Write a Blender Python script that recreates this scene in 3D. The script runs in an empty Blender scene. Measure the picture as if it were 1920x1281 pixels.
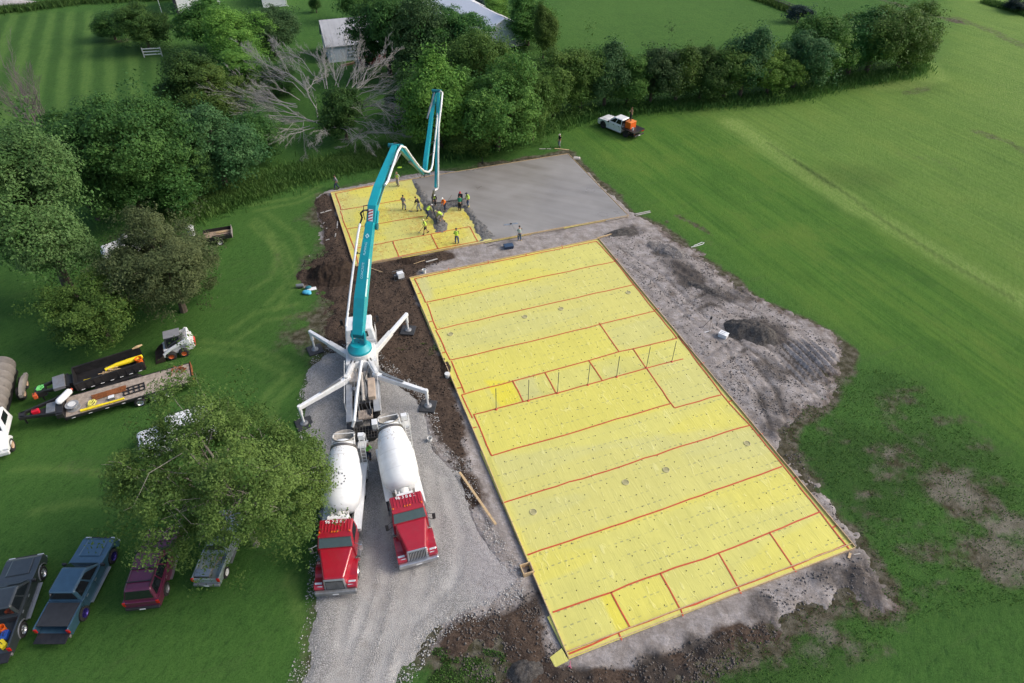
import bpy, bmesh, math, random
import numpy as np
from mathutils import Vector, Matrix
R = math.radians
SC = bpy.context.scene
COL = SC.collection
rnd = random.Random(7)

# ------------------------------------------------------------------ camera, sky, sun, exposure
CAM_H, FPX, TILT, ROLL = 36.0, 1221.5, R(41.187), R(0.276)
_F = np.array([0, math.cos(TILT), -math.sin(TILT)])
_U0 = np.array([0, math.sin(TILT), math.cos(TILT)])
_R0 = np.array([1.0, 0, 0])
_Rv = math.cos(ROLL) * _R0 + math.sin(ROLL) * _U0
_Uv = -math.sin(ROLL) * _R0 + math.cos(ROLL) * _U0
cam_data = bpy.data.cameras.new('camera')
cam = bpy.data.objects.new('camera', cam_data)
COL.objects.link(cam)
cam_data.sensor_width = 36.0
cam_data.lens = 36.0 * FPX / 1920.0
cam_data.clip_end = 1500
cam.matrix_world = Matrix(((_Rv[0], _Uv[0], -_F[0], 0), (_Rv[1], _Uv[1], -_F[1], 0),
                           (_Rv[2], _Uv[2], -_F[2], CAM_H), (0, 0, 0, 1)))
SC.camera = cam

SUN_EL, SUN_AZ = R(38), R(6)        # light comes from the right
world = bpy.data.worlds.new('World')
SC.world = world
world.use_nodes = True
wn = world.node_tree
bg = wn.nodes['Background']
sky = wn.nodes.new('ShaderNodeTexSky')
sky.sky_type = 'NISHITA'
sky.sun_disc = False
sky.sun_elevation = SUN_EL
sky.sun_rotation = R(90) - SUN_AZ
sky.air_density = 1.0
sky.dust_density = 4.0
sky.ozone_density = 1.0
wn.links.new(sky.outputs[0], bg.inputs[0])
bg.inputs[1].default_value = 0.15
sd = bpy.data.lights.new('sun', 'SUN')
sd.energy = 1.25
sd.angle = R(26)
sd.color = (1.0, 0.95, 0.88)
sun = bpy.data.objects.new('sun', sd)
COL.objects.link(sun)
_sv = Vector((math.cos(SUN_EL) * math.cos(SUN_AZ), math.cos(SUN_EL) * math.sin(SUN_AZ), math.sin(SUN_EL)))
sun.rotation_euler = _sv.to_track_quat('Z', 'Y').to_euler()
sun.location = _sv * 100
vs = SC.view_settings
vs.view_transform = 'Standard'
vs.look = 'None'
vs.gamma = 1.0
vs.exposure = 0.52
SC.cycles.max_bounces = 6
SC.cycles.transparent_max_bounces = 8


def at(px, py, z=0.0):
    """world point at height z seen at photo pixel (1920 x 1281)"""
    d = _F + _Rv * (px - 960) / FPX - _Uv * (py - 640.5) / FPX
    k = (z - CAM_H) / d[2]
    return Vector((k * d[0], k * d[1], z))


def depth_of(p):
    return float((np.array(p) - np.array([0, 0, CAM_H])) @ _F)


def pxy(p):
    v = np.array(p, float) - np.array([0, 0, CAM_H])
    return 960 + FPX * (v @ _Rv) / (v @ _F), 640.5 - FPX * (v @ _Uv) / (v @ _F)


def height_at(base, py):
    """height above ground point base whose picture row is py"""
    lo, hi = 0.0, 40.0
    for _ in range(40):
        m = (lo + hi) / 2
        if pxy((base[0], base[1], m))[1] > py: lo = m
        else: hi = m
    return lo


# ------------------------------------------------------------------ materials
MATS = {}


def mat(name, col, rough=0.55, metal=0.0, var=0.12, scale=2.5, bump=0.0, bscale=30.0, coat=0.0, dirt=None, dirt_amt=0.3, spec=0.5):
    if name in MATS: return MATS[name]
    m = bpy.data.materials.new(name)
    m.use_nodes = True
    nt = m.node_tree
    b = nt.nodes['Principled BSDF']
    tc = nt.nodes.new('ShaderNodeTexCoord')
    n = nt.nodes.new('ShaderNodeTexNoise')
    n.inputs['Scale'].default_value = scale
    n.inputs['Detail'].default_value = 6
    n.inputs['Roughness'].default_value = 0.65
    nt.links.new(tc.outputs['Object'], n.inputs['Vector'])
    mx = nt.nodes.new('ShaderNodeMix'); mx.data_type = 'RGBA'
    mr = nt.nodes.new('ShaderNodeMapRange')
    mr.inputs[1].default_value = 0.3; mr.inputs[2].default_value = 0.7
    nt.links.new(n.outputs['Fac'], mr.inputs[0])
    nt.links.new(mr.outputs[0], mx.inputs[0])
    c = np.array(col)
    mx.inputs[6].default_value = (*(c * (1 - var)), 1)
    mx.inputs[7].default_value = (*np.minimum(c * (1 + var), 1), 1)
    out = mx.outputs[2]
    if dirt is not None:
        n2 = nt.nodes.new('ShaderNodeTexNoise')
        n2.inputs['Scale'].default_value = scale * 0.8
        n2.inputs['Detail'].default_value = 8
        n2.inputs['Roughness'].default_value = 0.75
        nt.links.new(tc.outputs['Object'], n2.inputs['Vector'])
        r2 = nt.nodes.new('ShaderNodeMapRange')
        r2.inputs[1].default_value = 0.48; r2.inputs[2].default_value = 0.72; r2.inputs[4].default_value = dirt_amt
        nt.links.new(n2.outputs['Fac'], r2.inputs[0])
        m2 = nt.nodes.new('ShaderNodeMix'); m2.data_type = 'RGBA'
        nt.links.new(r2.outputs[0], m2.inputs[0])
        nt.links.new(out, m2.inputs[6])
        m2.inputs[7].default_value = (*dirt, 1)
        out = m2.outputs[2]
    nt.links.new(out, b.inputs['Base Color'])
    b.inputs['Roughness'].default_value = rough
    b.inputs['Metallic'].default_value = metal
    b.inputs['Coat Weight'].default_value = coat
    b.inputs['Coat Roughness'].default_value = 0.08
    b.inputs['Specular IOR Level'].default_value = spec
    if bump:
        nb = nt.nodes.new('ShaderNodeTexNoise')
        nb.inputs['Scale'].default_value = bscale
        nb.inputs['Detail'].default_value = 5
        nt.links.new(tc.outputs['Object'], nb.inputs['Vector'])
        bp = nt.nodes.new('ShaderNodeBump')
        bp.inputs['Strength'].default_value = bump
        bp.inputs['Distance'].default_value = 0.03
        nt.links.new(nb.outputs['Fac'], bp.inputs['Height'])
        nt.links.new(bp.outputs[0], b.inputs['Normal'])
    MATS[name] = m
    return m


def leaf_mat(name, col, col2, trans=0.3):
    if name in MATS: return MATS[name]
    m = bpy.data.materials.new(name); m.use_nodes = True
    nt = m.node_tree; b = nt.nodes['Principled BSDF']; out = nt.nodes['Material Output']
    at_ = nt.nodes.new('ShaderNodeAttribute'); at_.attribute_name = 'tint'
    mx = nt.nodes.new('ShaderNodeMix'); mx.data_type = 'RGBA'
    nt.links.new(at_.outputs['Fac'], mx.inputs[0])
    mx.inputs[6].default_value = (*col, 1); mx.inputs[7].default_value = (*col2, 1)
    oi = nt.nodes.new('ShaderNodeObjectInfo')
    mr = nt.nodes.new('ShaderNodeMapRange'); mr.inputs[3].default_value = 0.8; mr.inputs[4].default_value = 1.22
    nt.links.new(oi.outputs['Random'], mr.inputs[0])
    hs = nt.nodes.new('ShaderNodeHueSaturation')
    nt.links.new(mr.outputs[0], hs.inputs['Value'])
    mh = nt.nodes.new('ShaderNodeMapRange'); mh.inputs[3].default_value = 0.485; mh.inputs[4].default_value = 0.52
    nt.links.new(oi.outputs['Random'], mh.inputs[0]); nt.links.new(mh.outputs[0], hs.inputs['Hue'])
    nt.links.new(mx.outputs[2], hs.inputs['Color'])
    nt.links.new(hs.outputs[0], b.inputs['Base Color'])
    b.inputs['Roughness'].default_value = 0.55
    b.inputs['Specular IOR Level'].default_value = 0.12
    tr = nt.nodes.new('ShaderNodeBsdfTranslucent')
    nt.links.new(hs.outputs[0], tr.inputs[0])
    ms = nt.nodes.new('ShaderNodeMixShader'); ms.inputs[0].default_value = trans
    nt.links.new(b.outputs[0], ms.inputs[1]); nt.links.new(tr.outputs[0], ms.inputs[2])
    nt.links.new(ms.outputs[0], out.inputs['Surface'])
    MATS[name] = m
    return m


# ------------------------------------------------------------------ object helpers
def tag(o, label=None, cat=None, group=None, kind=None):
    if label: o['label'] = label
    if cat: o['category'] = cat
    if group: o['group'] = group
    if kind: o['kind'] = kind
    return o


def thing(name, label, cat, loc=(0, 0, 0), rz=0.0, group=None):
    o = bpy.data.objects.new(name, None)
    o.empty_display_size = 0.3
    COL.objects.link(o)
    o.location = loc; o.rotation_euler = (0, 0, rz)
    return tag(o, label, cat, group)


def link(name, me, m, parent=None):
    o = bpy.data.objects.new(name, me)
    COL.objects.link(o)
    if m is not None and not me.materials: me.materials.append(m)
    if parent is not None: o.parent = parent
    return o


def dup(root, loc=None, rz=None, label=None, group=None, scale=None):
    def cp(o, par):
        c = o.copy(); COL.objects.link(c)
        if par is not None: c.parent = par
        for ch in o.children: cp(ch, c)
        return c
    r = cp(root, None)
    if loc is not None: r.location = loc
    if rz is not None: r.rotation_euler = (0, 0, rz)
    if scale is not None: r.scale = scale
    if label: r['label'] = label
    if group: r['group'] = group
    return r


def np_mesh(name, V, Q, smooth=False):
    me = bpy.data.meshes.new(name)
    V = np.asarray(V, np.float32); Q = np.asarray(Q, np.int32)
    me.vertices.add(len(V)); me.vertices.foreach_set('co', V.ravel())
    k = Q.shape[1]
    me.loops.add(Q.size); me.loops.foreach_set('vertex_index', Q.ravel())
    me.polygons.add(len(Q))
    me.polygons.foreach_set('loop_start', np.arange(0, Q.size, k, dtype=np.int32))
    me.polygons.foreach_set('loop_total', np.full(len(Q), k, np.int32))
    if smooth: me.polygons.foreach_set('use_smooth', np.ones(len(Q), bool))
    me.update(calc_edges=True)
    return me


class MB:
    def __init__(s): s.v = []; s.f = []
    def add(s, vs, fs):
        o = len(s.v)
        s.v += [tuple(v) for v in vs]
        s.f += [tuple(i + o for i in f) for f in fs]
        return s
    def hexa(s, b, t):
        return s.add(list(b) + list(t), [(3, 2, 1, 0), (4, 5, 6, 7), (0, 1, 5, 4), (1, 2, 6, 5), (2, 3, 7, 6), (3, 0, 4, 7)])
    def box(s, x0, x1, y0, y1, z0, z1):
        return s.hexa([(x0, y0, z0), (x1, y0, z0), (x1, y1, z0), (x0, y1, z0)], [(x0, y0, z1), (x1, y0, z1), (x1, y1, z1), (x0, y1, z1)])
    def obox(s, c, d, rz=0.0, ry=0.0, rx=0.0):
        m = Matrix.Rotation(rz, 3, 'Z') @ Matrix.Rotation(ry, 3, 'Y') @ Matrix.Rotation(rx, 3, 'X')
        c = Vector(c); x, y, z = d[0] / 2, d[1] / 2, d[2] / 2
        p = lambda a, b, e: c + m @ Vector((a * x, b * y, e * z))
        return s.hexa([p(-1, -1, -1), p(1, -1, -1), p(1, 1, -1), p(-1, 1, -1)], [p(-1, -1, 1), p(1, -1, 1), p(1, 1, 1), p(-1, 1, 1)])
    def prism(s, poly, y0, y1):
        """polygon in x,z extruded along y"""
        n = len(poly)
        vs = [(x, y0, z) for x, z in poly] + [(x, y1, z) for x, z in poly]
        return s.add(vs, [tuple(range(n)), tuple(range(2 * n - 1, n - 1, -1))] + [(i, i + n, (i + 1) % n + n, (i + 1) % n) for i in range(n)])
    def slab(s, poly, z0, z1):
        n = len(poly)
        vs = [(x, y, z0) for x, y in poly] + [(x, y, z1) for x, y in poly]
        return s.add(vs, [tuple(range(n - 1, -1, -1)), tuple(range(n, 2 * n))] + [(i, (i + 1) % n, (i + 1) % n + n, i + n) for i in range(n)])
    def ring(s, c, ax, r, n, ref=None):
        ax = Vector(ax).normalized()
        a = ax.orthogonal().normalized() if ref is None else (Vector(ref) - ax * ax.dot(Vector(ref))).normalized()
        b = ax.cross(a)
        return [Vector(c) + (a * math.cos(2 * math.pi * i / n) + b * math.sin(2 * math.pi * i / n)) * r for i in range(n)]
    def skin(s, rings, caps=True):
        o = len(s.v); n = len(rings[0])
        for r in rings: s.v += [tuple(p) for p in r]
        for k in range(len(rings) - 1):
            for i in range(n):
                j = (i + 1) % n
                s.f.append((o + k * n + i, o + k * n + j, o + (k + 1) * n + j, o + (k + 1) * n + i))
        if caps:
            s.f.append(tuple(o + i for i in range(n - 1, -1, -1)))
            s.f.append(tuple(o + (len(rings) - 1) * n + i for i in range(n)))
        return s
    def cyl(s, p0, p1, r0, r1=None, n=14, caps=True):
        p0 = Vector(p0); p1 = Vector(p1); ax = p1 - p0
        return s.skin([s.ring(p0, ax, r0, n), s.ring(p1, ax, r0 if r1 is None else r1, n)], caps)
    def tube(s, pts, r, n=8, caps=True):
        pts = [Vector(p) for p in pts]; rr = r if isinstance(r, (list, tuple)) else [r] * len(pts)
        rings = []; ref = None
        for i, p in enumerate(pts):
            d = (pts[min(i + 1, len(pts) - 1)] - pts[max(i - 1, 0)])
            if d.length < 1e-6: d = Vector((0, 0, 1))
            d.normalize()
            if ref is None or abs(d.dot(ref)) > 0.98: ref = d.orthogonal()
            ref = (ref - d * d.dot(ref)).normalized()
            rings.append(s.ring(p, d, max(rr[i], 1e-4), n, ref))
        return s.skin(rings, caps)
    def lathe(s, prof, p0, ax, n=24, caps=True):
        ax = Vector(ax).normalized(); p0 = Vector(p0)
        return s.skin([s.ring(p0 + ax * t, ax, max(r, 1e-4), n) for t, r in prof], caps)
    def beam(s, p0, p1, w0, h0, w1=None, h1=None, up=(0, 0, 1), lift=0.0):
        p0 = Vector(p0); p1 = Vector(p1); d = (p1 - p0).normalized()
        side = d.cross(Vector(up)); side.normalize(); u = side.cross(d)
        w1 = w0 if w1 is None else w1; h1 = h0 if h1 is None else h1
        a = [p0 + side * (x * w0 / 2) + u * (y * h0 / 2 + lift) for x, y in ((-1, -1), (1, -1), (1, 1), (-1, 1))]
        b = [p1 + side * (x * w1 / 2) + u * (y * h1 / 2 + lift) for x, y in ((-1, -1), (1, -1), (1, 1), (-1, 1))]
        return s.skin([a, b])
    def ball(s, c, r, n=12, m=8):
        r = (r, r, r) if not isinstance(r, (tuple, list)) else r
        rings = []
        for k in range(m + 1):
            a = math.pi * k / m; q = max(math.sin(a), 0.001)
            rings.append([Vector((c[0] + r[0] * q * math.cos(2 * math.pi * i / n), c[1] + r[1] * q * math.sin(2 * math.pi * i / n), c[2] - r[2] * math.cos(a))) for i in range(n)])
        return s.skin(rings)
    def mesh(s, name, smooth=False, angle=40):
        me = bpy.data.meshes.new(name)
        me.from_pydata(s.v, [], s.f)
        bm = bmesh.new(); bm.from_mesh(me)
        bmesh.ops.recalc_face_normals(bm, faces=bm.faces[:])
        bm.to_mesh(me); bm.free()
        if smooth:
            me.polygons.foreach_set('use_smooth', np.ones(len(me.polygons), bool))
            me.set_sharp_from_angle(angle=R(angle))
        return me
    def build(s, name, m, parent=None, bevel=0.0, smooth=False, seg=2, angle=40):
        o = link(name, s.mesh(name, smooth, angle), m, parent)
        if bevel:
            md = o.modifiers.new('bevel', 'BEVEL'); md.width = bevel; md.segments = seg; md.limit_method = 'ANGLE'; md.angle_limit = R(32)
        return o


def text_mesh(body, size, name='lettering', depth=0.004):
    cu = bpy.data.curves.new(name, 'FONT')
    cu.body = body; cu.size = size; cu.extrude = depth; cu.align_x = 'CENTER'; cu.align_y = 'CENTER'
    o = bpy.data.objects.new(name, cu); COL.objects.link(o)
    dg = bpy.context.evaluated_depsgraph_get()
    me = bpy.data.meshes.new_from_object(o.evaluated_get(dg))
    bpy.data.objects.remove(o); bpy.data.curves.remove(cu)
    me.name = name
    return me


# ------------------------------------------------------------------ numpy noise
def _hash(ix, iy, seed):
    h = (ix.astype(np.int64) * 374761393 + iy.astype(np.int64) * 668265263 + seed * 1442695041) & 0x7fffffff
    h = ((h ^ (h >> 13)) * 1274126177) & 0x7fffffff
    return ((h ^ (h >> 16)) & 0xffff) / 65535.0


def vnoise(x, y, seed=0):
    ix = np.floor(x); iy = np.floor(y); fx = x - ix; fy = y - iy
    u = fx * fx * fx * (fx * (fx * 6 - 15) + 10); v = fy * fy * fy * (fy * (fy * 6 - 15) + 10)
    a = _hash(ix, iy, seed); b = _hash(ix + 1, iy, seed); c = _hash(ix, iy + 1, seed); d = _hash(ix + 1, iy + 1, seed)
    return (a * (1 - u) + b * u) * (1 - v) + (c * (1 - u) + d * u) * v


def fbm(x, y, octv=4, seed=0, gain=0.5):
    s = 0; a = 1; t = 0
    for k in range(octv):
        s = s + a * vnoise(x * 2 ** k + 17.3 * k, y * 2 ** k - 9.1 * k, seed + k); t += a; a *= gain
    return s / t


def sstep(a, b, x):
    t = np.clip((x - a) / (b - a), 0, 1)
    return t * t * (3 - 2 * t)


def sdist(X, Y, poly):
    """signed distance (positive inside) to a polygon in world x,y"""
    P = np.array([(p[0], p[1]) for p in poly]); d = np.full(X.shape, 1e9); ins = np.zeros(X.shape, bool)
    for i in range(len(P)):
        a = P[i]; b = P[(i + 1) % len(P)]; e = b - a
        wx = X - a[0]; wy = Y - a[1]
        t = np.clip((wx * e[0] + wy * e[1]) / (e @ e + 1e-9), 0, 1)
        d = np.minimum(d, (wx - e[0] * t) ** 2 + (wy - e[1] * t) ** 2)
        c = ((a[1] > Y) != (b[1] > Y)) & (X < e[0] * (Y - a[1]) / (e[1] if abs(e[1]) > 1e-9 else 1e-9) + a[0])
        ins ^= c
    return np.where(ins, 1, -1) * np.sqrt(d)


def ldist(X, Y, line):
    P = np.array([(p[0], p[1]) for p in line]); d = np.full(X.shape, 1e9)
    for i in range(len(P) - 1):
        a = P[i]; e = P[i + 1] - a
        wx = X - a[0]; wy = Y - a[1]
        t = np.clip((wx * e[0] + wy * e[1]) / (e @ e + 1e-9), 0, 1)
        d = np.minimum(d, (wx - e[0] * t) ** 2 + (wy - e[1] * t) ** 2)
    return np.sqrt(d)


def pts(seq, z=0.0):
    return [at(x, y, z) for x, y in seq]


def grid_sheet(name, xs, ys, Z, m, keep=None, attrs=None, smooth=True):
    X, Y = np.meshgrid(xs, ys)
    V = np.stack([X.ravel(), Y.ravel(), Z.ravel()], 1)
    ny, nx = X.shape
    i = np.arange((ny - 1) * nx).reshape(ny - 1, nx)[:, :-1]
    Q = np.stack([i, i + 1, i + nx + 1, i + nx], -1).reshape(-1, 4)
    if keep is not None:
        kq = keep.ravel()[Q].any(1); Q = Q[kq]
        used = np.zeros(len(V), bool); used[Q.ravel()] = True
        idx = np.cumsum(used) - 1; Q = idx[Q]; V = V[used]
    else:
        used = np.ones(len(V), bool)
    me = np_mesh(name, V, Q, smooth)
    for k, a in (attrs or {}).items():
        at_ = me.attributes.new(k, 'FLOAT', 'POINT')
        at_.data.foreach_set('value', a.ravel()[used].astype(np.float32))
    return link(name, me, m)
# ------------------------------------------------------------------ node helper
class NT:
    def __init__(s, name):
        s.m = bpy.data.materials.new(name); s.m.use_nodes = True
        s.t = s.m.node_tree; s.b = s.t.nodes['Principled BSDF']
        s.geo = s.t.nodes.new('ShaderNodeNewGeometry')
    def n(s, typ, **kw):
        x = s.t.nodes.new(typ)
        for k, v in kw.items(): setattr(x, k, v)
        return x
    def l(s, a, b): s.t.links.new(a, b)
    def val(s, sock, v):
        if hasattr(v, 'node'): s.l(v, sock)
        else: sock.default_value = v
    def attr(s, name):
        a = s.n('ShaderNodeAttribute'); a.attribute_name = name
        return a.outputs['Fac']
    def vec(s, sx=1, sy=1, sz=1, rz=0):
        r = s.n('ShaderNodeMapping'); s.l(s.geo.outputs['Position'], r.inputs[0]); r.inputs['Rotation'].default_value = (0, 0, -rz)
        mp = s.n('ShaderNodeMapping'); s.l(r.outputs[0], mp.inputs[0])
        mp.inputs['Scale'].default_value = (sx, sy, sz)
        return mp.outputs[0]      # x runs along the direction rz
    def noise(s, scale, detail=5, rough=0.6, v=None, dist=0.0):
        x = s.n('ShaderNodeTexNoise')
        x.inputs['Scale'].default_value = scale; x.inputs['Detail'].default_value = detail
        x.inputs['Roughness'].default_value = rough; x.inputs['Distortion'].default_value = dist
        s.l(v if v is not None else s.geo.outputs['Position'], x.inputs['Vector'])
        return x.outputs['Fac']
    def ramp(s, x, a, b, c=0.0, d=1.0):
        r = s.n('ShaderNodeMapRange'); s.l(x, r.inputs[0])
        for i, q in enumerate((a, b, c, d)): r.inputs[i + 1].default_value = q
        return r.outputs[0]
    def math(s, op, a, b=0.0):
        x = s.n('ShaderNodeMath', operation=op); s.val(x.inputs[0], a); s.val(x.inputs[1], b)
        return x.outputs[0]
    def mix(s, f, a, b, mode='MIX'):
        x = s.n('ShaderNodeMix', data_type='RGBA', blend_type=mode)
        s.val(x.inputs[0], f)
        for i, q in ((6, a), (7, b)):
            if hasattr(q, 'node'): s.l(q, x.inputs[i])
            else: x.inputs[i].default_value = (*q, 1)
        return x.outputs[2]
    def bump(s, h, strength=0.5, dist=0.05):
        x = s.n('ShaderNodeBump'); x.inputs['Strength'].default_value = strength; x.inputs['Distance'].default_value = dist
        s.l(h, x.inputs['Height']); s.l(x.outputs[0], s.b.inputs['Normal'])
    def done(s, col, rough=0.9, spec=0.2):
        s.l(col, s.b.inputs['Base Color']); s.val(s.b.inputs['Roughness'], rough)
        s.b.inputs['Specular IOR Level'].default_value = spec
        return s.m


# ------------------------------------------------------------------ slab outlines in world space
BIG = pts([(768, 521), (1122.5, 448), (1603, 1026), (1065, 1232)], .2)
SML = pts([(620, 360.5), (1065, 288.5), (1178, 404.5), (664, 498)], .2)

SOIL = pts([(590, 378), (600, 364), (622, 356), (700, 341), (770, 328.5), (1062, 286), (1072, 288), (1113, 335), (1183, 398), (1240, 428), (1290, 468), (1340, 498), (1430, 566), (1480, 588),
            (1540, 618), (1592, 655), (1588, 690), (1560, 718), (1550, 752), (1500, 772), (1470, 800), (1468, 850), (1540, 945), (1606, 1012), (1630, 1070), (1668, 1135), (1630, 1135), (1588, 1098), (1530, 1130),
            (1465, 1160), (1440, 1200), (1390, 1212), (1330, 1230), (1290, 1262), (1200, 1300), (1150, 1350), (900, 1350), (925, 1300), (960, 1240), (930, 1205), (860, 1215), (800, 1222), (815, 1190), (860, 1160),
            (800, 900), (700, 720), (640, 690), (625, 655), (608, 630), (606, 600), (618, 572), (600, 548), (585, 535), (566, 512), (572, 488), (604, 480), (602, 430)])
BROWN = pts([(590, 375), (610, 366), (624, 372), (646, 440), (668, 500), (740, 487), (800, 478), (830, 470), (850, 485), (765, 521), (800, 590), (835, 680), (868, 770), (880, 850), (885, 890), (905, 945), (880, 960), (840, 870),
             (800, 790), (700, 700), (640, 690), (605, 640), (600, 560), (560, 520), (570, 480), (605, 475), (600, 430)])
BROWN2 = pts([(790, 1210), (860, 1160), (950, 1130), (1010, 1105), (1040, 1170), (1050, 1240), (1090, 1262), (1180, 1240), (1260, 1215), (1350, 1190), (1430, 1165), (1460, 1190), (1330, 1290), (1150, 1360), (880, 1360), (900, 1290), (850, 1240)])
GRAVEL = pts([(520, 1350), (556, 1281), (575, 1220), (588, 1150), (594, 1080), (600, 1000), (590, 900), (572, 800), (570, 740), (578, 692), (612, 660), (660, 648), (700, 664), (742, 705), (790, 742), (812, 790), (822, 840), (850, 868), (876, 880),
              (884, 930), (905, 985), (950, 1050), (985, 1085), (975, 1105), (930, 1138), (880, 1158), (826, 1182), (800, 1205), (775, 1250), (752, 1300), (740, 1350)])
TONGUE = pts([(880, 1000), (930, 990), (960, 1010), (1000, 1060), (1010, 1105), (990, 1125), (930, 1138), (880, 1100)])


# ------------------------------------------------------------------ lawn and fields
def ground():
    xs = np.concatenate([np.arange(-420, -116, 8.0), np.arange(-116, 124, 0.4), np.arange(124, 420, 8.0)])
    ys = np.concatenate([np.arange(-60, 8, 4.0), np.arange(8, 162, 0.4), np.arange(162, 500, 8.0)])
    X, Y = np.meshgrid(xs, ys)
    dry = np.zeros_like(X); dark = np.zeros_like(X); bare = np.zeros_like(X)
    # the right-hand field is paler and drier, more so with distance
    fld = sdist(X, Y, pts([(1240, 190), (1500, 330), (1700, 450), (1930, 590), (2300, 700), (2300, -40), (1760, -40), (1740, 60), (1700, 130), (1500, 170), (1300, 195)]))
    dry += 0.42 * sstep(-5, 9, fld + 5 * (fbm(X * .12, Y * .12, 3, 5) - .5))
    far = sdist(X, Y, pts([(1790, 20), (1800, 160), (1740, 170), (1930, 260), (2300, 400), (2300, -60), (1700, -60)]))
    dry += 0.2 * sstep(-6, 8, far)
    dry += 0.62 * sstep(2.6, .4, ldist(X, Y, pts([(1375, 232), (1480, 305), (1620, 395), (1780, 488), (1960, 588)])) + 1.2 * (fbm(X * .3, Y * .3, 3, 9) - .5)) * 1.05
    dry += 0.5 * sstep(2.5, .5, ldist(X, Y, pts([(1740, 120), (1765, 145), (1720, 158), (1640, 165)])))
    dark += 0.55 * sstep(.4, .12, ldist(X, Y, pts([(1490, 300), (1560, 345), (1680, 430), (1790, 500), (1900, 560)])))
    dark += 0.45 * sstep(.45, .1, ldist(X, Y, pts([(1440, 268), (1560, 350)])))
    for ln, w, k in (([(1795, 35), (1860, 60), (1930, 90)], 2.2, .42), ([(1835, 248), (1880, 262), (1960, 300)], 1.5, .45), ([(1620, -10), (1680, 8), (1790, 40)], 1.6, .5),
                     ([(1700, 175), (1740, 165)], 1.2, .4), ([(1690, 290), (1760, 300), (1790, 315)], 1.4, .25), ([(1270, 405), (1335, 440)], .55, .62), ([(1650, 100), (1760, 110), (1930, 180)], 1.5, .2)):
        bare += k * sstep(w, w * .3, ldist(X, Y, pts(ln)) + (fbm(X * .5, Y * .5, 3, 3) - .5) * w)
    for p in ((1590, 330), (1700, 160)):
        c = at(*p); dark += .35 * sstep(9, 1, np.hypot(X - c.x, (Y - c.y) * 1.6) + 4 * (fbm(X * .3, Y * .3, 2, 31) - .5))
    # mown stripes on the lawn at the top left
    a = at(128, 170); b = at(140, 40); d = (b - a).normalized()
    u = (X - a.x) * d.y - (Y - a.y) * d.x
    lawn = sdist(X, Y, pts([(-300, 250), (-100, 20), (330, 15), (330, 110), (290, 190), (180, 230), (60, 260)]))
    lw = sstep(-2, 5, lawn)
    st = .5 + .5 * np.tanh(2.5 * np.sin(2 * np.pi * (u + .5 * (fbm(X * .2, Y * .2, 2, 8) - .5)) / 3.3))
    dark += lw * .34 * st; dry += lw * .22 * (1 - st)
    pad = sdist(X, Y, pts([(1040, -30), (1440, -30), (1500, 60), (1300, 90), (1060, 90)]))
    dry += .10 * sstep(-4, 4, pad)
    # trodden grass by the pump and the worn edge of the dirt
    for px, py, r, k in ((590, 640, 3.5, .55), (575, 410, 2.5, .5), (560, 600, 3, .35), (690, 660, 2, .4), (150, 870, 3, .22), (500, 500, 4, .16), (600, 590, 2.6, .4), (540, 640, 3, .3),
                         (900, 1245, 3.2, .55), (840, 1260, 2.4, .35), (1330, 455, 1.2, .3), (1250, 418, .8, .8), (690, 110, 4, .8), (690, 235, 3, .25), (780, 100, 3.0, .5), (235, 75, 2.5, .5), (1880, 1050, 3, .3)):
        c = at(px, py); bare += k * sstep(r, r * .1, np.hypot(X - c.x, Y - c.y) + (fbm(X * .6, Y * .6, 4, 21) - .5) * 2.4)
    # thin weedy ground at the lower right
    wd = sdist(X, Y, pts([(1440, 800), (1520, 760), (1640, 720), (1720, 700), (1800, 790), (1930, 900), (2050, 1000), (2050, 1140), (1820, 1110), (1700, 1160), (1560, 1250), (1400, 1330), (1250, 1330), (1280, 1240), (1440, 1150), (1600, 1120), (1640, 1040), (1560, 930)]))
    wk = sstep(-2.2, 1.2, wd + 2.4 * (fbm(X * .35, Y * .35, 4, 14) - .5))
    str_ = fbm(X * .55 + Y * .3, Y * .9 - X * .1, 4, 44)
    bare += wk * (.17 + .42 * sstep(.5, .78, str_)); dark += wk * (.12 + .45 * sstep(.42, .62, fbm(X * .18, Y * .18, 3, 71)))
    c = at(1790, 920); bare += .8 * sstep(2.6, .3, np.hypot(X - c.x, (Y - c.y) * .8) + 1.6 * (fbm(X * .8, Y * .8, 4, 60) - .5))
    palep = np.zeros_like(X)
    for px, py, r, k in ((1790, 915, 3.0, 1), (1900, 1000, 2.4, .9), (1885, 1052, 2.6, .8), (1662, 843, 1.2, .9), (1640, 880, 1.0, .7), (1650, 890, .9, .7), (1690, 925, 1.0, .7), (1610, 925, .9, .8), (1545, 1190, 1.2, .9), (1600, 1210, .9, .8), (1525, 1225, 1.1, .8), (1700, 1240, 1.1, .7), (1725, 830, 1.0, .6), (1810, 1010, 1.0, .6), (1740, 1120, .8, .7)):
        c = at(px, py); palep = np.maximum(palep, k * .42 * sstep(r, r * .15, np.hypot(X - c.x, Y - c.y) + r * 1.3 * (fbm(X * .9, Y * .9, 4, px) - .5)))
    bare += palep * .55
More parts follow.
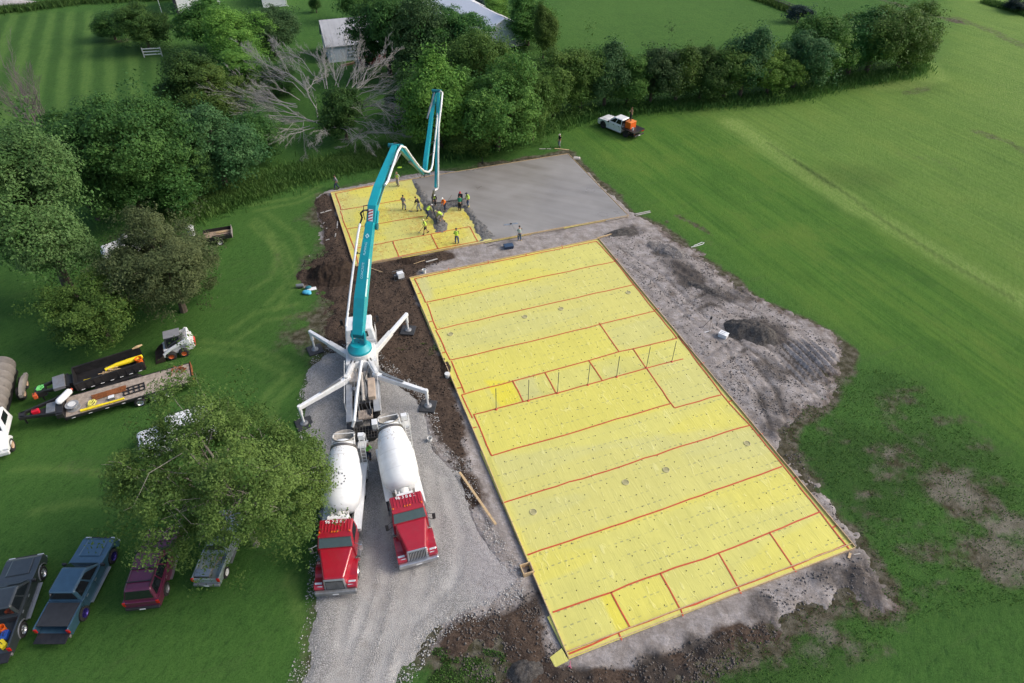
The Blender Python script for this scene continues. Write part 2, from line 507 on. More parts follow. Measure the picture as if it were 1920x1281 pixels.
    # tyre arcs left by trucks on the yard lawn
    for k, ln in enumerate(([(470, 420), (520, 470), (540, 530), (500, 570)], [(480, 410), (535, 465), (560, 525), (520, 580)], [(430, 620), (480, 585), (560, 570)], [(440, 640), (500, 600), (575, 590)], [(540, 700), (500, 740), (480, 790)], [(560, 710), (520, 750), (505, 800)], [(500, 400), (555, 440), (575, 490), (560, 540)], [(505, 440), (520, 480), (510, 520), (470, 545)], [(470, 385), (560, 370), (600, 350)], [(480, 395), (560, 380), (598, 362)], [(380, 640), (470, 650), (540, 680)], [(375, 655), (465, 668), (530, 700)], [(30, 880), (150, 880), (260, 900)], [(590, 1281), (560, 1150), (540, 1080)], [(60, 960), (160, 940), (230, 950)])):
        dd = ldist(X, Y, pts(ln)); dry += .26 * sstep(.55, .1, dd); bare += .13 * sstep(.5, .1, dd)
    # worn fringe where the grass meets the stripped soil and the drive
    so = sdist(X, Y, SOIL); gv = sdist(X, Y, GRAVEL)
    fr = fbm(X * .4, Y * .4, 4, 91)
    bare += .55 * sstep(-1.3, .2, so + 2.2 * (fr - .5)) * (X > -4) + .45 * sstep(-1.3, .2, so + 1.5 * (fr - .5)) + .4 * sstep(-.9, .1, gv + .8 * (fr - .5))
    field = sstep(-2, 6, sdist(X, Y, pts([(1030, 240), (1180, 205), (1500, 172), (1740, 120), (1760, -40), (2400, -40), (2400, 900), (1930, 900), (1720, 720), (1480, 590), (1240, 430), (1080, 290)])))
    p1 = at(1375, 232); p2 = at(1960, 588); th = math.atan2(p2.y - p1.y, p2.x - p1.x)
    nt = NT('grass')
    big = nt.noise(.06, 4, .55); med = nt.noise(.5, 6, .65); fin = nt.noise(3.2, 6, .72, nt.vec(.45, 1, 1, R(60))); ult = nt.noise(19, 4, .75)
    row = nt.noise(1.0, 5, .7, nt.vec(.05, 2.6, 1, th)); row2 = nt.noise(1.0, 4, .6, nt.vec(.02, .5, 1, th))
    swirl = nt.noise(.9, 5, .65, nt.vec(.18, 1.5, 1, R(25)), .8)
    g = nt.mix(nt.ramp(med, .3, .7), (.023, .078, .017), (.047, .130, .026))
    g = nt.mix(nt.ramp(big, .36, .66, 0, .7), g, (.057, .138, .028))
    g = nt.mix(nt.ramp(nt.attr('field'), 0, 1, 0, .7), g, (.068, .165, .021))
    f0 = nt.ramp(fin, .36, .66)
    g = nt.mix(nt.math('MULTIPLY', f0, .5), g, (.094, .195, .042))
    g = nt.mix(nt.ramp(fin, .28, .44, .55, 0), g, (.014, .046, .013))
    g = nt.mix(nt.ramp(ult, .5, .72, 0, .6), g, (.017, .052, .014))
    g = nt.mix(nt.ramp(ult, .3, .46, .4, 0), g, (.085, .165, .045))
    tuf = nt.noise(8.5, 5, .8)
    g = nt.mix(nt.ramp(tuf, .50, .66, 0, .5), g, (.095, .175, .045)); g = nt.mix(nt.ramp(tuf, .36, .48, .5, 0), g, (.012, .040, .011))
    rk = nt.math('ADD', nt.math('MULTIPLY', nt.attr('field'), .7), .1)
    g = nt.mix(nt.math('MULTIPLY', nt.ramp(row, .42, .66), nt.math('MULTIPLY', rk, .75)), g, (.105, .215, .034))
    g = nt.mix(nt.math('MULTIPLY', nt.ramp(row, .32, .48, 1, 0), nt.math('MULTIPLY', rk, .45)), g, (.036, .105, .015))
    g = nt.mix(nt.math('MULTIPLY', nt.ramp(row2, .46, .62), nt.math('MULTIPLY', nt.attr('field'), .35)), g, (.118, .205, .036))
    mot = nt.noise(.17, 6, .72, nt.vec(.6, 1, 1, th)); fl = nt.attr('field')
    g = nt.mix(nt.math('MULTIPLY', nt.ramp(mot, .5, .66), nt.math('MULTIPLY', fl, .5)), g, (.135, .205, .040)); g = nt.mix(nt.math('MULTIPLY', nt.ramp(mot, .34, .48, 1, 0), nt.math('MULTIPLY', fl, .45)), g, (.034, .100, .018))
    g = nt.mix(nt.ramp(swirl, .55, .72, 0, .35), g, (.070, .115, .038))
    dryf = nt.math('ADD', nt.attr('dry'), nt.math('MULTIPLY', nt.math('SUBTRACT', row, .5), nt.math('MULTIPLY', nt.attr('dry'), 1.2)))
    dryf = nt.math('ADD', dryf, nt.math('MULTIPLY', nt.math('SUBTRACT', med, .5), nt.math('MULTIPLY', nt.attr('dry'), .8)))
    g = nt.mix(nt.ramp(dryf, 0, 1.15, 0, .95), g, nt.mix(f0, (.160, .260, .055), (.255, .345, .105)))
    g = nt.mix(nt.ramp(nt.attr('dark'), 0, 1, 0, .75), g, (.022, .042, .014))
    n7 = nt.math('ADD', nt.math('MULTIPLY', nt.noise(1.1, 7, .72), .55), nt.math('MULTIPLY', nt.noise(6.5, 6, .75), .45))
    bn = nt.math('ADD', nt.attr('bare'), nt.math('MULTIPLY', nt.math('SUBTRACT', n7, .5), 2.0))
    bn = nt.math('MULTIPLY', nt.ramp(bn, .22, .68, 0, .92), nt.ramp(nt.attr('bare'), .06, .3))
    soil = nt.mix(nt.ramp(nt.noise(1.7, 6, .65), .42, .7), (.056, .046, .030), (.185, .165, .135))
    soil = nt.mix(nt.ramp(nt.attr('pale'), .1, .7), soil, (.27, .25, .21))
    g = nt.mix(bn, g, soil)
    nt.bump(nt.math('ADD', nt.math('MULTIPLY', fin, .6), nt.math('MULTIPLY', ult, .5)), 1.0, .16)
    m = nt.done(g, .95, .08)
    Zg = 0 * X - .06 * sstep(-1.0, -3.0, 0 * X) * 0
    o = grid_sheet('grass_field', xs, ys, Zg, m, None, {'dry': np.clip(dry, 0, 1.2), 'dark': np.clip(dark, 0, 1), 'bare': np.clip(bare, 0, 1.3), 'field': field, 'pale': palep})
    tag(o, 'green lawn and mown fields around the building site', 'grass', kind='structure')


ground()

def soil():
    xs = np.arange(-22, 34, .14); ys = np.arange(10.5, 72, .14)
    X, Y = np.meshgrid(xs, ys)
    sd = sdist(X, Y, SOIL) + (2.6 - 2.0 * sstep(56, 61, Y)) * (fbm(X * .4, Y * .4, 5, 2, .6) - .5) + (1.2 - .6 * sstep(56, 61, Y)) * (fbm(X * 1.8, Y * 1.8, 4, 12, .65) - .5)
    br = np.maximum(sdist(X, Y, BROWN), sdist(X, Y, BROWN2) * .8) + 1.5 * (fbm(X * .5, Y * .5, 4, 6) - .5)
    brown = sstep(-.6, .7, br)
    slab = np.maximum(sdist(X, Y, BIG), sdist(X, Y, SML))
    rough = fbm(X * 1.1, Y * 1.1, 5, 33, .6)
    rid = 1 - np.abs(2 * fbm(X * .9 + .5 * Y, Y * .9, 4, 18, .55) - 1)
    h = .13 * sstep(-.35, .7, sd) - .03
    h = h + brown * (.34 * (rough - .42) + .10 * (fbm(X * 4.3, Y * 4.3, 3, 71) - .5))
    grey = 1 - brown
    h = h + grey * (.10 * (rough - .45) + .05 * (rid - .8))
    dk = np.zeros_like(X)
    # wetter rutted ground and track ruts right of the big slab
    a = at(1480, 640); b = at(1560, 720); d = (b - a).normalized()
    u = (X - a.x) * d.y - (Y - a.y) * d.x
    zone = sstep(-.3, 1.2, sdist(X, Y, pts([(1440, 640), (1500, 625), (1585, 670), (1560, 720), (1500, 735), (1455, 690)])))
    h = h + zone * .26 * np.sin(2 * np.pi * u / .62 + 1.5 * fbm(X * .4, Y * .4, 2, 4)) * (fbm(X * .5, Y * .5, 2, 90))
    dk += zone * .6 * (np.sin(2 * np.pi * u / .62) < -.1)
    for px, py, r, k in ((1440, 625, 2.4, .8), (1290, 520, 2.6, .7), (1340, 560, 2.4, .6), (1440, 700, 2.0, .6), (1460, 760, 2.2, .6), (1260, 490, 2.6, .55), (1180, 440, 2.2, .95), (1310, 530, 2.6, .5), (1240, 470, 1.6, .5), (1390, 560, 2, .55), (1450, 800, 2, .55), (1000, 1130, 1.2, .5), (1080, 1265, 1.6, .6),
                         (1330, 1225, 2.2, .8), (1230, 1260, 2.0, .75), (1560, 1080, 1.8, .6), (1640, 1105, 1.8, .7), (1610, 1060, 1.4, .5), (1440, 1150, 1.6, .6), (1050, 430, 2, .4), (950, 455, 2, .25)):
        c = at(px, py)
        q = sstep(r, r * .15, np.hypot(X - c.x, Y - c.y) + 2.6 * (fbm(X * .7, Y * .7, 4, int(px)) - .5))
        dk += k * q; h = h + q * .3 * (rough - .35)
    for ln in ([(1300, 700), (1400, 640), (1470, 690)], [(1380, 660), (1440, 740), (1460, 800)], [(1400, 640), (1500, 700), (1550, 740)], [(1240, 600), (1330, 560), (1420, 600)], [(1150, 470), (1230, 520), (1310, 600), (1380, 650)], [(1420, 620), (1480, 650), (1520, 700)]):
        dd = np.abs(ldist(X, Y, pts(ln)) - .7); q = sstep(.32, .05, dd)
        h = h - .07 * q; dk += .3 * q
    band = sstep(1.5, .4, np.abs(sdist(X, Y, BIG) + 1.2))
    h = np.where(slab > -.9, h * sstep(.0, -1.2, slab) + .0, h) * np.where(slab > .3, 0, 1) - np.where(slab > .3, .02, 0)
    h = np.where(sd < .25, np.minimum(h, .12 * sstep(-.3, .5, sd) - .032 + .05 * (rough - .5)), h)
    h = np.where(sd < -.35, -.1, h); h = np.where((sd > .5) & (slab < .3), np.maximum(h, .014 + .03 * rough), h)
    gs = sdist(X, Y, GRAVEL); h = np.where(gs > .35, h - .4 * sstep(.35, 1.0, gs), h)
    pale = np.clip(grey * (.72 + .5 * (fbm(X * .35, Y * .35, 4, 55) - .5)) + .18 * band * grey, 0, 1) * (1 - sstep(1.3, .1, sd + .8 * (fbm(X * .9, Y * .9, 3, 66) - .5)) * sstep(-2.2, -3.2, slab) * .42 * (X > -2))
    nt = NT('bare_soil')
    n1 = nt.noise(1.2, 7, .68); n2 = nt.noise(7, 6, .7); n3 = nt.noise(30, 3, .7)
    browns = nt.mix(nt.ramp(n2, .34, .66), (.036, .025, .019), (.105, .076, .058))
    greys = nt.mix(nt.ramp(n2, .33, .68), (.28, .255, .24), (.43, .40, .39))
    greys = nt.mix(nt.ramp(n1, .35, .62, .8, 0), greys, (.20, .172, .15))
    th = math.atan2((BIG[3] - BIG[0]).y, (BIG[3] - BIG[0]).x)
    stk = nt.noise(1.0, 6, .68, nt.vec(.22, 1.5, 1, th), .6); stk2 = nt.noise(1.0, 6, .7, nt.vec(.5, 1.9, 1, th + R(55)), 1.0)
    greys = nt.mix(nt.ramp(stk, .36, .5, .4, 0), greys, (.16, .142, .13)); greys = nt.mix(nt.ramp(stk2, .54, .68, 0, .5), greys, (.47, .445, .44)); greys = nt.mix(nt.ramp(stk2, .32, .44, .35, 0), greys, (.15, .132, .12))
    pf = nt.ramp(nt.math('ADD', nt.attr('pale'), nt.math('MULTIPLY', nt.math('SUBTRACT', n1, .5), .7)), .25, .62)
    col = nt.mix(pf, browns, greys)
    df = nt.ramp(nt.math('ADD', nt.attr('dark'), nt.math('MULTIPLY', nt.math('SUBTRACT', n2, .5), 1.1)), .2, .75)
    df = nt.math('MULTIPLY', df, nt.ramp(nt.attr('dark'), .02, .2))
    col = nt.mix(nt.math('MULTIPLY', df, .85), col, (.05, .043, .038))
    col = nt.mix(nt.ramp(n3, .56, .8, 0, .3), col, (.07, .06, .052))
    nt.bump(nt.math('ADD', n2, nt.math('MULTIPLY', n3, .5)), .8, .08)
    o = grid_sheet('bare_soil', xs, ys, h, nt.done(col, .95, .1), h > -.028, {'pale': pale, 'dark': np.clip(dk, 0, 1)})
    tag(o, 'stripped brown and grey soil around the slab beds', 'soil', kind='structure')
    return xs, ys, h


SX, SY, SH = soil()


def soil_z(x, y):
    i = int((x - SX[0]) / .14); j = int((y - SY[0]) / .14)
    if 0 <= i < len(SX) and 0 <= j < len(SY): return float(max(SH[j, i], 0))
    return 0.0


def gravel():
    xs = np.arange(-19, 3.5, .11); ys = np.arange(9.5, 40, .11)
    X, Y = np.meshgrid(xs, ys)
    sd = sdist(X, Y, GRAVEL) + .9 * (fbm(X * .6, Y * .6, 5, 3) - .5) + .35 * (fbm(X * 3, Y * 3, 3, 13) - .5)
    tg = sstep(-1.2, .6, sdist(X, Y, TONGUE) + 1.2 * (fbm(X * .6, Y * .6, 4, 28) - .5))
    h = .16 * sstep(-.25, .9, sd) - .05 + .06 * (fbm(X * 1.5, Y * 1.5, 4, 40) - .5)
    # wheel ruts along the drive
    rut = np.zeros_like(X)
    for ln in ([(600, 1340), (660, 1200), (690, 1120), (700, 1000)], [(690, 1340), (730, 1200), (760, 1090), (770, 1000)], [(640, 1340), (700, 1180), (725, 1080), (722, 950)], [(740, 1200), (800, 1060), (820, 980), (806, 880)], [(650, 1340), (640, 1200), (650, 1110)],
               [(760, 1180), (850, 1090), (865, 1010), (830, 900)], [(625, 1345), (690, 1200), (720, 1120)], [(720, 1345), (770, 1170), (800, 1080)]):
        q = sstep(.55, .1, ldist(X, Y, pts(ln)) + .2 * (fbm(X, Y, 3, 5) - .5)); rut = np.maximum(rut, q)
    h = h - .035 * rut
    nt = NT('gravel')
    vo = nt.n('ShaderNodeTexVoronoi'); nt.l(nt.geo.outputs['Position'], vo.inputs['Vector']); vo.inputs['Scale'].default_value = 21
    sep = nt.n('ShaderNodeSeparateColor'); nt.l(vo.outputs['Color'], sep.inputs[0])
    n1 = nt.noise(.5, 5, .6); n2 = nt.noise(5, 6, .7)
    c = nt.mix(sep.outputs[0], (.27, .262, .252), (.60, .59, .575))
    c = nt.mix(nt.ramp(vo.outputs['Distance'], .25, .6, 0, .65), c, (.13, .127, .12))
    dust = nt.math('ADD', nt.math('MULTIPLY', nt.attr('rut'), .55), nt.ramp(n2, .4, .7, 0, .45))
    c = nt.mix(dust, c, nt.mix(nt.ramp(n1, .35, .65), (.35, .335, .315), (.49, .475, .455)))
    c = nt.mix(nt.ramp(nt.attr('tongue'), 0, 1, 0, .8), c, nt.mix(nt.ramp(n2, .35, .65), (.27, .252, .25), (.43, .41, .41)))
    c = nt.mix(nt.ramp(nt.noise(1.1, 6, .7), .56, .75, 0, .4), c, (.19, .17, .14))
    nt.bump(nt.math('SUBTRACT', nt.math('MULTIPLY', n2, .4), vo.outputs['Distance']), .8, .06)
    o = grid_sheet('gravel_driveway', xs, ys, h, nt.done(c, .9, .2), h > -.045, {'rut': rut, 'tongue': tg})
    tag(o, 'pale grey gravel driveway', 'driveway', kind='structure')


gravel()


def stones(name, n, poly, smin, smax, m, seed, label, cat, lift=.0, edge=None):
    """thousands of loose stones or clods, one object of stuff"""
    rg = np.random.default_rng(seed)
    P = np.array([(p[0], p[1]) for p in poly]); lo = P.min(0); hi = P.max(0)
    c = rg.uniform(lo, hi, (n * 14, 2))
    s = sdist(c[:, 0], c[:, 1], poly)
    ok = s > 0 if edge is None else (s > -edge[0]) & (s < edge[1])
    for q in (BIG, SML): ok &= sdist(c[:, 0], c[:, 1], q) < -.35
    ok &= rg.uniform(0, 1, len(c)) < .25 + sstep(.45, .62, fbm(c[:, 0] * .9, c[:, 1] * .9, 3, seed))
    c = c[ok][:n]; n = len(c)
    base = np.array([(1, 0, 0), (0, 1, 0), (-1, 0, 0), (0, -1, 0), (.1, .1, .8), (-.1, 0, -.7)])
    tri = np.array([(0, 1, 4), (1, 2, 4), (2, 3, 4), (3, 0, 4), (1, 0, 5), (2, 1, 5), (3, 2, 5), (0, 3, 5)])
    sc = smin + (smax - smin) * rg.uniform(0, 1, n) ** 2.5
    an = rg.uniform(0, 6.28, n); el = rg.uniform(.6, 1.3, (n, 6, 3))
    v = base[None] * el * sc[:, None, None]
    x = v[..., 0] * np.cos(an)[:, None] - v[..., 1] * np.sin(an)[:, None]; y = v[..., 0] * np.sin(an)[:, None] + v[..., 1] * np.cos(an)[:, None]
    z0 = np.array([soil_z(a, b) for a, b in c]) + lift
    V = np.stack([x + c[:, 0, None], y + c[:, 1, None], v[..., 2] + z0[:, None] + sc[:, None] * .3], -1).reshape(-1, 3)
    T = (tri[None] + (np.arange(n) * 6)[:, None, None]).reshape(-1, 3)
    o = link(name, np_mesh(name, V, T), m)
    tag(o, label, cat, kind='stuff')


stones('gravel_stones', 9000, GRAVEL, .02, .06, mat('stone_pale', (.44, .435, .425), .85, var=.45, scale=9), 5, 'loose pale stones along the edge of the gravel driveway', 'gravel', .04, (.5, 1.3))
stones('soil_clods', 4500, BROWN, .03, .10, mat('clod_brown', (.055, .040, .030), .95, var=.4, scale=4), 6, 'crumbly dark brown clods on the bare soil beside the slab', 'clods', .02)
stones('soil_lumps', 2600, BROWN2, .03, .09, mat('clod_grey', (.11, .095, .085), .95, var=.45, scale=4), 8, 'grey brown clods on the soil in front of the slab', 'clods', .01)
stones('grit', 6000, pts([(1130, 440), (1240, 432), (1440, 580), (1590, 660), (1550, 750), (1470, 810), (1610, 1030), (1640, 1100), (1450, 1165), (1270, 830)]), .02, .09, mat('clod_pale', (.16, .145, .135), .95, var=.5, scale=4), 9, 'small grey clods and grit on the pale soil right of the slab', 'grit', .0)


def dirt_pile(px, py, rx, ry, hgt, rot, m, label, seed, sharp=1.0):
    c = at(px, py); e = 1.5
    res = .09
    xs = np.arange(-rx * e, rx * e, res); ys = np.arange(-ry * e, ry * e, res)
    X, Y = np.meshgrid(xs, ys)
    d = np.hypot(X / rx, Y / ry) + .55 * (fbm(X * .8 + seed, Y * .8, 4, seed) - .5)
    h = hgt * np.clip(1 - d, -.3, 1) ** 1 * sharp
    h = hgt * sstep(1.05, .1, d) * (.8 + .5 * (fbm(X * 1.2, Y * 1.2, 4, seed + 3) - .5)) + (.13 * (fbm(X * 3.2, Y * 3.2, 3, seed + 9, .65) - .5) + .10 * (fbm(X * 7, Y * 7, 2, seed + 5) - .5)) * sstep(1.1, .6, d) - .05
    o = grid_sheet('dirt_pile', xs, ys, h, m, h > -.045)
    o.location = (c.x, c.y, 0); o.rotation_euler = (0, 0, rot)
    tag(o, label, 'dirt pile')


def pile_mat(name, a, b):
    nt = NT(name); n2 = nt.noise(6, 7, .72); n3 = nt.noise(28, 3, .7)
    c = nt.mix(nt.ramp(n2, .34, .66), a, b); c = nt.mix(nt.ramp(n3, .5, .78, 0, .6), c, tuple(x * .45 for x in a))
    nt.bump(nt.math('ADD', n2, n3), 1.0, .1)
    return nt.done(c, .95, .1)


PM1 = pile_mat('pile_brown', (.032, .022, .016), (.085, .062, .048))
PM2 = pile_mat('pile_dark', (.05, .045, .042), (.17, .16, .15))
dirt_pile(628, 518, 3.2, 2.3, 1.9, R(10), PM1, 'large heap of dark brown topsoil beside the yellow sheeted small slab', 11)
dirt_pile(1408, 624, 2.7, 1.8, 1.35, R(-30), PM2, 'dark grey heap of clay behind the white box right of the slab', 12)
dirt_pile(985, 1262, 1.2, .9, .6, R(20), PM2, 'small lumpy grey heap at the bottom edge of the photo', 13)
dirt_pile(1168, 438, 2.4, .9, .7, R(10), PM2, 'low dark ridge of clods at the corner between the two slabs', 14)
dirt_pile(1258, 474, 3.4, 1.3, .7, R(-35), pile_mat('pile_mid', (.09, .08, .072), (.36, .34, .33)), 'long pale spoil bank by the grass beyond the slab corner', 15)
dirt_pile(838, 690, .8, 2.4, .28, R(15), PM1, 'narrow heap of brown soil against the left edge of the big slab', 16)
dirt_pile(770, 490, 1.8, .8, .45, R(10), PM1, 'low heap of brown soil between the two yellow beds', 17)
dirt_pile(1325, 545, 2.8, .8, .5, R(-38), PM2, 'dark ridge of clods along the grass edge right of the big slab', 19)
dirt_pile(690, 600, 1.6, 2.2, .4, R(10), PM1, 'spread heap of brown soil right of the pump truck boom base', 18)
# ------------------------------------------------------------------ big yellow slab bed
def lumber(): return mat('raw_lumber', (.50, .36, .20), .8, var=.25, scale=6, dirt=(.25, .19, .13), dirt_amt=.4)


TAPE = mat('red_tape', (.50, .075, .028), .45, var=.2, scale=6)
STAPLE = mat('staple_dot', (.05, .05, .03), .8)


def yellow_mat(name, org):
    """plastic vapour barrier: pale printed film with creases; boundary strips are a stronger yellow"""
    nt = NT(name)
    ax, ay = org
    tc = nt.n('ShaderNodeTexCoord'); obj = tc.outputs['Object']
    n1 = nt.noise(.35, 4, .6, obj); n2 = nt.noise(2.2, 6, .65, obj)
    mp = nt.n('ShaderNodeMapping'); nt.l(obj, mp.inputs[0]); mp.inputs['Scale'].default_value = (2.4, .22, 1)
    cr = nt.noise(1.0, 5, .6, mp.outputs[0], 1.6)
    mp2 = nt.n('ShaderNodeMapping'); nt.l(obj, mp2.inputs[0]); mp2.inputs['Scale'].default_value = (1.7, .5, 1); mp2.inputs['Location'].default_value = (7, 3, 0)
    col = nt.mix(nt.ramp(n1, .35, .65), (.55, .525, .145), (.61, .578, .155))
    col = nt.mix(nt.ramp(nt.attr('bright'), 0, 1, 0, 1), col, (.72, .62, .02))
    col = nt.mix(nt.ramp(nt.attr('pale'), 0, 1, 0, .85), col, (.50, .49, .23))
    col = nt.mix(nt.ramp(n2, .5, .8, 0, .3), col, (.45, .415, .10))
    # faint rows of printing on the film: dashes along the strips
    sx = nt.n('ShaderNodeSeparateXYZ'); nt.l(obj, sx.inputs[0])
    r = nt.math('FRACT', nt.math('MULTIPLY', sx.outputs[1], 1 / .92)); d = nt.math('FRACT', nt.math('MULTIPLY', sx.outputs[0], 1 / .42))
    rowsel = nt.ramp(nt.math('ABSOLUTE', nt.math('SUBTRACT', r, .5)), .03, .055, 1, 0)
    dash = nt.ramp(nt.math('ABSOLUTE', nt.math('SUBTRACT', d, .5)), .2, .26, 1, 0)
    pr = nt.math('MULTIPLY', nt.math('MULTIPLY', rowsel, dash), nt.ramp(nt.noise(.55, 3, .6, obj), .42, .6, 0, .75))
    col = nt.mix(pr, col, (.24, .25, .13))
    wires = nt.math('MULTIPLY', nt.ramp(nt.math('ABSOLUTE', nt.math('SUBTRACT', nt.math('FRACT', nt.math('MULTIPLY', sx.outputs[0], 1 / .16)), .5)), .35, .5, 0, 1), nt.ramp(nt.noise(.8, 4, .6, obj), .52, .66, 0, .3))
    col = nt.mix(wires, col, (.36, .36, .13))
    mud = nt.math('MULTIPLY', nt.attr('mud'), nt.ramp(nt.noise(2.8, 6, .7, obj), .42, .66))
    col = nt.mix(mud, col, (.42, .24, .04))
    wr = nt.noise(1.0, 4, .6, None if False else mp2.outputs[0], 2.2); nt.bump(nt.math('ADD', nt.math('ADD', cr, nt.math('MULTIPLY', nt.ramp(wr, .58, .66), .5)), nt.math('MULTIPLY', n2, .35)), .4, .05)
    col = nt.mix(nt.ramp(wr, .6, .68, 0, .22), col, (.80, .78, .42))  # highlights on the wrinkles, painted into the film colour
    m = nt.done(col, .42, .35)
    return m


class Frame:
    """u along the short side, v along the long side of a slab outline"""
    def __init__(s, q):
        s.o = q[0].copy(); s.u = (q[1] - q[0]); s.L = s.u.length; s.u.normalize()
        s.rz = math.atan2(s.u.y, s.u.x); s.q = q
    def loc(s, p):
        m = Matrix.Rotation(-s.rz, 3, 'Z')
        v = m @ (Vector((p[0], p[1], 0)) - Vector((s.o.x, s.o.y, 0)))
        return v.x, v.y
    def px(s, x, y, z): return s.loc(at(x, y, z))


def sheet_part(root, fr, outline, z, attrs_fn, m, res=.16, inset=0.02, cut=None):
    P = [fr.loc(p) for p in outline]
    A = np.array(P); lo = A.min(0) - res; hi = A.max(0) + res
    xs = np.arange(lo[0], hi[0], res); ys = np.arange(lo[1], hi[1], res)
    X, Y = np.meshgrid(xs, ys)
    sd = sdist(X, Y, P)
    # snap the outermost vertices onto the outline
    Z = z + .03 * (fbm(X * .5, Y * .5, 4, 3) - .5) + .02 * (fbm(X * 2.4, Y * .6, 3, 8) - .5)
    o = grid_sheet('vapor_barrier', xs, ys, Z, m, sd > inset, attrs_fn(X, Y))
    o.parent = root
    return o, P


def tape_part(root, fr, line, z, w=.085):
    p = [Vector((*fr.px(x, y, z), z)) for x, y in line]
    q = []
    for a, b in zip(p, p[1:]):
        n = max(1, int((b - a).length / .9))
        for k in range(n):
            s = a.lerp(b, k / n)
            d = (b - a).normalized(); off = (vnoise(np.array(s.x * .9), np.array(s.y * .9), 4) - .5) * .09
            q.append(s + Vector((-d.y, d.x, 0)) * float(off))
    q.append(p[-1])
    mb = MB()
    V = []; F = []
    for i, s in enumerate(q):
        d = (q[min(i + 1, len(q) - 1)] - q[max(i - 1, 0)]).normalized(); nrm = Vector((-d.y, d.x, 0))
        for sgn, dz in ((-1, .0), (-.8, .012), (.8, .012), (1, .0)):
            V.append(s + nrm * (w / 2 * sgn) + Vector((0, 0, dz)))
    for i in range(len(q) - 1):
        for k in range(3): F.append((i * 4 + k, i * 4 + k + 1, i * 4 + k + 5, i * 4 + k + 4))
    mb.add(V, F)
    return mb.build('seam_tape', TAPE, root)


def board(name, root, p0, p1, z0, z1, t, m):
    p0 = Vector(p0); p1 = Vector(p1); d = (p1 - p0); d.z = 0; L = d.length; d.normalize()
    mb = MB(); n = max(1, int(L / 4.9)); nr = Vector((-d.y, d.x, 0))
    for k in range(n):
        a = p0 + d * (L * k / n + .006); b = p0 + d * (L * (k + 1) / n - .006)
        j = (rnd.random() - .5) * .03
        a = a + nr * j; b = b - nr * j
        mb.hexa([(*(a - nr * t / 2).xy, z0), (*(b - nr * t / 2).xy, z0), (*(b + nr * t / 2).xy, z0), (*(a + nr * t / 2).xy, z0)],
                [(*(a - nr * t / 2).xy, z1), (*(b - nr * t / 2).xy, z1), (*(b + nr * t / 2).xy, z1), (*(a + nr * t / 2).xy, z1)])
    return mb.build(name, m, root)


def staples(root, fr, P, z, n, seed, step=1.05):
    rg = np.random.default_rng(seed); A = np.array(P); lo = A.min(0); hi = A.max(0); mb = MB(); S = []
    for x in np.arange(lo[0], hi[0], step):
        for y in np.arange(lo[1], hi[1], step):
            q = np.array([x, y]) + rg.uniform(-.3, .3, 2)
            if sdist(np.array([q[0]]), np.array([q[1]]), P)[0] < .3: continue
            W = Matrix.Rotation(fr.rz, 3, 'Z') @ Vector((q[0], q[1], 0)) + Vector((fr.o.x, fr.o.y, 0))
            S.append((depth_of(W), q[0], q[1]))
    S.sort()
    me = MB().cyl((0, 0, 0), (0, 0, .028), .036, .03, 6).mesh('fastener')
    for _, x, y in S[:100]:
        o = link('fastener', me, STAPLE, root); o.location = (x, y, z)
    for _, x, y in S[100:]: mb.cyl((x, y, z), (x, y, z + .028), .036, .03, 6)
    return mb.build('fasteners', STAPLE, root)


Z1 = .15
fb = Frame(BIG)
bed = thing('slab_bed', 'larger nearer slab bed sheeted in yellow plastic with red seam tape', 'slab bed', (fb.o.x, fb.o.y, 0), fb.rz)


def big_attrs(X, Y):
    br = np.zeros_like(X); pl = np.zeros_like(X); mud = np.zeros_like(X)
    for poly, k in (([(906, 712), (961, 714), (980, 752), (938, 764)], .7), ([(1125, 1118), (1146, 1110), (1181, 1177), (1158, 1186)], .55), ([(872, 735), (905, 728), (935, 765), (886, 779)], .3),
                    ([(890, 780), (1210, 692), (1265, 763), (922, 853)], .22), ([(846, 677), (1122, 607), (1160, 658), (868, 738)], .25), ([(1146, 1110), (1238, 1075), (1275, 1143), (1182, 1177)], .25)):
        s = sdist(X, Y, [fb.px(x, y, Z1) for x, y in poly]); br = np.maximum(br, k * sstep(-.12, .12, s))
    for poly, k in (([(1123, 605), (1229, 584), (1270, 635), (1160, 659)], .35), ([(1212, 690), (1300, 668), (1352, 740), (1266, 764)], .32), ([(922, 856), (1404, 797), (1470, 876), (990, 1040)], .45), ([(800, 568), (1188, 490), (1228, 583), (845, 675)], .35),
                    ([(961, 714), (1000, 704), (1020, 740), (981, 752)], .6), ([(1130, 690), (1160, 683), (1172, 702), (1135, 712)], .4), ([(778, 523), (800, 518), (815, 560), (798, 567)], .8)):
        s = sdist(X, Y, [fb.px(x, y, Z1) for x, y in poly]); pl = np.maximum(pl, k * sstep(-.25, .3, s + .5 * (fbm(X * .8, Y * .8, 3, 2) - .5)))
    # overlapping film edges give alternate strips slightly different tones
    v = fbm(X * .12 + 3, Y * .5, 2, 77); br = np.maximum(br, .22 * sstep(.5, .6, v))
    return {'bright': br, 'pale': pl, 'mud': mud}


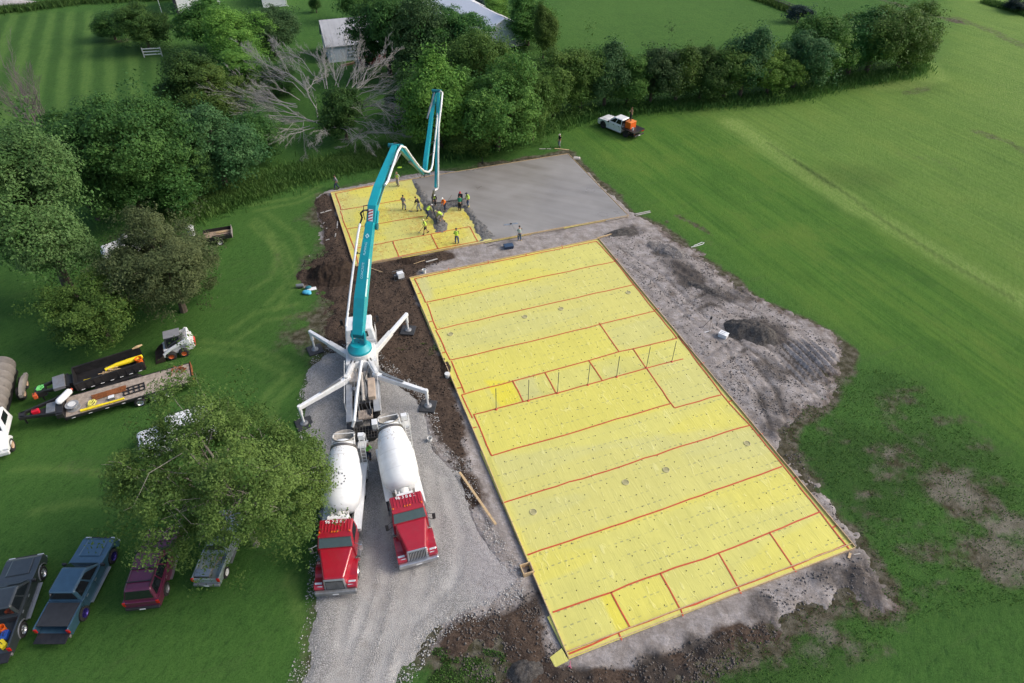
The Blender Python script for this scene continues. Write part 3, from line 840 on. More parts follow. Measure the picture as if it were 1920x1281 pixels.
YM = yellow_mat('vapor_barrier_film', (0, 0))
_, PB = sheet_part(bed, fb, BIG, Z1, big_attrs, YM, .15)
BT = [
    [(777.5, 522.5), (870, 503), (1000, 477), (1118.5, 452.5)], [(777.5, 522.5), (798, 567.5)], [(800, 569), (818.5, 617)], [(817.5, 619), (844, 675)], [(846.5, 677), (871, 737)], [(866, 740), (886, 784)],
    [(798, 567.5), (980, 527), (1153.5, 490.3)], [(818.5, 618), (1010, 574), (1188.6, 533.8)], [(844.3, 675.2), (1042, 629), (1229, 583)], [(866, 740), (1021, 699), (1104, 676), (1160.5, 659.5), (1187, 654), (1270, 634)],
    [(888, 777.5), (1041, 737.6), (1131, 713.7), (1212.5, 690.4), (1281, 673)], [(1122.6, 605.5), (1160.5, 659)], [(961, 713.7), (980.6, 753)], [(1021.4, 698.8), (1042.5, 737)], [(1104.3, 676.3), (1129.6, 713.7)], [(1187.2, 653.8), (1211, 689.8)],
    [(1212.5, 690.4), (1264.3, 764.3)], [(921.6, 854.3), (1060, 815), (1180, 779), (1258.7, 756.4)], [(1264.3, 764.3), (1310, 752), (1352, 740.4)], [(888, 777), (921.6, 854.3)],
    [(941, 943.4), (1140, 882), (1340, 817), (1405.6, 797.6)], [(989, 1040), (1170, 980), (1340, 920), (1466, 874.7)], [(1037, 1149.4), (1146.4, 1109.6), (1238.3, 1075), (1347, 1038), (1443, 999), (1536.7, 960)],
    [(1067, 1226.5), (1110, 1207), (1181.6, 1176.8), (1275.5, 1142.8), (1384, 1100.8), (1485.8, 1061.7), (1585.6, 1021.4)], [(1146.4, 1109.6), (1181.6, 1176.8)], [(1238.3, 1075), (1275.5, 1143)], [(1347, 1038), (1384, 1101)], [(1443, 999), (1487, 1063)],
    [(1118.4, 452.3), (1153.5, 490), (1188.6, 534), (1228, 583), (1270, 635)], [(1271, 630), (1312, 684), (1353, 739), (1390, 780), (1406, 797)], [(1406, 797), (1440, 838), (1472, 878), (1488, 897), (1536.7, 960), (1592, 1029)]]
for ln in BT: tape_part(bed, fb, ln, Z1 + .015, .10)
for a, b in (((842, 508.5), (841, 503)), ((916, 494), (915, 488)), ((987, 480), (986, 474)), ((1055, 466), (1053, 460)), ((790, 549), (783, 551)), ((812, 602), (804, 604)), ((837, 660), (829, 662)), ((866, 726), (857, 728)), ((893, 800), (884, 803)), ((1152, 488), (1158, 486)), ((1228, 581), (1236, 578)),
             ((1312, 683), (1320, 680)), ((1366, 753), (1375, 750)), ((1420, 817), (1430, 813)), ((1486, 898), (1495, 893)), ((1560, 990), (1569, 985)), ((1160, 1187), (1166, 1201)), ((1275.5, 1143), (1281, 1156)), ((1384, 1101), (1390, 1114)), ((1486, 1062), (1493, 1073))):
    tape_part(bed, fb, [a, b], Z1 + .02, .09)
tag(staples(bed, fb, PB, Z1, 0, 4), kind='stuff')
LM = lumber()
c = [Vector((*q, 0)) for q in PB]
board('form_board', bed, c[0], c[1], .0, .27, .05, LM)
board('form_board', bed, c[1], c[2], .0, .27, .05, LM)
board('form_board', bed, c[3], c[0], .0, .27, .05, LM)
d = (c[2] - c[3]).normalized(); nrm = Vector((-d.y, d.x, 0))
board('form_board', bed, c[3] + nrm * .28, c[2] + nrm * .28, .0, .25, .045, LM)
board('form_board', bed, c[3] - nrm * .02, c[2] - nrm * .02, .0, .20, .045, LM)
# film lapped outside the form boards on the near-left side and the loose corner flap
for quad in (((906, 861), (920, 857), (949, 938), (941, 943)), ((1026, 1158), (1033, 1153), (1062, 1226), (1053, 1212)), ((1031, 1233), (1053, 1217), (1066, 1240), (1041, 1252))):
    p = [Vector((*fb.px(x, y, .13), .14)) for x, y in quad]
    o = MB().add([p[0], p[1] + Vector((0, 0, .07)), p[2] + Vector((0, 0, .06)), p[3]], [(0, 1, 2, 3)]).build('loose_flap', YM, bed)
    sol = o.modifiers.new('thickness', 'SOLIDIFY'); sol.thickness = .012

# ------------------------------------------------------------------ small slab bed, half poured
fs = Frame(SML)
bed2 = thing('slab_bed', 'smaller slab bed behind, yellow plastic on the left and fresh concrete on the right', 'slab bed', (fs.o.x, fs.o.y, 0), fs.rz)


def sml_attrs(X, Y):
    mud = np.zeros_like(X); br = .35 * sstep(.45, .6, fbm(X * .3, Y * .3, 3, 12)); pl = .5 * sstep(.5, .65, fbm(X * .25 + 9, Y * .25, 3, 31))
    for px, py, r in ((728, 401, 2), (770, 402, 2.4), (835, 455, 3), (648, 372, 1.3), (647, 384, .9), (700, 470, 3), (760, 468, 2.4), (860, 405, 3), (690, 440, 2), (820, 450, 3), (790, 425, 3)):
        c = fs.px(px, py, Z1); mud = np.maximum(mud, .85 * sstep(r, r * .2, np.hypot(X - c[0], Y - c[1]) + 1.2 * (fbm(X, Y, 3, 7) - .5)))
    for px, py in ((860, 412), (880, 425), (770, 365)):
        c = fs.px(px, py, Z1); mud = np.maximum(mud, .5 * sstep(3.2, .5, np.hypot(X - c[0], Y - c[1])))
    return {'bright': br, 'pale': pl, 'mud': np.clip(mud, 0, 1)}


_, PS = sheet_part(bed2, fs, SML, Z1, sml_attrs, YM, .16)
for ln in ([(629, 362.7), (639.6, 394)], [(637.5, 396), (650, 429.4)], [(650, 430), (664.6, 466), (672, 497)], [(629, 362.7), (704, 347), (771, 335.6)], [(672, 497), (746, 481.5), (823, 466), (898, 452)], [(639.6, 394), (754, 375)], [(650, 429.4), (794, 405.4)],
           [(664.6, 466), (808, 438.8), (881, 425)], [(736.5, 452), (748, 481.5)], [(808, 439), (822, 467)], [(881, 425), (896, 453)]):
    tape_part(bed2, fs, ln, Z1 + .015, .10)
tag(staples(bed2, fs, [fs.loc(at(x, y, Z1)) for x, y in ((622, 362), (768, 336), (780, 360), (800, 400), (815, 440), (880, 400), (900, 448), (668, 496))], Z1, 0, 5, .9), kind='stuff')
c2 = [Vector((*q, 0)) for q in PS]
for a, b in ((0, 1), (1, 2), (2, 3), (3, 0)): board('form_board', bed2, c2[a], c2[b], 0, .25, .05, LM)


def concrete():
    nt = NT('fresh_concrete')
    n1 = nt.noise(.16, 4, .55); n2 = nt.noise(1.3, 5, .6, nt.vec(.4, 1.6, 1, R(-20))); n3 = nt.noise(18, 4, .7)
    wave = nt.noise(.8, 3, .5, nt.vec(.12, 1.3, 1, R(-24)))
    col = nt.mix(nt.ramp(n1, .36, .64), (.195, .182, .165), (.285, .274, .26))
    col = nt.mix(nt.ramp(wave, .4, .62, 0, .5), col, (.29, .28, .266))
    col = nt.mix(nt.ramp(n2, .45, .75, 0, .3), col, (.20, .19, .175))
    nt.bump(nt.math('ADD', n2, nt.math('MULTIPLY', n3, .25)), .12, .03)
    m = nt.done(col, nt.ramp(n1, .35, .65, .25, .5), .5)
    poly = [fs.loc(at(x, y, .22)) for x, y in ((775, 336.5), (920, 312.5), (1063.5, 289.5), (1118, 345), (1175.5, 403.5), (1050, 425), (924, 446.5), (905, 424), (885, 398), (869, 374), (840, 374), (806, 378), (790, 362), (782, 350))]
    A = np.array(poly); lo = A.min(0) - .2; hi = A.max(0) + .2; res = .16
    xs = np.arange(lo[0], hi[0], res); ys = np.arange(lo[1], hi[1], res); X, Y = np.meshgrid(xs, ys)
    sd = sdist(X, Y, poly)
    inner = sdist(X, Y, PS)
    Z = .232 - .14 * sstep(.0, -.35, sd) + .006 * (fbm(X * .5, Y * 1.5, 3, 3) - .5)
    o = grid_sheet('concrete_surface', xs, ys, Z, m, (sd > -.3) & (inner > .03))
    o.parent = bed2
    # unscreeded wet concrete along the pour edge and under the hose
    nt = NT('wet_concrete'); n2 = nt.noise(5, 7, .7); n3 = nt.noise(24, 3, .7)
    col = nt.mix(nt.ramp(n2, .34, .66), (.095, .092, .087), (.22, .213, .20)); col = nt.mix(nt.ramp(n3, .55, .8, 0, .6), col, (.035, .034, .033))
    nt.bump(nt.math('ADD', n2, n3), 1.0, .08)
    m2 = nt.done(col, .5, .45)
    poly = [fs.loc(at(x, y, .22)) for x, y in ((773, 337), (782, 336), (800, 362), (810, 376), (868, 372), (878, 384), (900, 408), (935, 444), (925, 448), (900, 451), (892, 432), (882, 410), (868, 391), (848, 388), (836, 397), (830, 408), (838, 418), (840, 430),
                                             (830, 436), (817, 433), (812, 420), (807, 408), (798, 399), (790, 385), (785, 366), (776, 352))]
    A = np.array(poly); lo = A.min(0) - .6; hi = A.max(0) + .6; res = .075
    xs = np.arange(lo[0], hi[0], res); ys = np.arange(lo[1], hi[1], res); X, Y = np.meshgrid(xs, ys)
    sd = sdist(X, Y, poly) + .7 * (fbm(X * 1.1, Y * 1.1, 4, 10) - .5)
    Z = .10 + .17 * sstep(-.2, .5, sd) + sstep(-.1, .5, sd) * (.34 * (fbm(X * 1.7, Y * 1.7, 4, 50) - .45) + .10 * (fbm(X * 6, Y * 6, 2, 60) - .5))
    o = grid_sheet('rough_concrete', xs, ys, Z, m2, (sd > -.2) & (sdist(X, Y, PS) > .05))
    o.parent = bed2
    o['label'] = 'lumpy dark unscreeded concrete'


concrete()
# ------------------------------------------------------------------ trees
BARK = mat('bark', (.085, .068, .052), .95, var=.35, scale=8, bump=.8, bscale=14)
BARK_PALE = mat('bark_pale', (.26, .235, .20), .9, var=.3, scale=6)
BARK_DEAD = mat('bark_dead', (.29, .28, .262), .9, var=.35, scale=3)
LV = {
    'dark': leaf_mat('leaves_dark', (.027, .084, .022), (.105, .210, .050)),
    'blue': leaf_mat('leaves_bluish', (.035, .092, .032), (.105, .185, .068)),
    'mid': leaf_mat('leaves_mid', (.050, .122, .025), (.155, .265, .058)),
    'bright': leaf_mat('leaves_bright', (.085, .175, .030), (.205, .325, .062)),
    'maple': leaf_mat('leaves_maple', (.066, .180, .046), (.20, .36, .13)),
    'olive': leaf_mat('leaves_olive', (.062, .090, .036), (.165, .200, .085)),
    'birch': leaf_mat('leaves_birch', (.055, .102, .022), (.170, .240, .060)),
    'spruce': leaf_mat('leaves_spruce', (.018, .040, .036), (.050, .085, .080)),
    'grassy': leaf_mat('leaves_grassy', (.040, .100, .022), (.120, .200, .048)),
    'weed': leaf_mat('leaves_weed', (.060, .140, .028), (.125, .225, .055)),
}


def leaves(C, Rd, N, size, rg, cen, upb=.45, tint=None, aspect=.62, shell=.55):
    """N leaves on every clump: C centres, Rd clump radii (n,3)"""
    n = len(C)
    idx = np.repeat(np.arange(n), N)
    d = rg.normal(size=(len(idx), 3)); d /= np.linalg.norm(d, axis=1)[:, None]
    r = shell + (1.05 - shell) * rg.uniform(0, 1, len(idx)) ** .7
    P = C[idx] + d * r[:, None] * Rd[idx]
    out = P - cen; out /= np.linalg.norm(out, axis=1)[:, None] + 1e-6
    nrm = d * .7 + out * .5 + rg.normal(size=P.shape) * .55; nrm[:, 2] += upb
    nrm /= np.linalg.norm(nrm, axis=1)[:, None]
    t = np.cross(nrm, rg.normal(size=P.shape)); t /= np.linalg.norm(t, axis=1)[:, None] + 1e-6
    b = np.cross(nrm, t)
    s = size * rg.uniform(.6, 1.3, len(idx))[:, None]
    # a leaf is a pointed quad, folded a little
    v = np.stack([P - t * s * .6, P + b * s * aspect * .5 - nrm * s * .12, P + t * s * .6, P - b * s * aspect * .5 - nrm * s * .12], 1)
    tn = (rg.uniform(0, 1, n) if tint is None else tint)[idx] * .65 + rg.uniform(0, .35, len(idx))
    return v.reshape(-1, 3), tn


def leaf_mesh(name, V, T):
    Q = np.arange(len(V)).reshape(-1, 4)
    me = np_mesh(name, V, Q, False)
    a = me.attributes.new('tint', 'FLOAT', 'FACE'); a.data.foreach_set('value', T.astype(np.float32))
    return me


def make_tree(seed, h, r, kind, n_clump=150, per=60, size=.3, clump=.9, trunk_h=.18, flat=1.0, lobes=9, bark=None, spread=.70, bottom=.12, trunk_r=None, limb_n=14, twigs=0, name='tree', taper=0.0, rough=.35, core=.60):
    """crown (unit: metres) with a trunk; returns (crown mesh, trunk mesh)"""
    rg = np.random.default_rng(seed)
    z0 = h * bottom; cz = (z0 + h) / 2; hz = (h - z0) / 2
    # lobes of the crown
    L = [(np.array([0, 0, cz]), np.array([r * core, r * core, hz * (core + .2)]))]
    for k in range(lobes):
        a = 2 * math.pi * (k + rg.uniform(-.3, .3)) / lobes * (1 if k % 2 else 1.618); el = rg.uniform(-.75, .95)
        q = math.sqrt(1 - el * el * .8); s = rg.uniform(.26, .50)
        tz = 1 - taper * max(el, 0)
        L.append((np.array([math.cos(a) * q * r * spread * tz, math.sin(a) * q * r * spread * tz, cz + el * hz * .62]), np.array([s * r, s * r, s * (r * .5 + hz * .5)]) * (1 - taper * .4 * max(el, 0))))
    C = []; nL = len(L)
    vol = np.array([np.prod(l[1]) ** (2 / 3) for l in L]); vol /= vol.sum()
    while len(C) < n_clump:
        k = rg.choice(nL, p=vol); c, q = L[k]
        d = rg.normal(size=3); d /= np.linalg.norm(d); d[2] = d[2] if d[2] > -.78 else -d[2]
        p = c + d * q * rg.uniform(.72, 1.03)
        if p[2] < z0 * .7 + .2: continue
        deep = min(np.linalg.norm((p - lc) / lq) for lc, lq in L)
        if deep < .62 and rg.uniform() < .85: continue
        C.append(p)
    C = np.array(C)
    cr = clump * rg.uniform(.6, 1.35, (n_clump, 1)) * np.array([[1, 1, .62 * flat]])
    # tint patches: neighbouring clumps share a tone
    tt = np.clip(fbm(C[:, 0] * .35 + seed, C[:, 1] * .35 + C[:, 2] * .3, 3, seed) * 1.6 - .35 + rg.uniform(-rough, rough, n_clump), 0, 1)
    V, T = leaves(C, cr, per, size, rg, np.array([0, 0, cz * .8]), tint=tt)
    # inner leaves so that the crown is not hollow
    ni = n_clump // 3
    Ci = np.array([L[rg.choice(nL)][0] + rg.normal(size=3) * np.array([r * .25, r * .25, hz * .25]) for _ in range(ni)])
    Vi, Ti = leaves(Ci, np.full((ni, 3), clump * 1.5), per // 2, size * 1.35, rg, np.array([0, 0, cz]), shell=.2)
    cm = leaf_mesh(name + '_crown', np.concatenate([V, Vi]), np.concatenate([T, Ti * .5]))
    # trunk, limbs to the lobes, twigs to some clumps
    tr = trunk_r or h * .022 + .05
    mb = MB(); top = h * .62; fork = max(h * trunk_h, .5)
    px = rg.uniform(-.05, .05, 2) * h
    stem = [Vector((0, 0, -.15)), Vector((px[0] * .3, px[1] * .3, fork)), Vector((px[0], px[1], (fork + top) / 2)), Vector((px[0] * .6, px[1] * .8, top))]
    mb.tube(stem, [tr * 1.25, tr * .95, tr * .6, tr * .25], 8)
    ends = []
    for k in range(limb_n):
        c = L[1 + k % (nL - 1)][0] if k < nL - 1 else C[rg.integers(len(C))]
        a = stem[1].lerp(stem[3], rg.uniform(0, .75)); e = Vector(c)
        mid = a.lerp(e, .5) + Vector((*rg.normal(size=2) * .05 * r, .05 * h))
        mb.tube([a, mid, e], [tr * .5, tr * .32, tr * .10], 6); ends.append((mid, e))
    for k in range(twigs):
        mid, e = ends[rg.integers(len(ends))]
        c = Vector(C[rg.integers(len(C))])
        if (c - e).length > r * .8: continue
        c2 = c + (c - Vector((0, 0, cz))).normalized() * clump * .9
        m2 = e.lerp(c, .5) + Vector(rg.normal(size=3) * .12)
        mb.tube([mid.lerp(e, .6), m2, c, c2], [tr * .16, tr * .10, tr * .06, tr * .025], 5)
    return cm, mb.mesh(name + '_trunk', True)


def plant_tree(name, label, cat, base, cm, tm, kind, bark, rz=0, sc=(1, 1, 1), group=None):
    t = thing(name, label, cat, (base[0], base[1], 0), rz, group)
    t.scale = sc
    link('trunk', tm, bark, t)
    c = bpy.data.objects.new('crown', cm); COL.objects.link(c); c.parent = t
    if not cm.materials: cm.materials.append(LV[kind])
    # the crown's own leaf colour, so that crowns sharing a mesh can differ in kind
    c.material_slots[0].link = 'OBJECT'; c.material_slots[0].material = LV[kind]
    return t


def fit(bx, by, ty, rx):
    """base, height and crown radius of a tree from its foot, top row and half width in the photo"""
    x = bx
    for _ in range(6):      # the crown's middle stands over the given picture column
        w = at(x, by); hgt = height_at(w, ty); x += bx - pxy((w.x, w.y, hgt * .58))[0]
    w = at(x, by)
    dep = depth_of((w.x, w.y, hgt * .6))
    return w, hgt, rx * dep / FPX


# the trees that stand alone or close by get crowns of their own
def own_tree(seed, bx, by, ty, rx, kind, label, cat='tree', name='tree', bark=BARK, group=None, rz=None, **kw):
    w, hgt, r = fit(bx, by, ty, rx)
    cm, tm = make_tree(seed, hgt, r, kind, name=name, **kw)
    return plant_tree(name, label, cat, w, cm, tm, kind, bark, rnd.uniform(0, 6.28) if rz is None else rz, group=group)


T4RZ = 5.2
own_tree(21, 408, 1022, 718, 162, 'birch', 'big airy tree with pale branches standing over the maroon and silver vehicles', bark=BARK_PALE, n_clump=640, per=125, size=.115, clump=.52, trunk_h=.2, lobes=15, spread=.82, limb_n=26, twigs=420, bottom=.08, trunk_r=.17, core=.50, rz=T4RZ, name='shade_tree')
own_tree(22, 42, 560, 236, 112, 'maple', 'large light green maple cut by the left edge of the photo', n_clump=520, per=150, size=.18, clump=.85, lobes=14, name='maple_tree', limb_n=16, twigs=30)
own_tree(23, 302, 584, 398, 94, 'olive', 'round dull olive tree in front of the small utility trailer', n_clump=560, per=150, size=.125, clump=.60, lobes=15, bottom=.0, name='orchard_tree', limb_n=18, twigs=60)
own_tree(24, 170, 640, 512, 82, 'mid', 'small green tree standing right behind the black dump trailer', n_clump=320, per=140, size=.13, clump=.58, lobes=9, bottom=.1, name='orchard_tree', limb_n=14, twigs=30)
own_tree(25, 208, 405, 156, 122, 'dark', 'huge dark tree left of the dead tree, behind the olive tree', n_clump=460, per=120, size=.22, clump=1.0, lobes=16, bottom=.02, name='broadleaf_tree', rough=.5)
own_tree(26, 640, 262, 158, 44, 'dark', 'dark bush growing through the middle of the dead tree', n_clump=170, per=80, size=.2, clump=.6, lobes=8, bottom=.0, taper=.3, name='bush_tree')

# shared crowns for the woods behind
CROWNS = []
for k, (hh, rr, kw) in enumerate(((10, 4.6, dict(lobes=9)), (10, 4.2, dict(lobes=11, taper=.25)), (10, 3.6, dict(lobes=8, taper=.35)), (10, 5.2, dict(lobes=12)), (10, 3.4, dict(lobes=7, taper=.1)), (10, 4.8, dict(lobes=10, flat=1.5)))):
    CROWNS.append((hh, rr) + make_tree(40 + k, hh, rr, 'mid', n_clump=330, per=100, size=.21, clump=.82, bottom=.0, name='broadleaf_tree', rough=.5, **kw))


def wood_tree(bx, by, ty, rx, kind, label, group=None, k=None, name='broadleaf_tree'):
    w, hgt, r = fit(bx, by, ty, rx)
    k = rnd.randrange(len(CROWNS)) if k is None else k
    hh, rr, cm, tm = CROWNS[k]
    return plant_tree(name, label, 'tree', w, cm, tm, kind, BARK, rnd.uniform(0, 6.28), (r / rr, r / rr, hgt / hh), group)


WOODS = 'trees of the wood behind the site'
for a in ((395, 348, 185, 78, 'blue', 'bluish green tree between the huge dark tree and the dead tree', 0), (470, 305, 205, 52, 'dark', 'dark tree just left of the dead tree trunk', 1), (330, 372, 240, 70, 'dark', 'low dark tree in front of the bluish tree left of the dead tree', 3),
          (345, 215, 88, 58, 'dark', 'dark tree beside the white rail gate', 1), (400, 235, 120, 62, 'mid', 'green tree right behind the bluish tree', 0), (300, 400, 300, 60, 'dark', 'low dark tree at the foot of the huge dark tree', 4),
          (385, 100, -8, 52, 'mid', 'green tree in front of the white house at the top', 2), (440, 118, 8, 62, 'bright', 'wide pale willow like tree between the two white houses', 3), (505, 105, 12, 50, 'blue', 'bluish tree left of the grey shed, by the second white house', 5),
          (455, 158, 90, 46, 'bright', 'yellow green bush tree above the left half of the dead tree', 4), (520, 175, 118, 34, 'dark', 'dark small tree left of the grey shed', 4),
          (205, 75, 20, 32, 'dark', 'small dark tree left of the lone lawn tree', 1), (262, 92, -4, 48, 'dark', 'lone dark tree with a bare stem on the striped lawn', 0),
          (720, 140, -40, 66, 'dark', 'tall dark tree right of the grey shed', 0), (780, 150, -20, 74, 'blue', 'tall bluish tree behind the yellow green tree', 3), (850, 150, 0, 66, 'dark', 'tall dark tree left of the white barn roof', 0), (895, 195, 46, 58, 'mid', 'green tree in front of the white barn roof', 5),
          (770, 230, 120, 50, 'dark', 'dark tree right of the dead tree', 1), (842, 262, 130, 40, 'dark', 'dark narrow tree between the yellow green tree and the round green tree', 2), (962, 205, 92, 46, 'mid', 'green tree under the near end of the white barn roof', 0),
          (820, 278, 96, 62, 'bright', 'yellow green tree behind the top of the pump boom', 2), (932, 282, 108, 86, 'mid', 'big round green tree right of the pump boom top', 3), (1000, 262, 125, 44, 'mid', 'green tree right of the big round green tree', 1), (880, 285, 200, 46, 'mid', 'low green tree at the foot of the big round green tree', 4),
          (990, 85, -14, 44, 'mid', 'upright green tree right of the white barn roof', 2), (930, 55, -10, 26, 'bright', 'pale young tree in front of the blue spruce', 4), (1020, 110, 5, 24, 'mid', 'slender green tree at the edge of the far field', 2), (660, 40, -50, 28, 'dark', 'dark tree behind the grey shed roof', 4)):
    wood_tree(*a[:6], group=WOODS, k=a[6])
ROW = 'trees of the windbreak row along the field'
lab = ['first', 'second', 'third', 'fourth', 'fifth', 'sixth', 'seventh', 'eighth', 'ninth', 'tenth', 'eleventh', 'twelfth', 'thirteenth', 'fourteenth', 'fifteenth']
for i, a in enumerate(((1040, 216, 78, 50, 'mid', 0), (1092, 205, 86, 42, 'mid', 1), (1140, 200, 80, 36, 'blue', 2), (1182, 196, 98, 34, 'mid', 4), (1228, 194, 82, 38, 'blue', 1), (1275, 192, 84, 36, 'mid', 2), (1322, 188, 76, 38, 'dark', 0), (1368, 185, 84, 36, 'mid', 4), (1404, 182, 50, 38, 'blue', 2), (1450, 176, 84, 42, 'bright', 3),
                       (1505, 165, 48, 46, 'blue', 0), (1552, 152, 20, 50, 'mid', 1), (1612, 140, 22, 44, 'dark', 2), (1650, 135, 2, 58, 'mid', 5), (1706, 128, 8, 52, 'mid', 3))):
    wood_tree(a[0], a[1] + 3, a[2], a[3] * 1.22, a[4], '%s tree counted from the left in the windbreak row by the field' % lab[i], group=ROW, k=a[5], name='windbreak_tree')
# a blue spruce and dark shrubs
cm_s, tm_s = make_tree(77, 6, 2.6, 'spruce', n_clump=120, per=60, size=.22, clump=.6, bottom=.02, lobes=7, taper=.5, name='spruce')
for bx, by, ty, rx, lb in ((1500, 42, 6, 24, 'dark blue green bush at the end of the rail fence'), (893, 20, -25, 18, 'dark blue spruce behind the white barn roof'), (1704, 122, 103, 12, 'small dark bush at the far tip of the windbreak row'), (1908, 22, -6, 22, 'dark green bush in the top right corner')):
    w, hg, r = fit(bx, by, ty, rx)
    plant_tree('evergreen_bush', lb, 'bush', w, cm_s, tm_s, 'spruce', BARK, rnd.uniform(0, 6), (r / 2.6, r / 2.6, hg / 6))
# young lone tree on the far lawn
w, hg, r = fit(590, 24, -14, 10)
hh, rr, cm, tm = CROWNS[4]
plant_tree('young_tree', 'small lone tree on the lawn beyond the grey shed', 'tree', w, cm, tm, 'dark', BARK, 1.0, (r / rr, r / rr, hg / hh))


# ------------------------------------------------------------------ dead trees
def twig_tree(mb, p0, p1, r0, depth, rg, sag=0.0, spread=.6, kids=4, gap=.35):
    """recursive bare limb from p0 to p1"""
    p0 = Vector(p0); p1 = Vector(p1); d = p1 - p0; L = d.length
    if L < .12: return
    n = 4; path = [p0]
    for i in range(1, n + 1):
        t = i / n
        j = Vector(rg.normal(size=3)) * L * .035
        path.append(p0 + d * t + j + Vector((0, 0, sag * math.sin(math.pi * t) * L)))
    rr = [r0 * (1 - .72 * i / n) for i in range(n + 1)]
    mb.tube(path, rr, 6 if r0 > .04 else 4, caps=False)
    if depth <= 0: return
    for k in range(kids + (1 if depth > 1 else 0)):
        t = gap * .6 + (1 - gap * .6) * (k + rg.uniform(.2, .9)) / (kids + 1); t = min(t, .97)
        i = min(int(t * n), n - 1); b = path[i].lerp(path[i + 1], t * n - i)
        dd = d.normalized() + Vector(rg.normal(size=3)) * spread * .62; dd.normalize()
        l2 = L * rg.uniform(.30, .62) * (1.15 - .4 * t)
        e = b + dd * l2
        if e.z < .05: e.z = .05 + rg.uniform(0, .2)
        twig_tree(mb, b, e, max(r0 * (1 - .72 * t) * .6, .009), depth - 1, rg, sag * .5, spread, kids, .25)


def dead_tree():
    rg = np.random.default_rng(5)
    base = at(628, 238); t = thing('dead_tree', 'grey leafless tree with broken limbs splayed out below the grey shed', 'dead tree', (base.x, base.y, 0))
    mb = MB(); o = Vector((base.x, base.y, 0))
    mb.tube([Vector((0, 0, -.2)), Vector((-.1, .1, 1.2)), Vector((.1, .2, 2.6))], [.62, .5, .42], 10)
    mb.build('trunk', BARK_DEAD, t, smooth=True)
    # limbs: foot, end in the photo with the height of each
    for (ax, ay, az), (bx, by, bz), r in (((600, 232, 1.2), (470, 186, 3.2), .26), ((598, 226, 1.2), (545, 228, 1.5), .2), ((596, 222, 1.6), (574, 165, 4.6), .24), ((578, 168, 4.4), (492, 120, 5.6), .18), ((575, 170, 4.4), (606, 142, 5), .15), ((606, 150, 3.5), (520, 92, 5.5), .18), ((612, 160, 3.4), (608, 108, 6), .2), ((610, 118, 4.6), (560, 98, 5.5), .12),
                                      ((648, 205, 2.5), (668, 128, 6), .22), ((655, 175, 4), (720, 112, 6.5), .18), ((660, 168, 4), (735, 160, 4.5), .12), ((652, 210, 2), (700, 198, 3.5), .22), ((696, 200, 3.4), (752, 236, 2.5), .16), ((700, 198, 3.4), (748, 205, 3.2), .14), ((668, 256, .8), (690, 250, 1.8), .2), ((688, 250, 1.8), (752, 252, 1.4), .16),
                                      ((690, 250, 1.6), (648, 272, .4), .12), ((570, 225, 1.2), (570, 285, .4), .12), ((560, 225, 1.2), (530, 262, .5), .12), ((560, 212, 2.2), (488, 198, 2.4), .14), ((555, 195, 3), (465, 165, 4), .14), ((640, 175, 4), (620, 130, 6.5), .14), ((628, 162, 4), (640, 120, 6), .13), ((545, 222, 1.2), (480, 232, 1.3), .13), ((720, 120, 6), (745, 95, 7), .1), ((672, 130, 6), (676, 85, 8), .1), ((650, 130, 5), (648, 80, 8), .09), ((640, 130, 5), (612, 85, 7), .08)):
        m2 = MB(); twig_tree(m2, at(ax, ay, az) - o, at(bx, by, bz) - o, r * .38, 4 if r > .13 else 3, rg, .05, .42, 5)
        m2.build('limb', BARK_DEAD, t, smooth=True)
    for k in range(26):
        a = 2 * math.pi * k / 26 + rg.uniform(-.1, .1); f = rg.uniform(.75, 1.1); c_, s_ = math.cos(a), math.sin(a)
        m2 = MB(); twig_tree(m2, at(612 + 55 * c_, 205 + 38 * s_, 2.2 + 1.2 * (s_ < 0)) - o, at(600 + 165 * c_ * f, 188 + 82 * s_ * f, 2.6 + 2.6 * (s_ < 0) + rg.uniform(-.5, 1)) - o, .055, 3, rg, .05, .42, 5)
        m2.build('limb', BARK_DEAD, t, smooth=True)


dead_tree()


def bare_shrub(name, label, bx, by, ty, rx, n, seed, m, group=None):
    w, hg, r = fit(bx, by, ty, rx); rg = np.random.default_rng(seed)
    t = thing(name, label, 'shrub', (w.x, w.y, 0), 0, group); mb = MB()
    for k in range(n):
        a = 2 * math.pi * k / n + rg.uniform(-.3, .3); q = r * rg.uniform(.3, .95)
        twig_tree(mb, (math.cos(a) * r * .15, math.sin(a) * r * .15, 0), (math.cos(a) * q, math.sin(a) * q, hg * rg.uniform(.7, 1.0)), .09, 3, rg, .0, .42, 4)
    mb.build('stems', m, t)


GREYTWIG = mat('twig_grey', (.15, .13, .125), .95, var=.3, scale=3)
bare_shrub('bare_shrub', 'leafless grey shrub behind the light green maple at the left edge', 48, 262, 128, 48, 12, 3, GREYTWIG)
bare_shrub('bare_shrub', 'small leafless shrub at the foot of the huge dark tree', 165, 412, 330, 26, 7, 4, mat('twig_brown', (.12, .10, .085), .95, var=.3))
bare_shrub('bare_shrub', 'half bare grey shrub under the pale willow like tree', 455, 108, 62, 30, 7, 6, GREYTWIG)


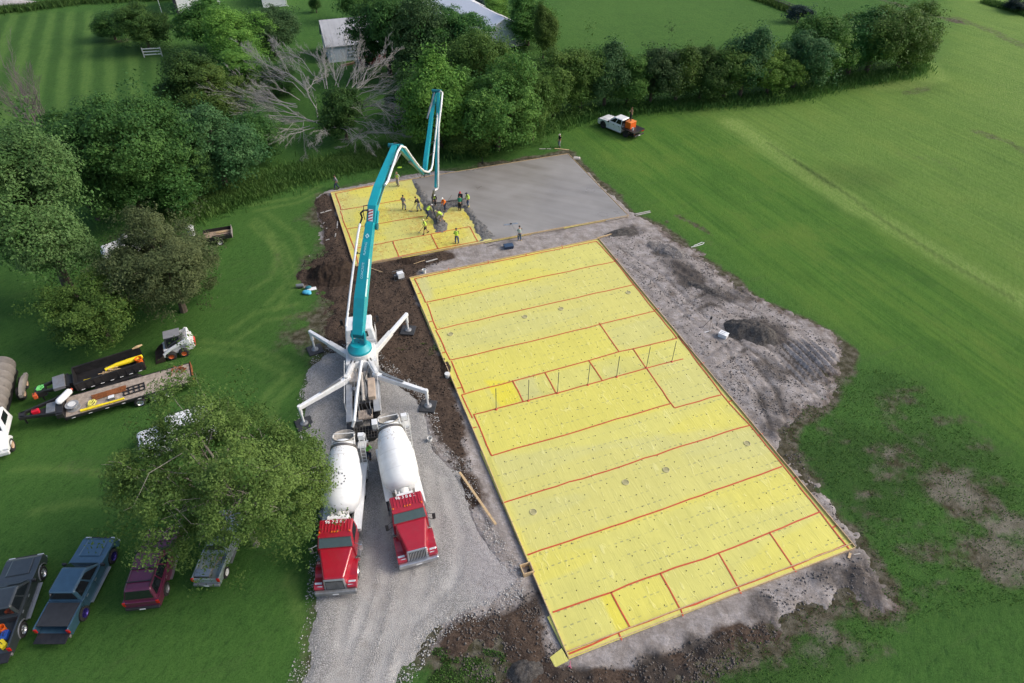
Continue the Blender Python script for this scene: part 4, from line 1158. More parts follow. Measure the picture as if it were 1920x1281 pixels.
# ------------------------------------------------------------------ long grass and weeds
def blades(name, label, n, sampler, hmin, hmax, w, m, seed, flat=.35):
    rg = np.random.default_rng(seed)
    P = sampler(rg, n); n = len(P)
    h = rg.uniform(hmin, hmax, n); a = rg.uniform(0, 6.28, n); l = rg.uniform(.1, flat, n) * h; b = a + rg.uniform(-.6, .6, n) + 1.57
    base = np.stack([P[:, 0], P[:, 1], np.zeros(n)], 1)
    side = np.stack([np.cos(b), np.sin(b), 0 * b], 1) * (w * rg.uniform(.5, 1.4, n))[:, None]
    tip = base + np.stack([np.cos(a) * l, np.sin(a) * l, h], 1)
    mid = base * .45 + tip * .55 + np.stack([0 * h, 0 * h, h * .1], 1)
    V = np.stack([base - side * .5, base + side * .5, mid + side, mid - side, ], 1)
    V2 = np.stack([mid - side, mid + side, tip + side * .15, tip - side * .15], 1)
    V = np.concatenate([V, V2], 1).reshape(-1, 3)
    tn = fbm(P[:, 0] * .5, P[:, 1] * .5, 3, seed) * .8 + rg.uniform(0, .3, n)
    me = leaf_mesh(name, V, np.repeat(np.clip(tn, 0, 1), 2))
    o = link(name, me, m)
    return tag(o, label, 'grass', kind='stuff')


def along(line, width):
    L = [at(x, y) for x, y in line]
    def f(rg, n):
        seg = np.array([(b - a).length for a, b in zip(L, L[1:])]); seg = seg / seg.sum()
        k = rg.choice(len(seg), n, p=seg); t = rg.uniform(0, 1, n)
        A = np.array([(p.x, p.y) for p in L]); q = A[k] + (A[k + 1] - A[k]) * t[:, None]
        return q + rg.normal(size=(n, 2)) * width * .5
    return f


def inside(px, thr, seed, sc=.6):
    poly = pts(px)
    def f(rg, n):
        A = np.array([(p.x, p.y) for p in poly]); c = rg.uniform(A.min(0), A.max(0), (n * 5, 2))
        ok = (sdist(c[:, 0], c[:, 1], poly) + 1.5 * (fbm(c[:, 0] * .5, c[:, 1] * .5, 3, 3) - .5) > 0) & (fbm(c[:, 0] * sc, c[:, 1] * sc, 4, seed) > thr)
        return c[ok][:n]
    return f


blades('tall_grass', 'long rough grass along the foot of the wood left of the pour', 26000, along([(330, 408), (420, 375), (500, 345), (600, 318), (690, 300), (760, 290)], 2.6), .25, .75, .05, LV['grassy'], 3, .6)
blades('tall_grass', 'long rough grass along the foot of the windbreak row', 26000, along([(840, 290), (960, 262), (1040, 235), (1100, 215), (1250, 200), (1400, 190), (1500, 178), (1560, 160), (1700, 138), (1722, 122)], 2.0), .25, .8, .06, LV['grassy'], 4, .6)
blades('weeds', 'patchy green weeds on the thin ground right of the big slab', 12000, inside([(1440, 800), (1520, 740), (1600, 690), (1700, 700), (1800, 790), (1930, 900), (2000, 1140), (1820, 1130), (1700, 1180), (1560, 1290), (1400, 1340), (1200, 1340), (1290, 1250), (1440, 1160), (1600, 1110), (1640, 1040), (1560, 930)], .38, 9, 1.6), .03, .09, .035, LV['weed'], 5, .9)
blades('weeds', 'green weeds between the gravel and the grey heap at the bottom', 5000, inside([(780, 1300), (810, 1215), (900, 1215), (950, 1240), (930, 1300), (860, 1340)], .45, 19, 1.8), .03, .10, .03, LV['grassy'], 6, .9)
blades('weeds', 'sparse weeds on the brown soil right of the pump truck', 1600, inside([(735, 660), (780, 690), (830, 650), (820, 610), (860, 770), (835, 640)], .5, 29, .9), .05, .2, .04, LV['weed'], 7, .9)
# ------------------------------------------------------------------ vehicle materials and shared pieces
RUBBER = mat('tyre_rubber', (.018, .018, .019), .85, var=.3, scale=8, dirt=(.10, .09, .075), dirt_amt=.35)
GLASS = mat('vehicle_glass', (.012, .016, .018), .06, var=.1, spec=.9)
BLACKP = mat('black_plastic', (.022, .022, .024), .6, var=.3)
BLACKM = mat('black_steel', (.015, .015, .017), .45, var=.4, scale=3, dirt=(.09, .08, .07), dirt_amt=.25)
CHROME = mat('bright_steel', (.62, .63, .65), .28, .9, var=.15)
STEEL = mat('grey_steel', (.27, .28, .29), .45, .6, var=.25, dirt=(.16, .14, .12), dirt_amt=.4)
WHITE = mat('white_paint', (.76, .78, .79), .35, var=.06, coat=.35, dirt=(.42, .40, .37), dirt_amt=.25)
WHITEW = mat('white_worn_paint', (.66, .67, .66), .5, var=.08, dirt=(.30, .27, .24), dirt_amt=.45)
DRUMW = mat('drum_white', (.74, .765, .775), .4, var=.06, scale=1.2, dirt=(.50, .49, .47), dirt_amt=.5)
REDP = mat('red_paint', (.33, .008, .022), .28, var=.08, coat=.6, dirt=(.22, .05, .05), dirt_amt=.3)
TEAL = mat('teal_paint', (.003, .31, .37), .42, var=.10, scale=1.2, coat=.25, dirt=(.012, .25, .27), dirt_amt=.5)
AMBER = mat('amber_lens', (.75, .16, .01), .3)
REDL = mat('red_lens', (.45, .012, .01), .25, coat=.5)
LAMP = mat('lamp_lens', (.62, .64, .66), .12, .3)
SIGNW = mat('sign_white', (.8, .8, .8), .5, var=.04)
SIGNR = mat('sign_red', (.5, .02, .03), .5)
WORN_WOOD = mat('worn_planks', (.34, .285, .235), .9, var=.35, scale=4, dirt=(.13, .10, .08), dirt_amt=.6)
_wheel = {}


def wheel(par, x, y, r, w, rim, rim_r=.6, z=None, dual=False):
    """wheel with its axle along y; the outer face looks away from the centre line"""
    k = (r, w, rim_r, dual)
    if k not in _wheel:
        t = MB(); h = w / 2
        t.lathe([(-h, r * rim_r), (-h, r * .88), (-h * .8, r * .97), (-h * .4, r), (0, r * .985), (h * .4, r), (h * .8, r * .97), (h, r * .88), (h, r * rim_r)], (0, 0, 0), (0, 1, 0), 28, False)
        for i in range(22):     # tread lugs
            a = 2 * math.pi * i / 22
            t.obox((math.cos(a) * r * .99, 0, math.sin(a) * r * .99), (.03, w * .86, .03), 0, -a)
        m = MB()
        m.lathe([(h * .55, .02), (h * .62, r * .16), (h * .40, r * .2), (h * .3, r * rim_r * .8), (h * .9, r * rim_r * .96), (h * .98, r * rim_r * 1.02), (-h * .9, r * rim_r * 1.01), (-h * .92, .02)], (0, 0, 0), (0, 1, 0), 24, False)
        for i in range(8):
            a = 2 * math.pi * i / 8
            m.obox((math.cos(a) * r * rim_r * .55, h * .5, math.sin(a) * r * rim_r * .55), (r * rim_r * .7, h * .3, r * .09), 0, -a)
        _wheel[k] = (t.mesh('wheel', True), m.mesh('rim', True))
    tm, rm = _wheel[k]
    o = link('wheel', tm, RUBBER, par); o.location = (x, y, r if z is None else z)
    if y < 0: o.rotation_euler = (0, 0, math.pi)
    q = bpy.data.objects.new('rim', rm); COL.objects.link(q); q.parent = o
    if not rm.materials: rm.materials.append(rim)
    q.material_slots[0].link = 'OBJECT'; q.material_slots[0].material = rim
    return o


def pane(name, par, quad, u0, u1, v0, v1, m=None, off=.012, shrink=None):
    """thin panel on the quad (bl, br, tr, tl) between fractions u, v"""
    a, b, c, d = [Vector(p) for p in quad]
    f = lambda u, v: a.lerp(b, u).lerp(d.lerp(c, u), v)
    n = (b - a).cross(d - a).normalized()
    p = [f(u0, v0), f(u1, v0), f(u1, v1), f(u0, v1)]
    if shrink: p[3] = f(u0 + shrink[0], v1); p[2] = f(u1 - shrink[1], v1)
    return MB().hexa([q - n * .01 for q in p], [q + n * off for q in p]).build(name, m or GLASS, par, .012)


def arch(cx, cz, r, base, n=9):
    """points over a wheel arch from rear to front (as seen along +y)"""
    a0 = math.asin(max(min((base - cz) / r, 1), -1))
    return [(cx - r * math.cos(a0 + (math.pi - 2 * a0) * i / n), cz + r * math.sin(a0 + (math.pi - 2 * a0) * i / n)) for i in range(n + 1)]


def pickup(name, label, loc, rz, paint, rim, L=5.6, W=1.92, H=1.84, wb=3.55, cab=(.95, -1.25), bed='open', belt=1.16, hood=1.14, group=None, wr=.40, flare=False, rim_r=.62, cat='pickup truck', double=True, roofrack=False, suv=False):
    t = thing(name, label, cat, loc, rz, group)
    w = W / 2; xf = wb / 2 + .93; xr = xf - L; fz = hood; ra = wr + .11
    cx0, cx1 = cab     # cowl (front foot of the windshield), rear of cab
    b = MB()
    back = xr if suv else cx1 - .02
    prof = [(back, .5)]
    if suv: prof += arch(-wb / 2, wr, ra, .44)
    prof += [(cx1 if not suv else -wb / 2 + ra + .05, .40), (wb / 2 - ra - .05, .38)] + arch(wb / 2, wr, ra, .42) + [(xf - .12, .42), (xf - .02, .55), (xf, .85), (xf - .06, fz - .10), (xf - .22, fz - .03), (cx0 + .5, fz + .02), (cx0 - .05, belt + .05), (back, belt)]
    b.prism(prof, -w, w)
    if not suv and bed != 'flat':
        bt = belt + .02
        side = [(xr + .04, .52)] + arch(-wb / 2, wr, ra, .48) + [(cx1 - .04, .46), (cx1 - .04, bt), (xr + .04, bt)]
        for s in (-1, 1): b.prism(side, s * w, s * (w - .09))
        b.box(xr + .04, cx1 - .04, -w + .09, w - .09, .60, .68)
        b.box(cx1 - .10, cx1 - .04, -w + .09, w - .09, .68, bt - .01)
        for s in (-1, 1): b.box(-wb / 2 - .5, -wb / 2 + .5, s * (w - .09), s * (w - .27), .68, .88)
    body = b.build('body', paint, t, .085, seg=3)
    # hood crease panel and grille
    MB().hexa([(xf - .26, -w * .62, fz - .0), (xf - .26, w * .62, fz), (cx0 + .35, w * .66, fz + .06), (cx0 + .35, -w * .66, fz + .06)][::-1], [(xf - .30, -w * .56, fz + .025), (xf - .30, w * .56, fz + .025), (cx0 + .4, w * .58, fz + .085), (cx0 + .4, -w * .58, fz + .085)][::-1]).build('hood', paint, t, .02)
    g = MB(); g.box(xf - .03, xf + .035, -w * .6, w * .6, .66, fz - .14)
    g.build('grille', BLACKP, t, .01)
    for s in (-1, 1):
        MB().box(xf - .10, xf + .03, s * w * .62, s * w * .97, .74, fz - .13).build('headlight', LAMP, t, .02)
        MB().box(xr - .01, xr + .07, s * (w - .16), s * (w + .005), .80, 1.10).build('tail_light', REDL, t, .02)
        m = MB(); m.obox((cx0 - .22, s * (w + .14), belt + .10), (.12, .24, .2)); m.box(cx0 - .2, cx0 - .15, s * (w - .06), s * (w + .1), belt + .02, belt + .06); m.build('mirror', BLACKP, t, .02)
        MB().box(-wb / 2 + ra + .1, wb / 2 - ra - .1, s * (w - .02), s * (w + .12), .36, .41).build('running_board', CHROME if rim is not WHITEW else STEEL, t, .012)
    MB().box(xf - .02, xf + .12, -w * .97, w * .97, .44, .64).build('bumper', CHROME if paint is not REDP else BLACKP, t, .04)
    bp = MB().box(xr - .12, xr + .04, -w * .95, w * .95, .46, .64).build('bumper', BLACKP if suv or bed == 'flat' else STEEL, t, .04)
    MB().box(xr - .13, xr - .115, -.16, .16, .50, .60).build('number_plate', SIGNW, bp)
    # cab
    xe = xr + .06 if suv else cx1
    lo = [(xe, -w + .04, belt), (cx0, -w + .04, belt), (cx0, w - .04, belt), (xe, w - .04, belt)]
    ix = w - .26
    hi = [(xe + (.28 if suv else .10), -ix, H), (cx0 - .78, -ix, H), (cx0 - .78, ix, H), (xe + (.28 if suv else .10), ix, H)]
    MB().hexa([(x, y, z - .06) for x, y, z in lo], hi).build('cab', paint, t, .13, seg=4)
    pane('windshield', t, (lo[1], lo[2], hi[2], hi[1]), .05, .95, .16, .93)
    pane('rear_window', t, (lo[3], lo[0], hi[0], hi[3]), .07, .93, .22, .88)
    for s, q in ((-1, (lo[0], lo[1], hi[1], hi[0])), (1, (lo[2], lo[3], hi[3], hi[2]))):
        spans = ((.06, .33, (.02, .0)), (.36, .62, (0, 0)), (.65, .90, (.0, .17))) if suv else ((.07, .47, (.03, .0)), (.52, .93, (.0, .16))) if double else ((.06, .22, (.02, 0)), (.27, .92, (.0, .2)))
        for u0, u1, sh in spans:
            U0, U1, SH = (u0, u1, sh) if s < 0 else (1 - u1, 1 - u0, sh[::-1])
            pane('window', t, q, U0, U1, .20, .90, shrink=SH)
        y = s * (w + .012)
        for x in ((cx0 - 1.0, cx0 - 1.95) if double else (cx0 - 1.0,)):
            MB().box(x - .09, x + .09, y - .015, y + .015, belt - .17, belt - .12).build('door_handle', BLACKP if paint is WHITE else CHROME, t)
            gx = x + .93 if x == cx0 - 1.0 else x + .95
        for gx in (cx0 - .12, cx0 - 1.13) + ((cx0 - 2.12,) if double else ()): MB().box(gx - .006, gx + .006, s * (w - .01), s * (w + .004), .5, belt - .02).build('door_seam', BLACKP, t)
    if suv:
        r = MB()
        for s in (-1, 1): r.tube([(xe + .4, s * (ix - .04), H + .05), (cx0 - .95, s * (ix - .04), H + .05)], .022, 6)
        for x in (xe + .75, xe + 1.55): r.box(x - .03, x + .03, -ix + .02, ix - .02, H + .035, H + .07)
        r.build('roof_rack', BLACKP, t)
    elif bed != 'flat':
        tz = belt
        if bed == 'cover':
            MB().hexa([(xr + .2, -w + .1, tz), (cx1 - .12, -w + .1, tz), (cx1 - .12, w - .1, tz), (xr + .2, w - .1, tz)], [(xr + .2, -w + .11, tz + .03), (cx1 - .12, -w + .11, tz + .05), (cx1 - .12, w - .11, tz + .05), (xr + .2, w - .11, tz + .03)]).build('bed_cover', mat('black_vinyl', (.03, .032, .036), .7, var=.2), t, .012)
            tg = MB(); tg.hexa([(xr - .52, -w + .1, .62), (xr + .05, -w + .1, .64), (xr + .05, w - .1, .64), (xr - .52, w - .1, .62)], [(xr - .52, -w + .1, .68), (xr + .05, -w + .1, .70), (xr + .05, w - .1, .70), (xr - .52, w - .1, .68)])
            tg.build('tailgate', BLACKM, t, .015)
        elif bed == 'down':
            tg = MB(); tg.box(xr - .52, xr + .05, -w + .1, w - .1, .60, .67); tg.build('tailgate', BLACKM, t, .015)
        else:
            MB().box(xr + .02, xr + .10, -w + .095, w - .095, .56, tz + .01).build('tailgate', paint, t, .02)
    if flare:
        for sx in (-1, 1):
            for s in (-1, 1):
                f = MB(); P = arch(sx * wb / 2, wr, ra + .02, .45, 10)
                f.tube([(x, s * (w + .01), z) for x, z in P], .035, 6)
                f.build('fender_flare', BLACKP if rim is not CHROME else STEEL, t)
    for sx in (-1, 1):
        for s in (-1, 1): wheel(t, sx * wb / 2, s * (w - .13), wr, .27, rim, rim_r)
    un = MB(); un.box(xr + .3, xf - .3, -w + .3, w - .3, .30, .50); un.build('chassis', BLACKM, t)
    return t


def place2(pr, pf, z=0.4):
    """pose from photo pixels of the right-hand rear and front wheel centres: (right side midpoint, heading)"""
    a = at(*pr, z); b = at(*pf, z); d = b - a
    return (a + b) / 2, math.atan2(d.y, d.x), d.length


def offs(mid, rz, dx, dy):
    return (mid[0] + dx * math.cos(rz) - dy * math.sin(rz), mid[1] + dx * math.sin(rz) + dy * math.cos(rz), 0)


BLUEP = mat('blue_paint', (.050, .115, .175), .3, var=.12, coat=.8, metal=.35)
GREYP = mat('charcoal_paint', (.050, .060, .066), .3, var=.12, coat=.8, metal=.35)
MAROON = mat('maroon_paint', (.125, .020, .055), .3, var=.1, coat=.7, metal=.2)
SILVER = mat('silver_green_paint', (.26, .31, .31), .3, var=.08, coat=.6, metal=.3)
VIOLET = mat('violet_rim', (.045, .03, .20), .35, .6)
mid, rz, _ = place2((161, 1148), (211.7, 1043.6), .42)
blue_pk = pickup('pickup_truck', 'blue crew cab pickup with black bed cover and its tailgate down', offs(mid, rz, 0, .93), rz - R(1), BLUEP, VIOLET, L=5.75, wb=3.5, bed='cover', wr=.44, H=1.92, cab=(.95, -1.42))
mid, rz, _ = place2((46.8, 1178), (79, 1074), .42)
dark_pk = pickup('pickup_truck', 'charcoal pickup with tools in its open bed, cut by the left edge', offs(mid, rz, 0, .93), rz - R(2), GREYP, CHROME, L=5.75, wb=3.45, bed='down', wr=.41, H=1.88, cab=(.95, -1.2), flare=True)
rz = R(97); c = at(270, 1137, .5)
suv = pickup('sport_utility', 'maroon sport utility with a black roof rack half under the airy tree', offs(c, rz, 2.45, .0), rz, MAROON, STEEL, L=4.9, wb=2.9, W=1.94, H=1.86, cab=(.95, -2.2), suv=True, cat='car', wr=.38, belt=1.08, hood=1.08)
rz = R(89.5); c = at(385, 1100, .6)
silver = pickup('pickup_truck', 'silver green compact pickup with tools in its bed under the airy tree', offs(c, rz, 2.55, -.02), rz, SILVER, WHITEW, L=4.8, wb=3.0, W=1.62, H=1.58, cab=(.85, -.55), bed='open', double=False, belt=1.02, hood=1.0, wr=.35)
mid, rz, _ = place2((1171, 252), (1132, 236), .4)
flat_pk = pickup('flatbed_pickup', 'white crew cab pickup with a black flat bed parked on the far grass', offs(at(1151, 243.5, .4), R(132), 0, -.93), R(132), WHITE, BLACKP, L=6.3, wb=3.9, H=1.98, cab=(1.15, -1.2), bed='flat', belt=1.22, hood=1.2, wr=.46)
t = MB(); t.box(-3.45, -1.32, -1.1, 1.1, 1.02, 1.12); t.box(-3.45, -3.38, -1.1, 1.1, .86, 1.02)
t.build('flat_bed', BLACKM, flat_pk, .015)
t = MB()
for y in (-1.02, 0, 1.02): t.box(-1.38, -1.30, y - .05, y + .05, 1.12, 1.95)
t.box(-1.38, -1.30, -1.07, 1.07, 1.88, 1.97)
for z in (1.35, 1.6): t.box(-1.36, -1.32, -1.0, 1.0, z, z + .04)
t.build('headache_rack', BLACKM, flat_pk)
MB().box(-3.46, -3.45, -.9, -.5, .88, 1.0).build('tail_light', REDL, flat_pk)


def inbed(t, x, y, z):
    return t.matrix_basis @ Vector((x, y, z))


def loose(name, label, cat, host, x, y, z, rz=0):
    p = inbed(host, x, y, z)
    return thing(name, label, cat, p, host.rotation_euler.z + rz)


ORANGE = mat('orange_plastic', (.75, .13, .012), .45, var=.12)
BRIGHTY = mat('yellow_plastic', (.80, .62, .015), .45, var=.15)
BLUEPL = mat('blue_plastic', (.015, .07, .32), .45, var=.15)
RUST = mat('rusty_steel', (.22, .075, .022), .85, var=.4, scale=8)


def bucket(name, label, p, m, r=.16, h=.36, lid=False):
    t = thing(name, label, 'bucket', p); b = MB()
    b.lathe([(0, .01), (0, r * .85), (h, r), (h, r * .92), (.03, r * .78), (.03, .01)], (0, 0, 0), (0, 0, 1), 20, False)
    b.lathe([(h - .03, r * 1.0), (h - .03, r * 1.06), (h + .005, r * 1.06), (h + .005, r * .98)], (0, 0, 0), (0, 0, 1), 20, False)
    b.build('shell', m, t, smooth=True)
    MB().tube([(r * math.cos(a), r * math.sin(a) * .1 + .0, h - .05 - .5 * r * math.sin(a)) for a in np.linspace(0, math.pi, 9)], .007, 5).build('handle', STEEL, t)
    if lid: MB().lathe([(h - .01, .01), (h - .01, r * 1.05), (h + .02, r * 1.05), (h + .02, .01)], (0, 0, 0), (0, 0, 1), 20, False).build('lid', m, t)
    return t


# the orange tank-like crate on the flat bed
t = loose('crate', 'ribbed orange crate standing on the black flat bed behind the cab', 'crate', flat_pk, -1.95, .05, 1.12)
t.scale = (.9, .9, .95)
b = MB(); b.box(-.5, .5, -.62, .62, 0, .82)
for y in np.linspace(-.52, .52, 6): b.box(-.52, .52, y - .05, y + .05, .05, .78)
b.build('shell', ORANGE, t, .02)
b = MB(); b.box(-.53, .53, -.65, .65, .822, .88); b.build('lid', mat('orange_lid', (.78, .24, .06), .5), t, .02)
t = bucket('bucket', 'small white bucket on the black flat bed', inbed(flat_pk, -2.75, .5, 1.12), WHITEW, .14, .3)
# tools in the pickup beds
bucket('bucket', 'orange bucket in the open bed of the charcoal pickup', inbed(dark_pk, -1.75, -.1, .68), ORANGE, .19, .4)
for k, (x, y, c, l) in enumerate(((-2.1, -.3, BLUEPL, 'blue plastic case in the open bed of the charcoal pickup'), (-2.35, .2, STEEL, 'grey tool box in the open bed of the charcoal pickup'), (-2.6, -.35, BRIGHTY, 'yellow tool case in the open bed of the charcoal pickup'))):
    t = loose('tool_case', l, 'tool case', dark_pk, x, y, .68, .4 * k)
    MB().box(-.26, .26, -.17, .17, 0, .24).build('case', c, t, .03)
    MB().tube([(-.09, 0, .24), (-.09, 0, .29), (.09, 0, .29), (.09, 0, .24)], .015, 6).build('handle', BLACKP, t)
t = loose('tool_box', 'grey cross bed tool box at the tailgate of the silver green pickup', 'tool box', silver, -1.95, .25, .68)
MB().box(-.22, .22, -.42, .42, 0, .36).build('case', STEEL, t, .02); MB().box(-.23, .23, -.43, .43, .362, .40).build('lid', mat('tool_box_lid', (.22, .27, .33), .4, .4), t, .015)
for k, (y, a) in enumerate(((.15, .1), (-.2, -.25), (-.45, .3))):
    t = loose('shovel', ('shovel with a yellow blade lying in the bed of the silver green pickup', 'long handled tool beside the shovel in the silver green pickup', 'third long handled tool in the silver green pickup, nearest its right wall')[k], 'shovel', silver, -1.1, y, .74, a)
    MB().tube([(-.7, 0, 0), (.45, 0, .05)], .02, 6).build('handle', mat('ash_handle', (.42, .28, .14), .7), t)
    MB().hexa([(.45, -.10, .03), (.75, -.09, .03), (.75, .09, .03), (.45, .10, .03)], [(.45, -.10, .06), (.75, -.07, .05), (.75, .07, .05), (.45, .10, .06)]).build('blade', BRIGHTY if k == 0 else STEEL, t)

# vehicles mostly hidden by crowns or by the frame
rz = R(207); c = at(336, 811, .8)
van = pickup('van', 'white van almost hidden under the left side of the airy tree', (c.x, c.y, 0), rz, WHITE, STEEL, L=5.6, wb=3.4, W=2.0, H=2.05, cab=(1.25, -2.5), suv=True, cat='van', belt=1.2, hood=1.12, wr=.38)
rz = R(215); c = at(243, 462, .6)
pickup('sport_utility', 'white car hidden behind the left side of the round olive tree', (c.x, c.y, 0), rz, WHITE, STEEL, L=4.8, wb=2.9, W=1.85, H=1.72, cab=(.95, -2.2), suv=True, cat='car', belt=1.06, hood=1.05, wr=.37)


# ------------------------------------------------------------------ concrete mixer trucks
def mixer(label, loc, rz, number, style):
    t = thing('mixer_truck', label, 'mixer truck', loc, rz, 'red and white concrete mixer trucks')
    w = 1.18
    ch = MB()
    for s in (-1, 1): ch.box(-4.2, 4.0, s * .36, s * .48, .72, 1.0)
    ch.box(-4.2, -3.9, -.5, .5, .6, 1.05)
    for x in (-2.2, -3.55, 3.45): ch.cyl((x, -1.0, .52), (x, 1.0, .52), .09, n=8)
    for x in (-1.0, .3): ch.box(x, x + .12, -.48, .48, .74, .98)
    ch.build('chassis', BLACKM, t)
    # cab: bonnet narrows towards the grille
    h = MB()
    h.hexa([(2.72, -1.02, .98), (4.55, -.70, 1.0), (4.55, .70, 1.0), (2.72, 1.02, .98)], [(2.72, -.96, 2.02), (4.5, -.56, 1.68), (4.5, .56, 1.68), (2.72, .96, 2.02)])
    h.build('hood', REDP, t, .10, seg=3)
    for s in (-1, 1):
        f = MB(); P = [(4.62, .66), (4.66, .95), (4.5, 1.12)] + [(3.45 + .72 * math.cos(a), .56 + .70 * math.sin(a)) for a in np.linspace(.75, math.pi - .15, 9)] + [(2.7, .62), (2.84, .62)] + [(3.45 + .58 * math.cos(a), .56 + .56 * math.sin(a)) for a in np.linspace(math.pi - .15, .2, 9)] + [(4.2, .64)]
        f.prism(P, s * .66, s * 1.20); f.build('fender', REDP, t, .05)
    lo = [(1.25, -1.08, 1.0), (2.78, -1.08, 1.0), (2.78, 1.08, 1.0), (1.25, 1.08, 1.0)]
    mid_ = [(1.25, -1.08, 1.98), (2.76, -1.06, 1.98), (2.76, 1.06, 1.98), (1.25, 1.08, 1.98)]
    hi = [(1.28, -.98, 2.78), (2.22, -.96, 2.74), (2.22, .96, 2.74), (1.28, .98, 2.78)]
    c = MB(); c.hexa(lo, mid_); c.build('cab', REDP, t, .05)
    c = MB(); c.hexa([(x, y, z + .003) for x, y, z in mid_], hi); c.build('cab_roof', REDP, t, .09, seg=3)
    rr = MB()
    for y in np.linspace(-.75, .75, 9): rr.hexa([(1.42, y - .035, 2.775), (2.14, y - .035, 2.745), (2.14, y + .035, 2.745), (1.42, y + .035, 2.775)], [(1.42, y - .02, 2.802), (2.12, y - .02, 2.77), (2.12, y + .02, 2.77), (1.42, y + .02, 2.802)])
    rr.build('roof_rib', REDP, t)
    pane('windshield', t, (mid_[1], mid_[2], hi[2], hi[1]), .04, .96, .08, .90, mat('windshield_glass', (.055, .085, .08), .07, spec=.8))
    vis = MB(); vis.hexa([(2.22, -.98, 2.66), (2.42, -.95, 2.58), (2.42, .95, 2.58), (2.22, .98, 2.66)], [(2.22, -.98, 2.735), (2.40, -.95, 2.64), (2.40, .95, 2.64), (2.22, .98, 2.735)]); vis.build('sun_visor', REDP, t, .02)
    for y in (-.86, -.16, 0, .16, .86): MB().box(2.10, 2.20, y - .045, y + .045, 2.755, 2.80).build('marker_light', AMBER, t, .01)
    for s, q in ((-1, (mid_[0], mid_[1], hi[1], hi[0])), (1, (mid_[2], mid_[3], hi[3], hi[2]))):
        pane('window', t, q, .16 if s < 0 else .10, .90 if s < 0 else .84, .06, .86, shrink=(.0, .12) if s < 0 else (.12, .0))
        m = MB(); m.tube([(2.55, s * 1.08, 2.1), (2.75, s * 1.42, 2.15), (2.75, s * 1.42, 1.6), (2.5, s * 1.1, 1.5)], .018, 6); m.box(2.68, 2.76, s * 1.33, s * 1.52, 1.62, 2.12); m.build('mirror', BLACKP if style else CHROME, t)
        MB().hexa([(4.36, s * .74, .98), (4.62, s * .72, .86), (4.62, s * 1.12, .86), (4.38, s * 1.16, .98)][::s], [(4.34, s * .74, 1.16), (4.58, s * .72, 1.06), (4.56, s * 1.10, 1.06), (4.34, s * 1.16, 1.16)][::s]).build('headlight', LAMP, t, .02)
        MB().box(1.5, 2.5, s * .9, s * 1.2, .46, .62).build('step', STEEL, t, .02)
    gr = MB(); gr.hexa([(4.54, -.66, .78), (4.64, -.62, .78), (4.64, .62, .78), (4.54, .66, .78)], [(4.49, -.60, 1.66), (4.57, -.55, 1.64), (4.57, .55, 1.64), (4.49, .60, 1.66)])
    g0 = gr.build('grille', CHROME, t, .03)
    br = MB()
    if style:
        for y in np.linspace(-.5, .5, 12): br.hexa([(4.64, y - .018, .84), (4.672, y - .018, .84), (4.672, y + .018, .84), (4.64, y + .018, .84)], [(4.585, y - .017, 1.54), (4.612, y - .017, 1.53), (4.612, y + .017, 1.53), (4.585, y + .017, 1.54)])
    else:
        for k in range(6):
            z = .88 + .105 * k; x = 4.63 - .07 * k / 6
            br.box(x, x + .035, -.48, .48, z, z + .055)
    pl = MB(); pl.hexa([(4.645, -.53, .82), (4.652, -.53, .82), (4.652, .53, .82), (4.645, .53, .82)], [(4.578, -.5, 1.55), (4.588, -.5, 1.55), (4.588, .5, 1.55), (4.578, .5, 1.55)]); pl.build('grille_mesh', BLACKP, g0)
    br.build('grille_bar', CHROME if style else STEEL, g0)
    MB().box(4.62, 4.86, -1.19, 1.19, .46, .80).build('bumper', CHROME if style else STEEL, t, .06)
    MB().box(4.862, 4.872, -.17, .17, .56, .66).build('number_plate', SIGNW, t)
    # roof number, read from the front
    tm = text_mesh(number, .30); o = link('roof_number', tm, SIGNW, t)
    o.location = (1.50, 0, 2.80); o.rotation_euler = (0, R(2), math.pi / 2)
    # drum
    p0 = Vector((.22, 0, 1.80)); ax = Vector((-4.7, 0, 1.40)).normalized()
    D = MB(); D.lathe([(0, .05), (.02, .5), (.12, .78), (.42, 1.02), (.7, 1.14), (1.15, 1.205), (2.35, 1.205), (3.5, .98), (4.2, .80), (4.5, .70), (4.65, .62), (4.65, .52), (4.2, .42), (4.1, .05)], p0, ax, 44, False)
    dr = D.build('drum', DRUMW, t, smooth=True, angle=50)
    sp_ = MB(); rg = np.random.default_rng(len(number) + style)
    for k in range(90):      # dried concrete splashes near the mouth of the drum
        u = 4.1 - abs(rg.normal()) * .8; a_ = rg.uniform(-1.5, 1.5)
        if u < 2.4: continue
        rr_ = np.interp(u, [2.35, 3.5, 4.2], [1.205, .98, .80]); side = Vector((0, 1, 0)); uv = side.cross(ax); uv = uv if uv.z > 0 else -uv
        nrm = uv * math.cos(a_) + side * math.sin(a_); q = p0 + ax * u + nrm * (rr_ - .012)
        sp_.ball(q, (float(rg.uniform(.02, .09)), float(rg.uniform(.02, .05)), .02), 7, 4)
    so_ = sp_.build('splash', mat('dried_concrete', (.50, .48, .45), .9, var=.2), dr); so_['kind'] = 'stuff'
    S = MB()
    for u, r_ in ((1.15, 1.207), (2.35, 1.207), (3.5, .982)): S.lathe([(u - .02, r_), (u - .015, r_ + .008), (u + .015, r_ + .008), (u + .02, r_)], p0, ax, 44, False)
    S.build('seam', mat('drum_seam', (.66, .68, .69), .5), dr, smooth=True)
    B = MB(); B.lathe([(4.12, .82), (4.14, .88), (4.30, .85), (4.32, .76)], p0, ax, 40, False); B.build('roller_ring', mat('ring_steel', (.16, .15, .14), .4, .7, dirt=(.3, .28, .25), dirt_amt=.5), dr, smooth=True)
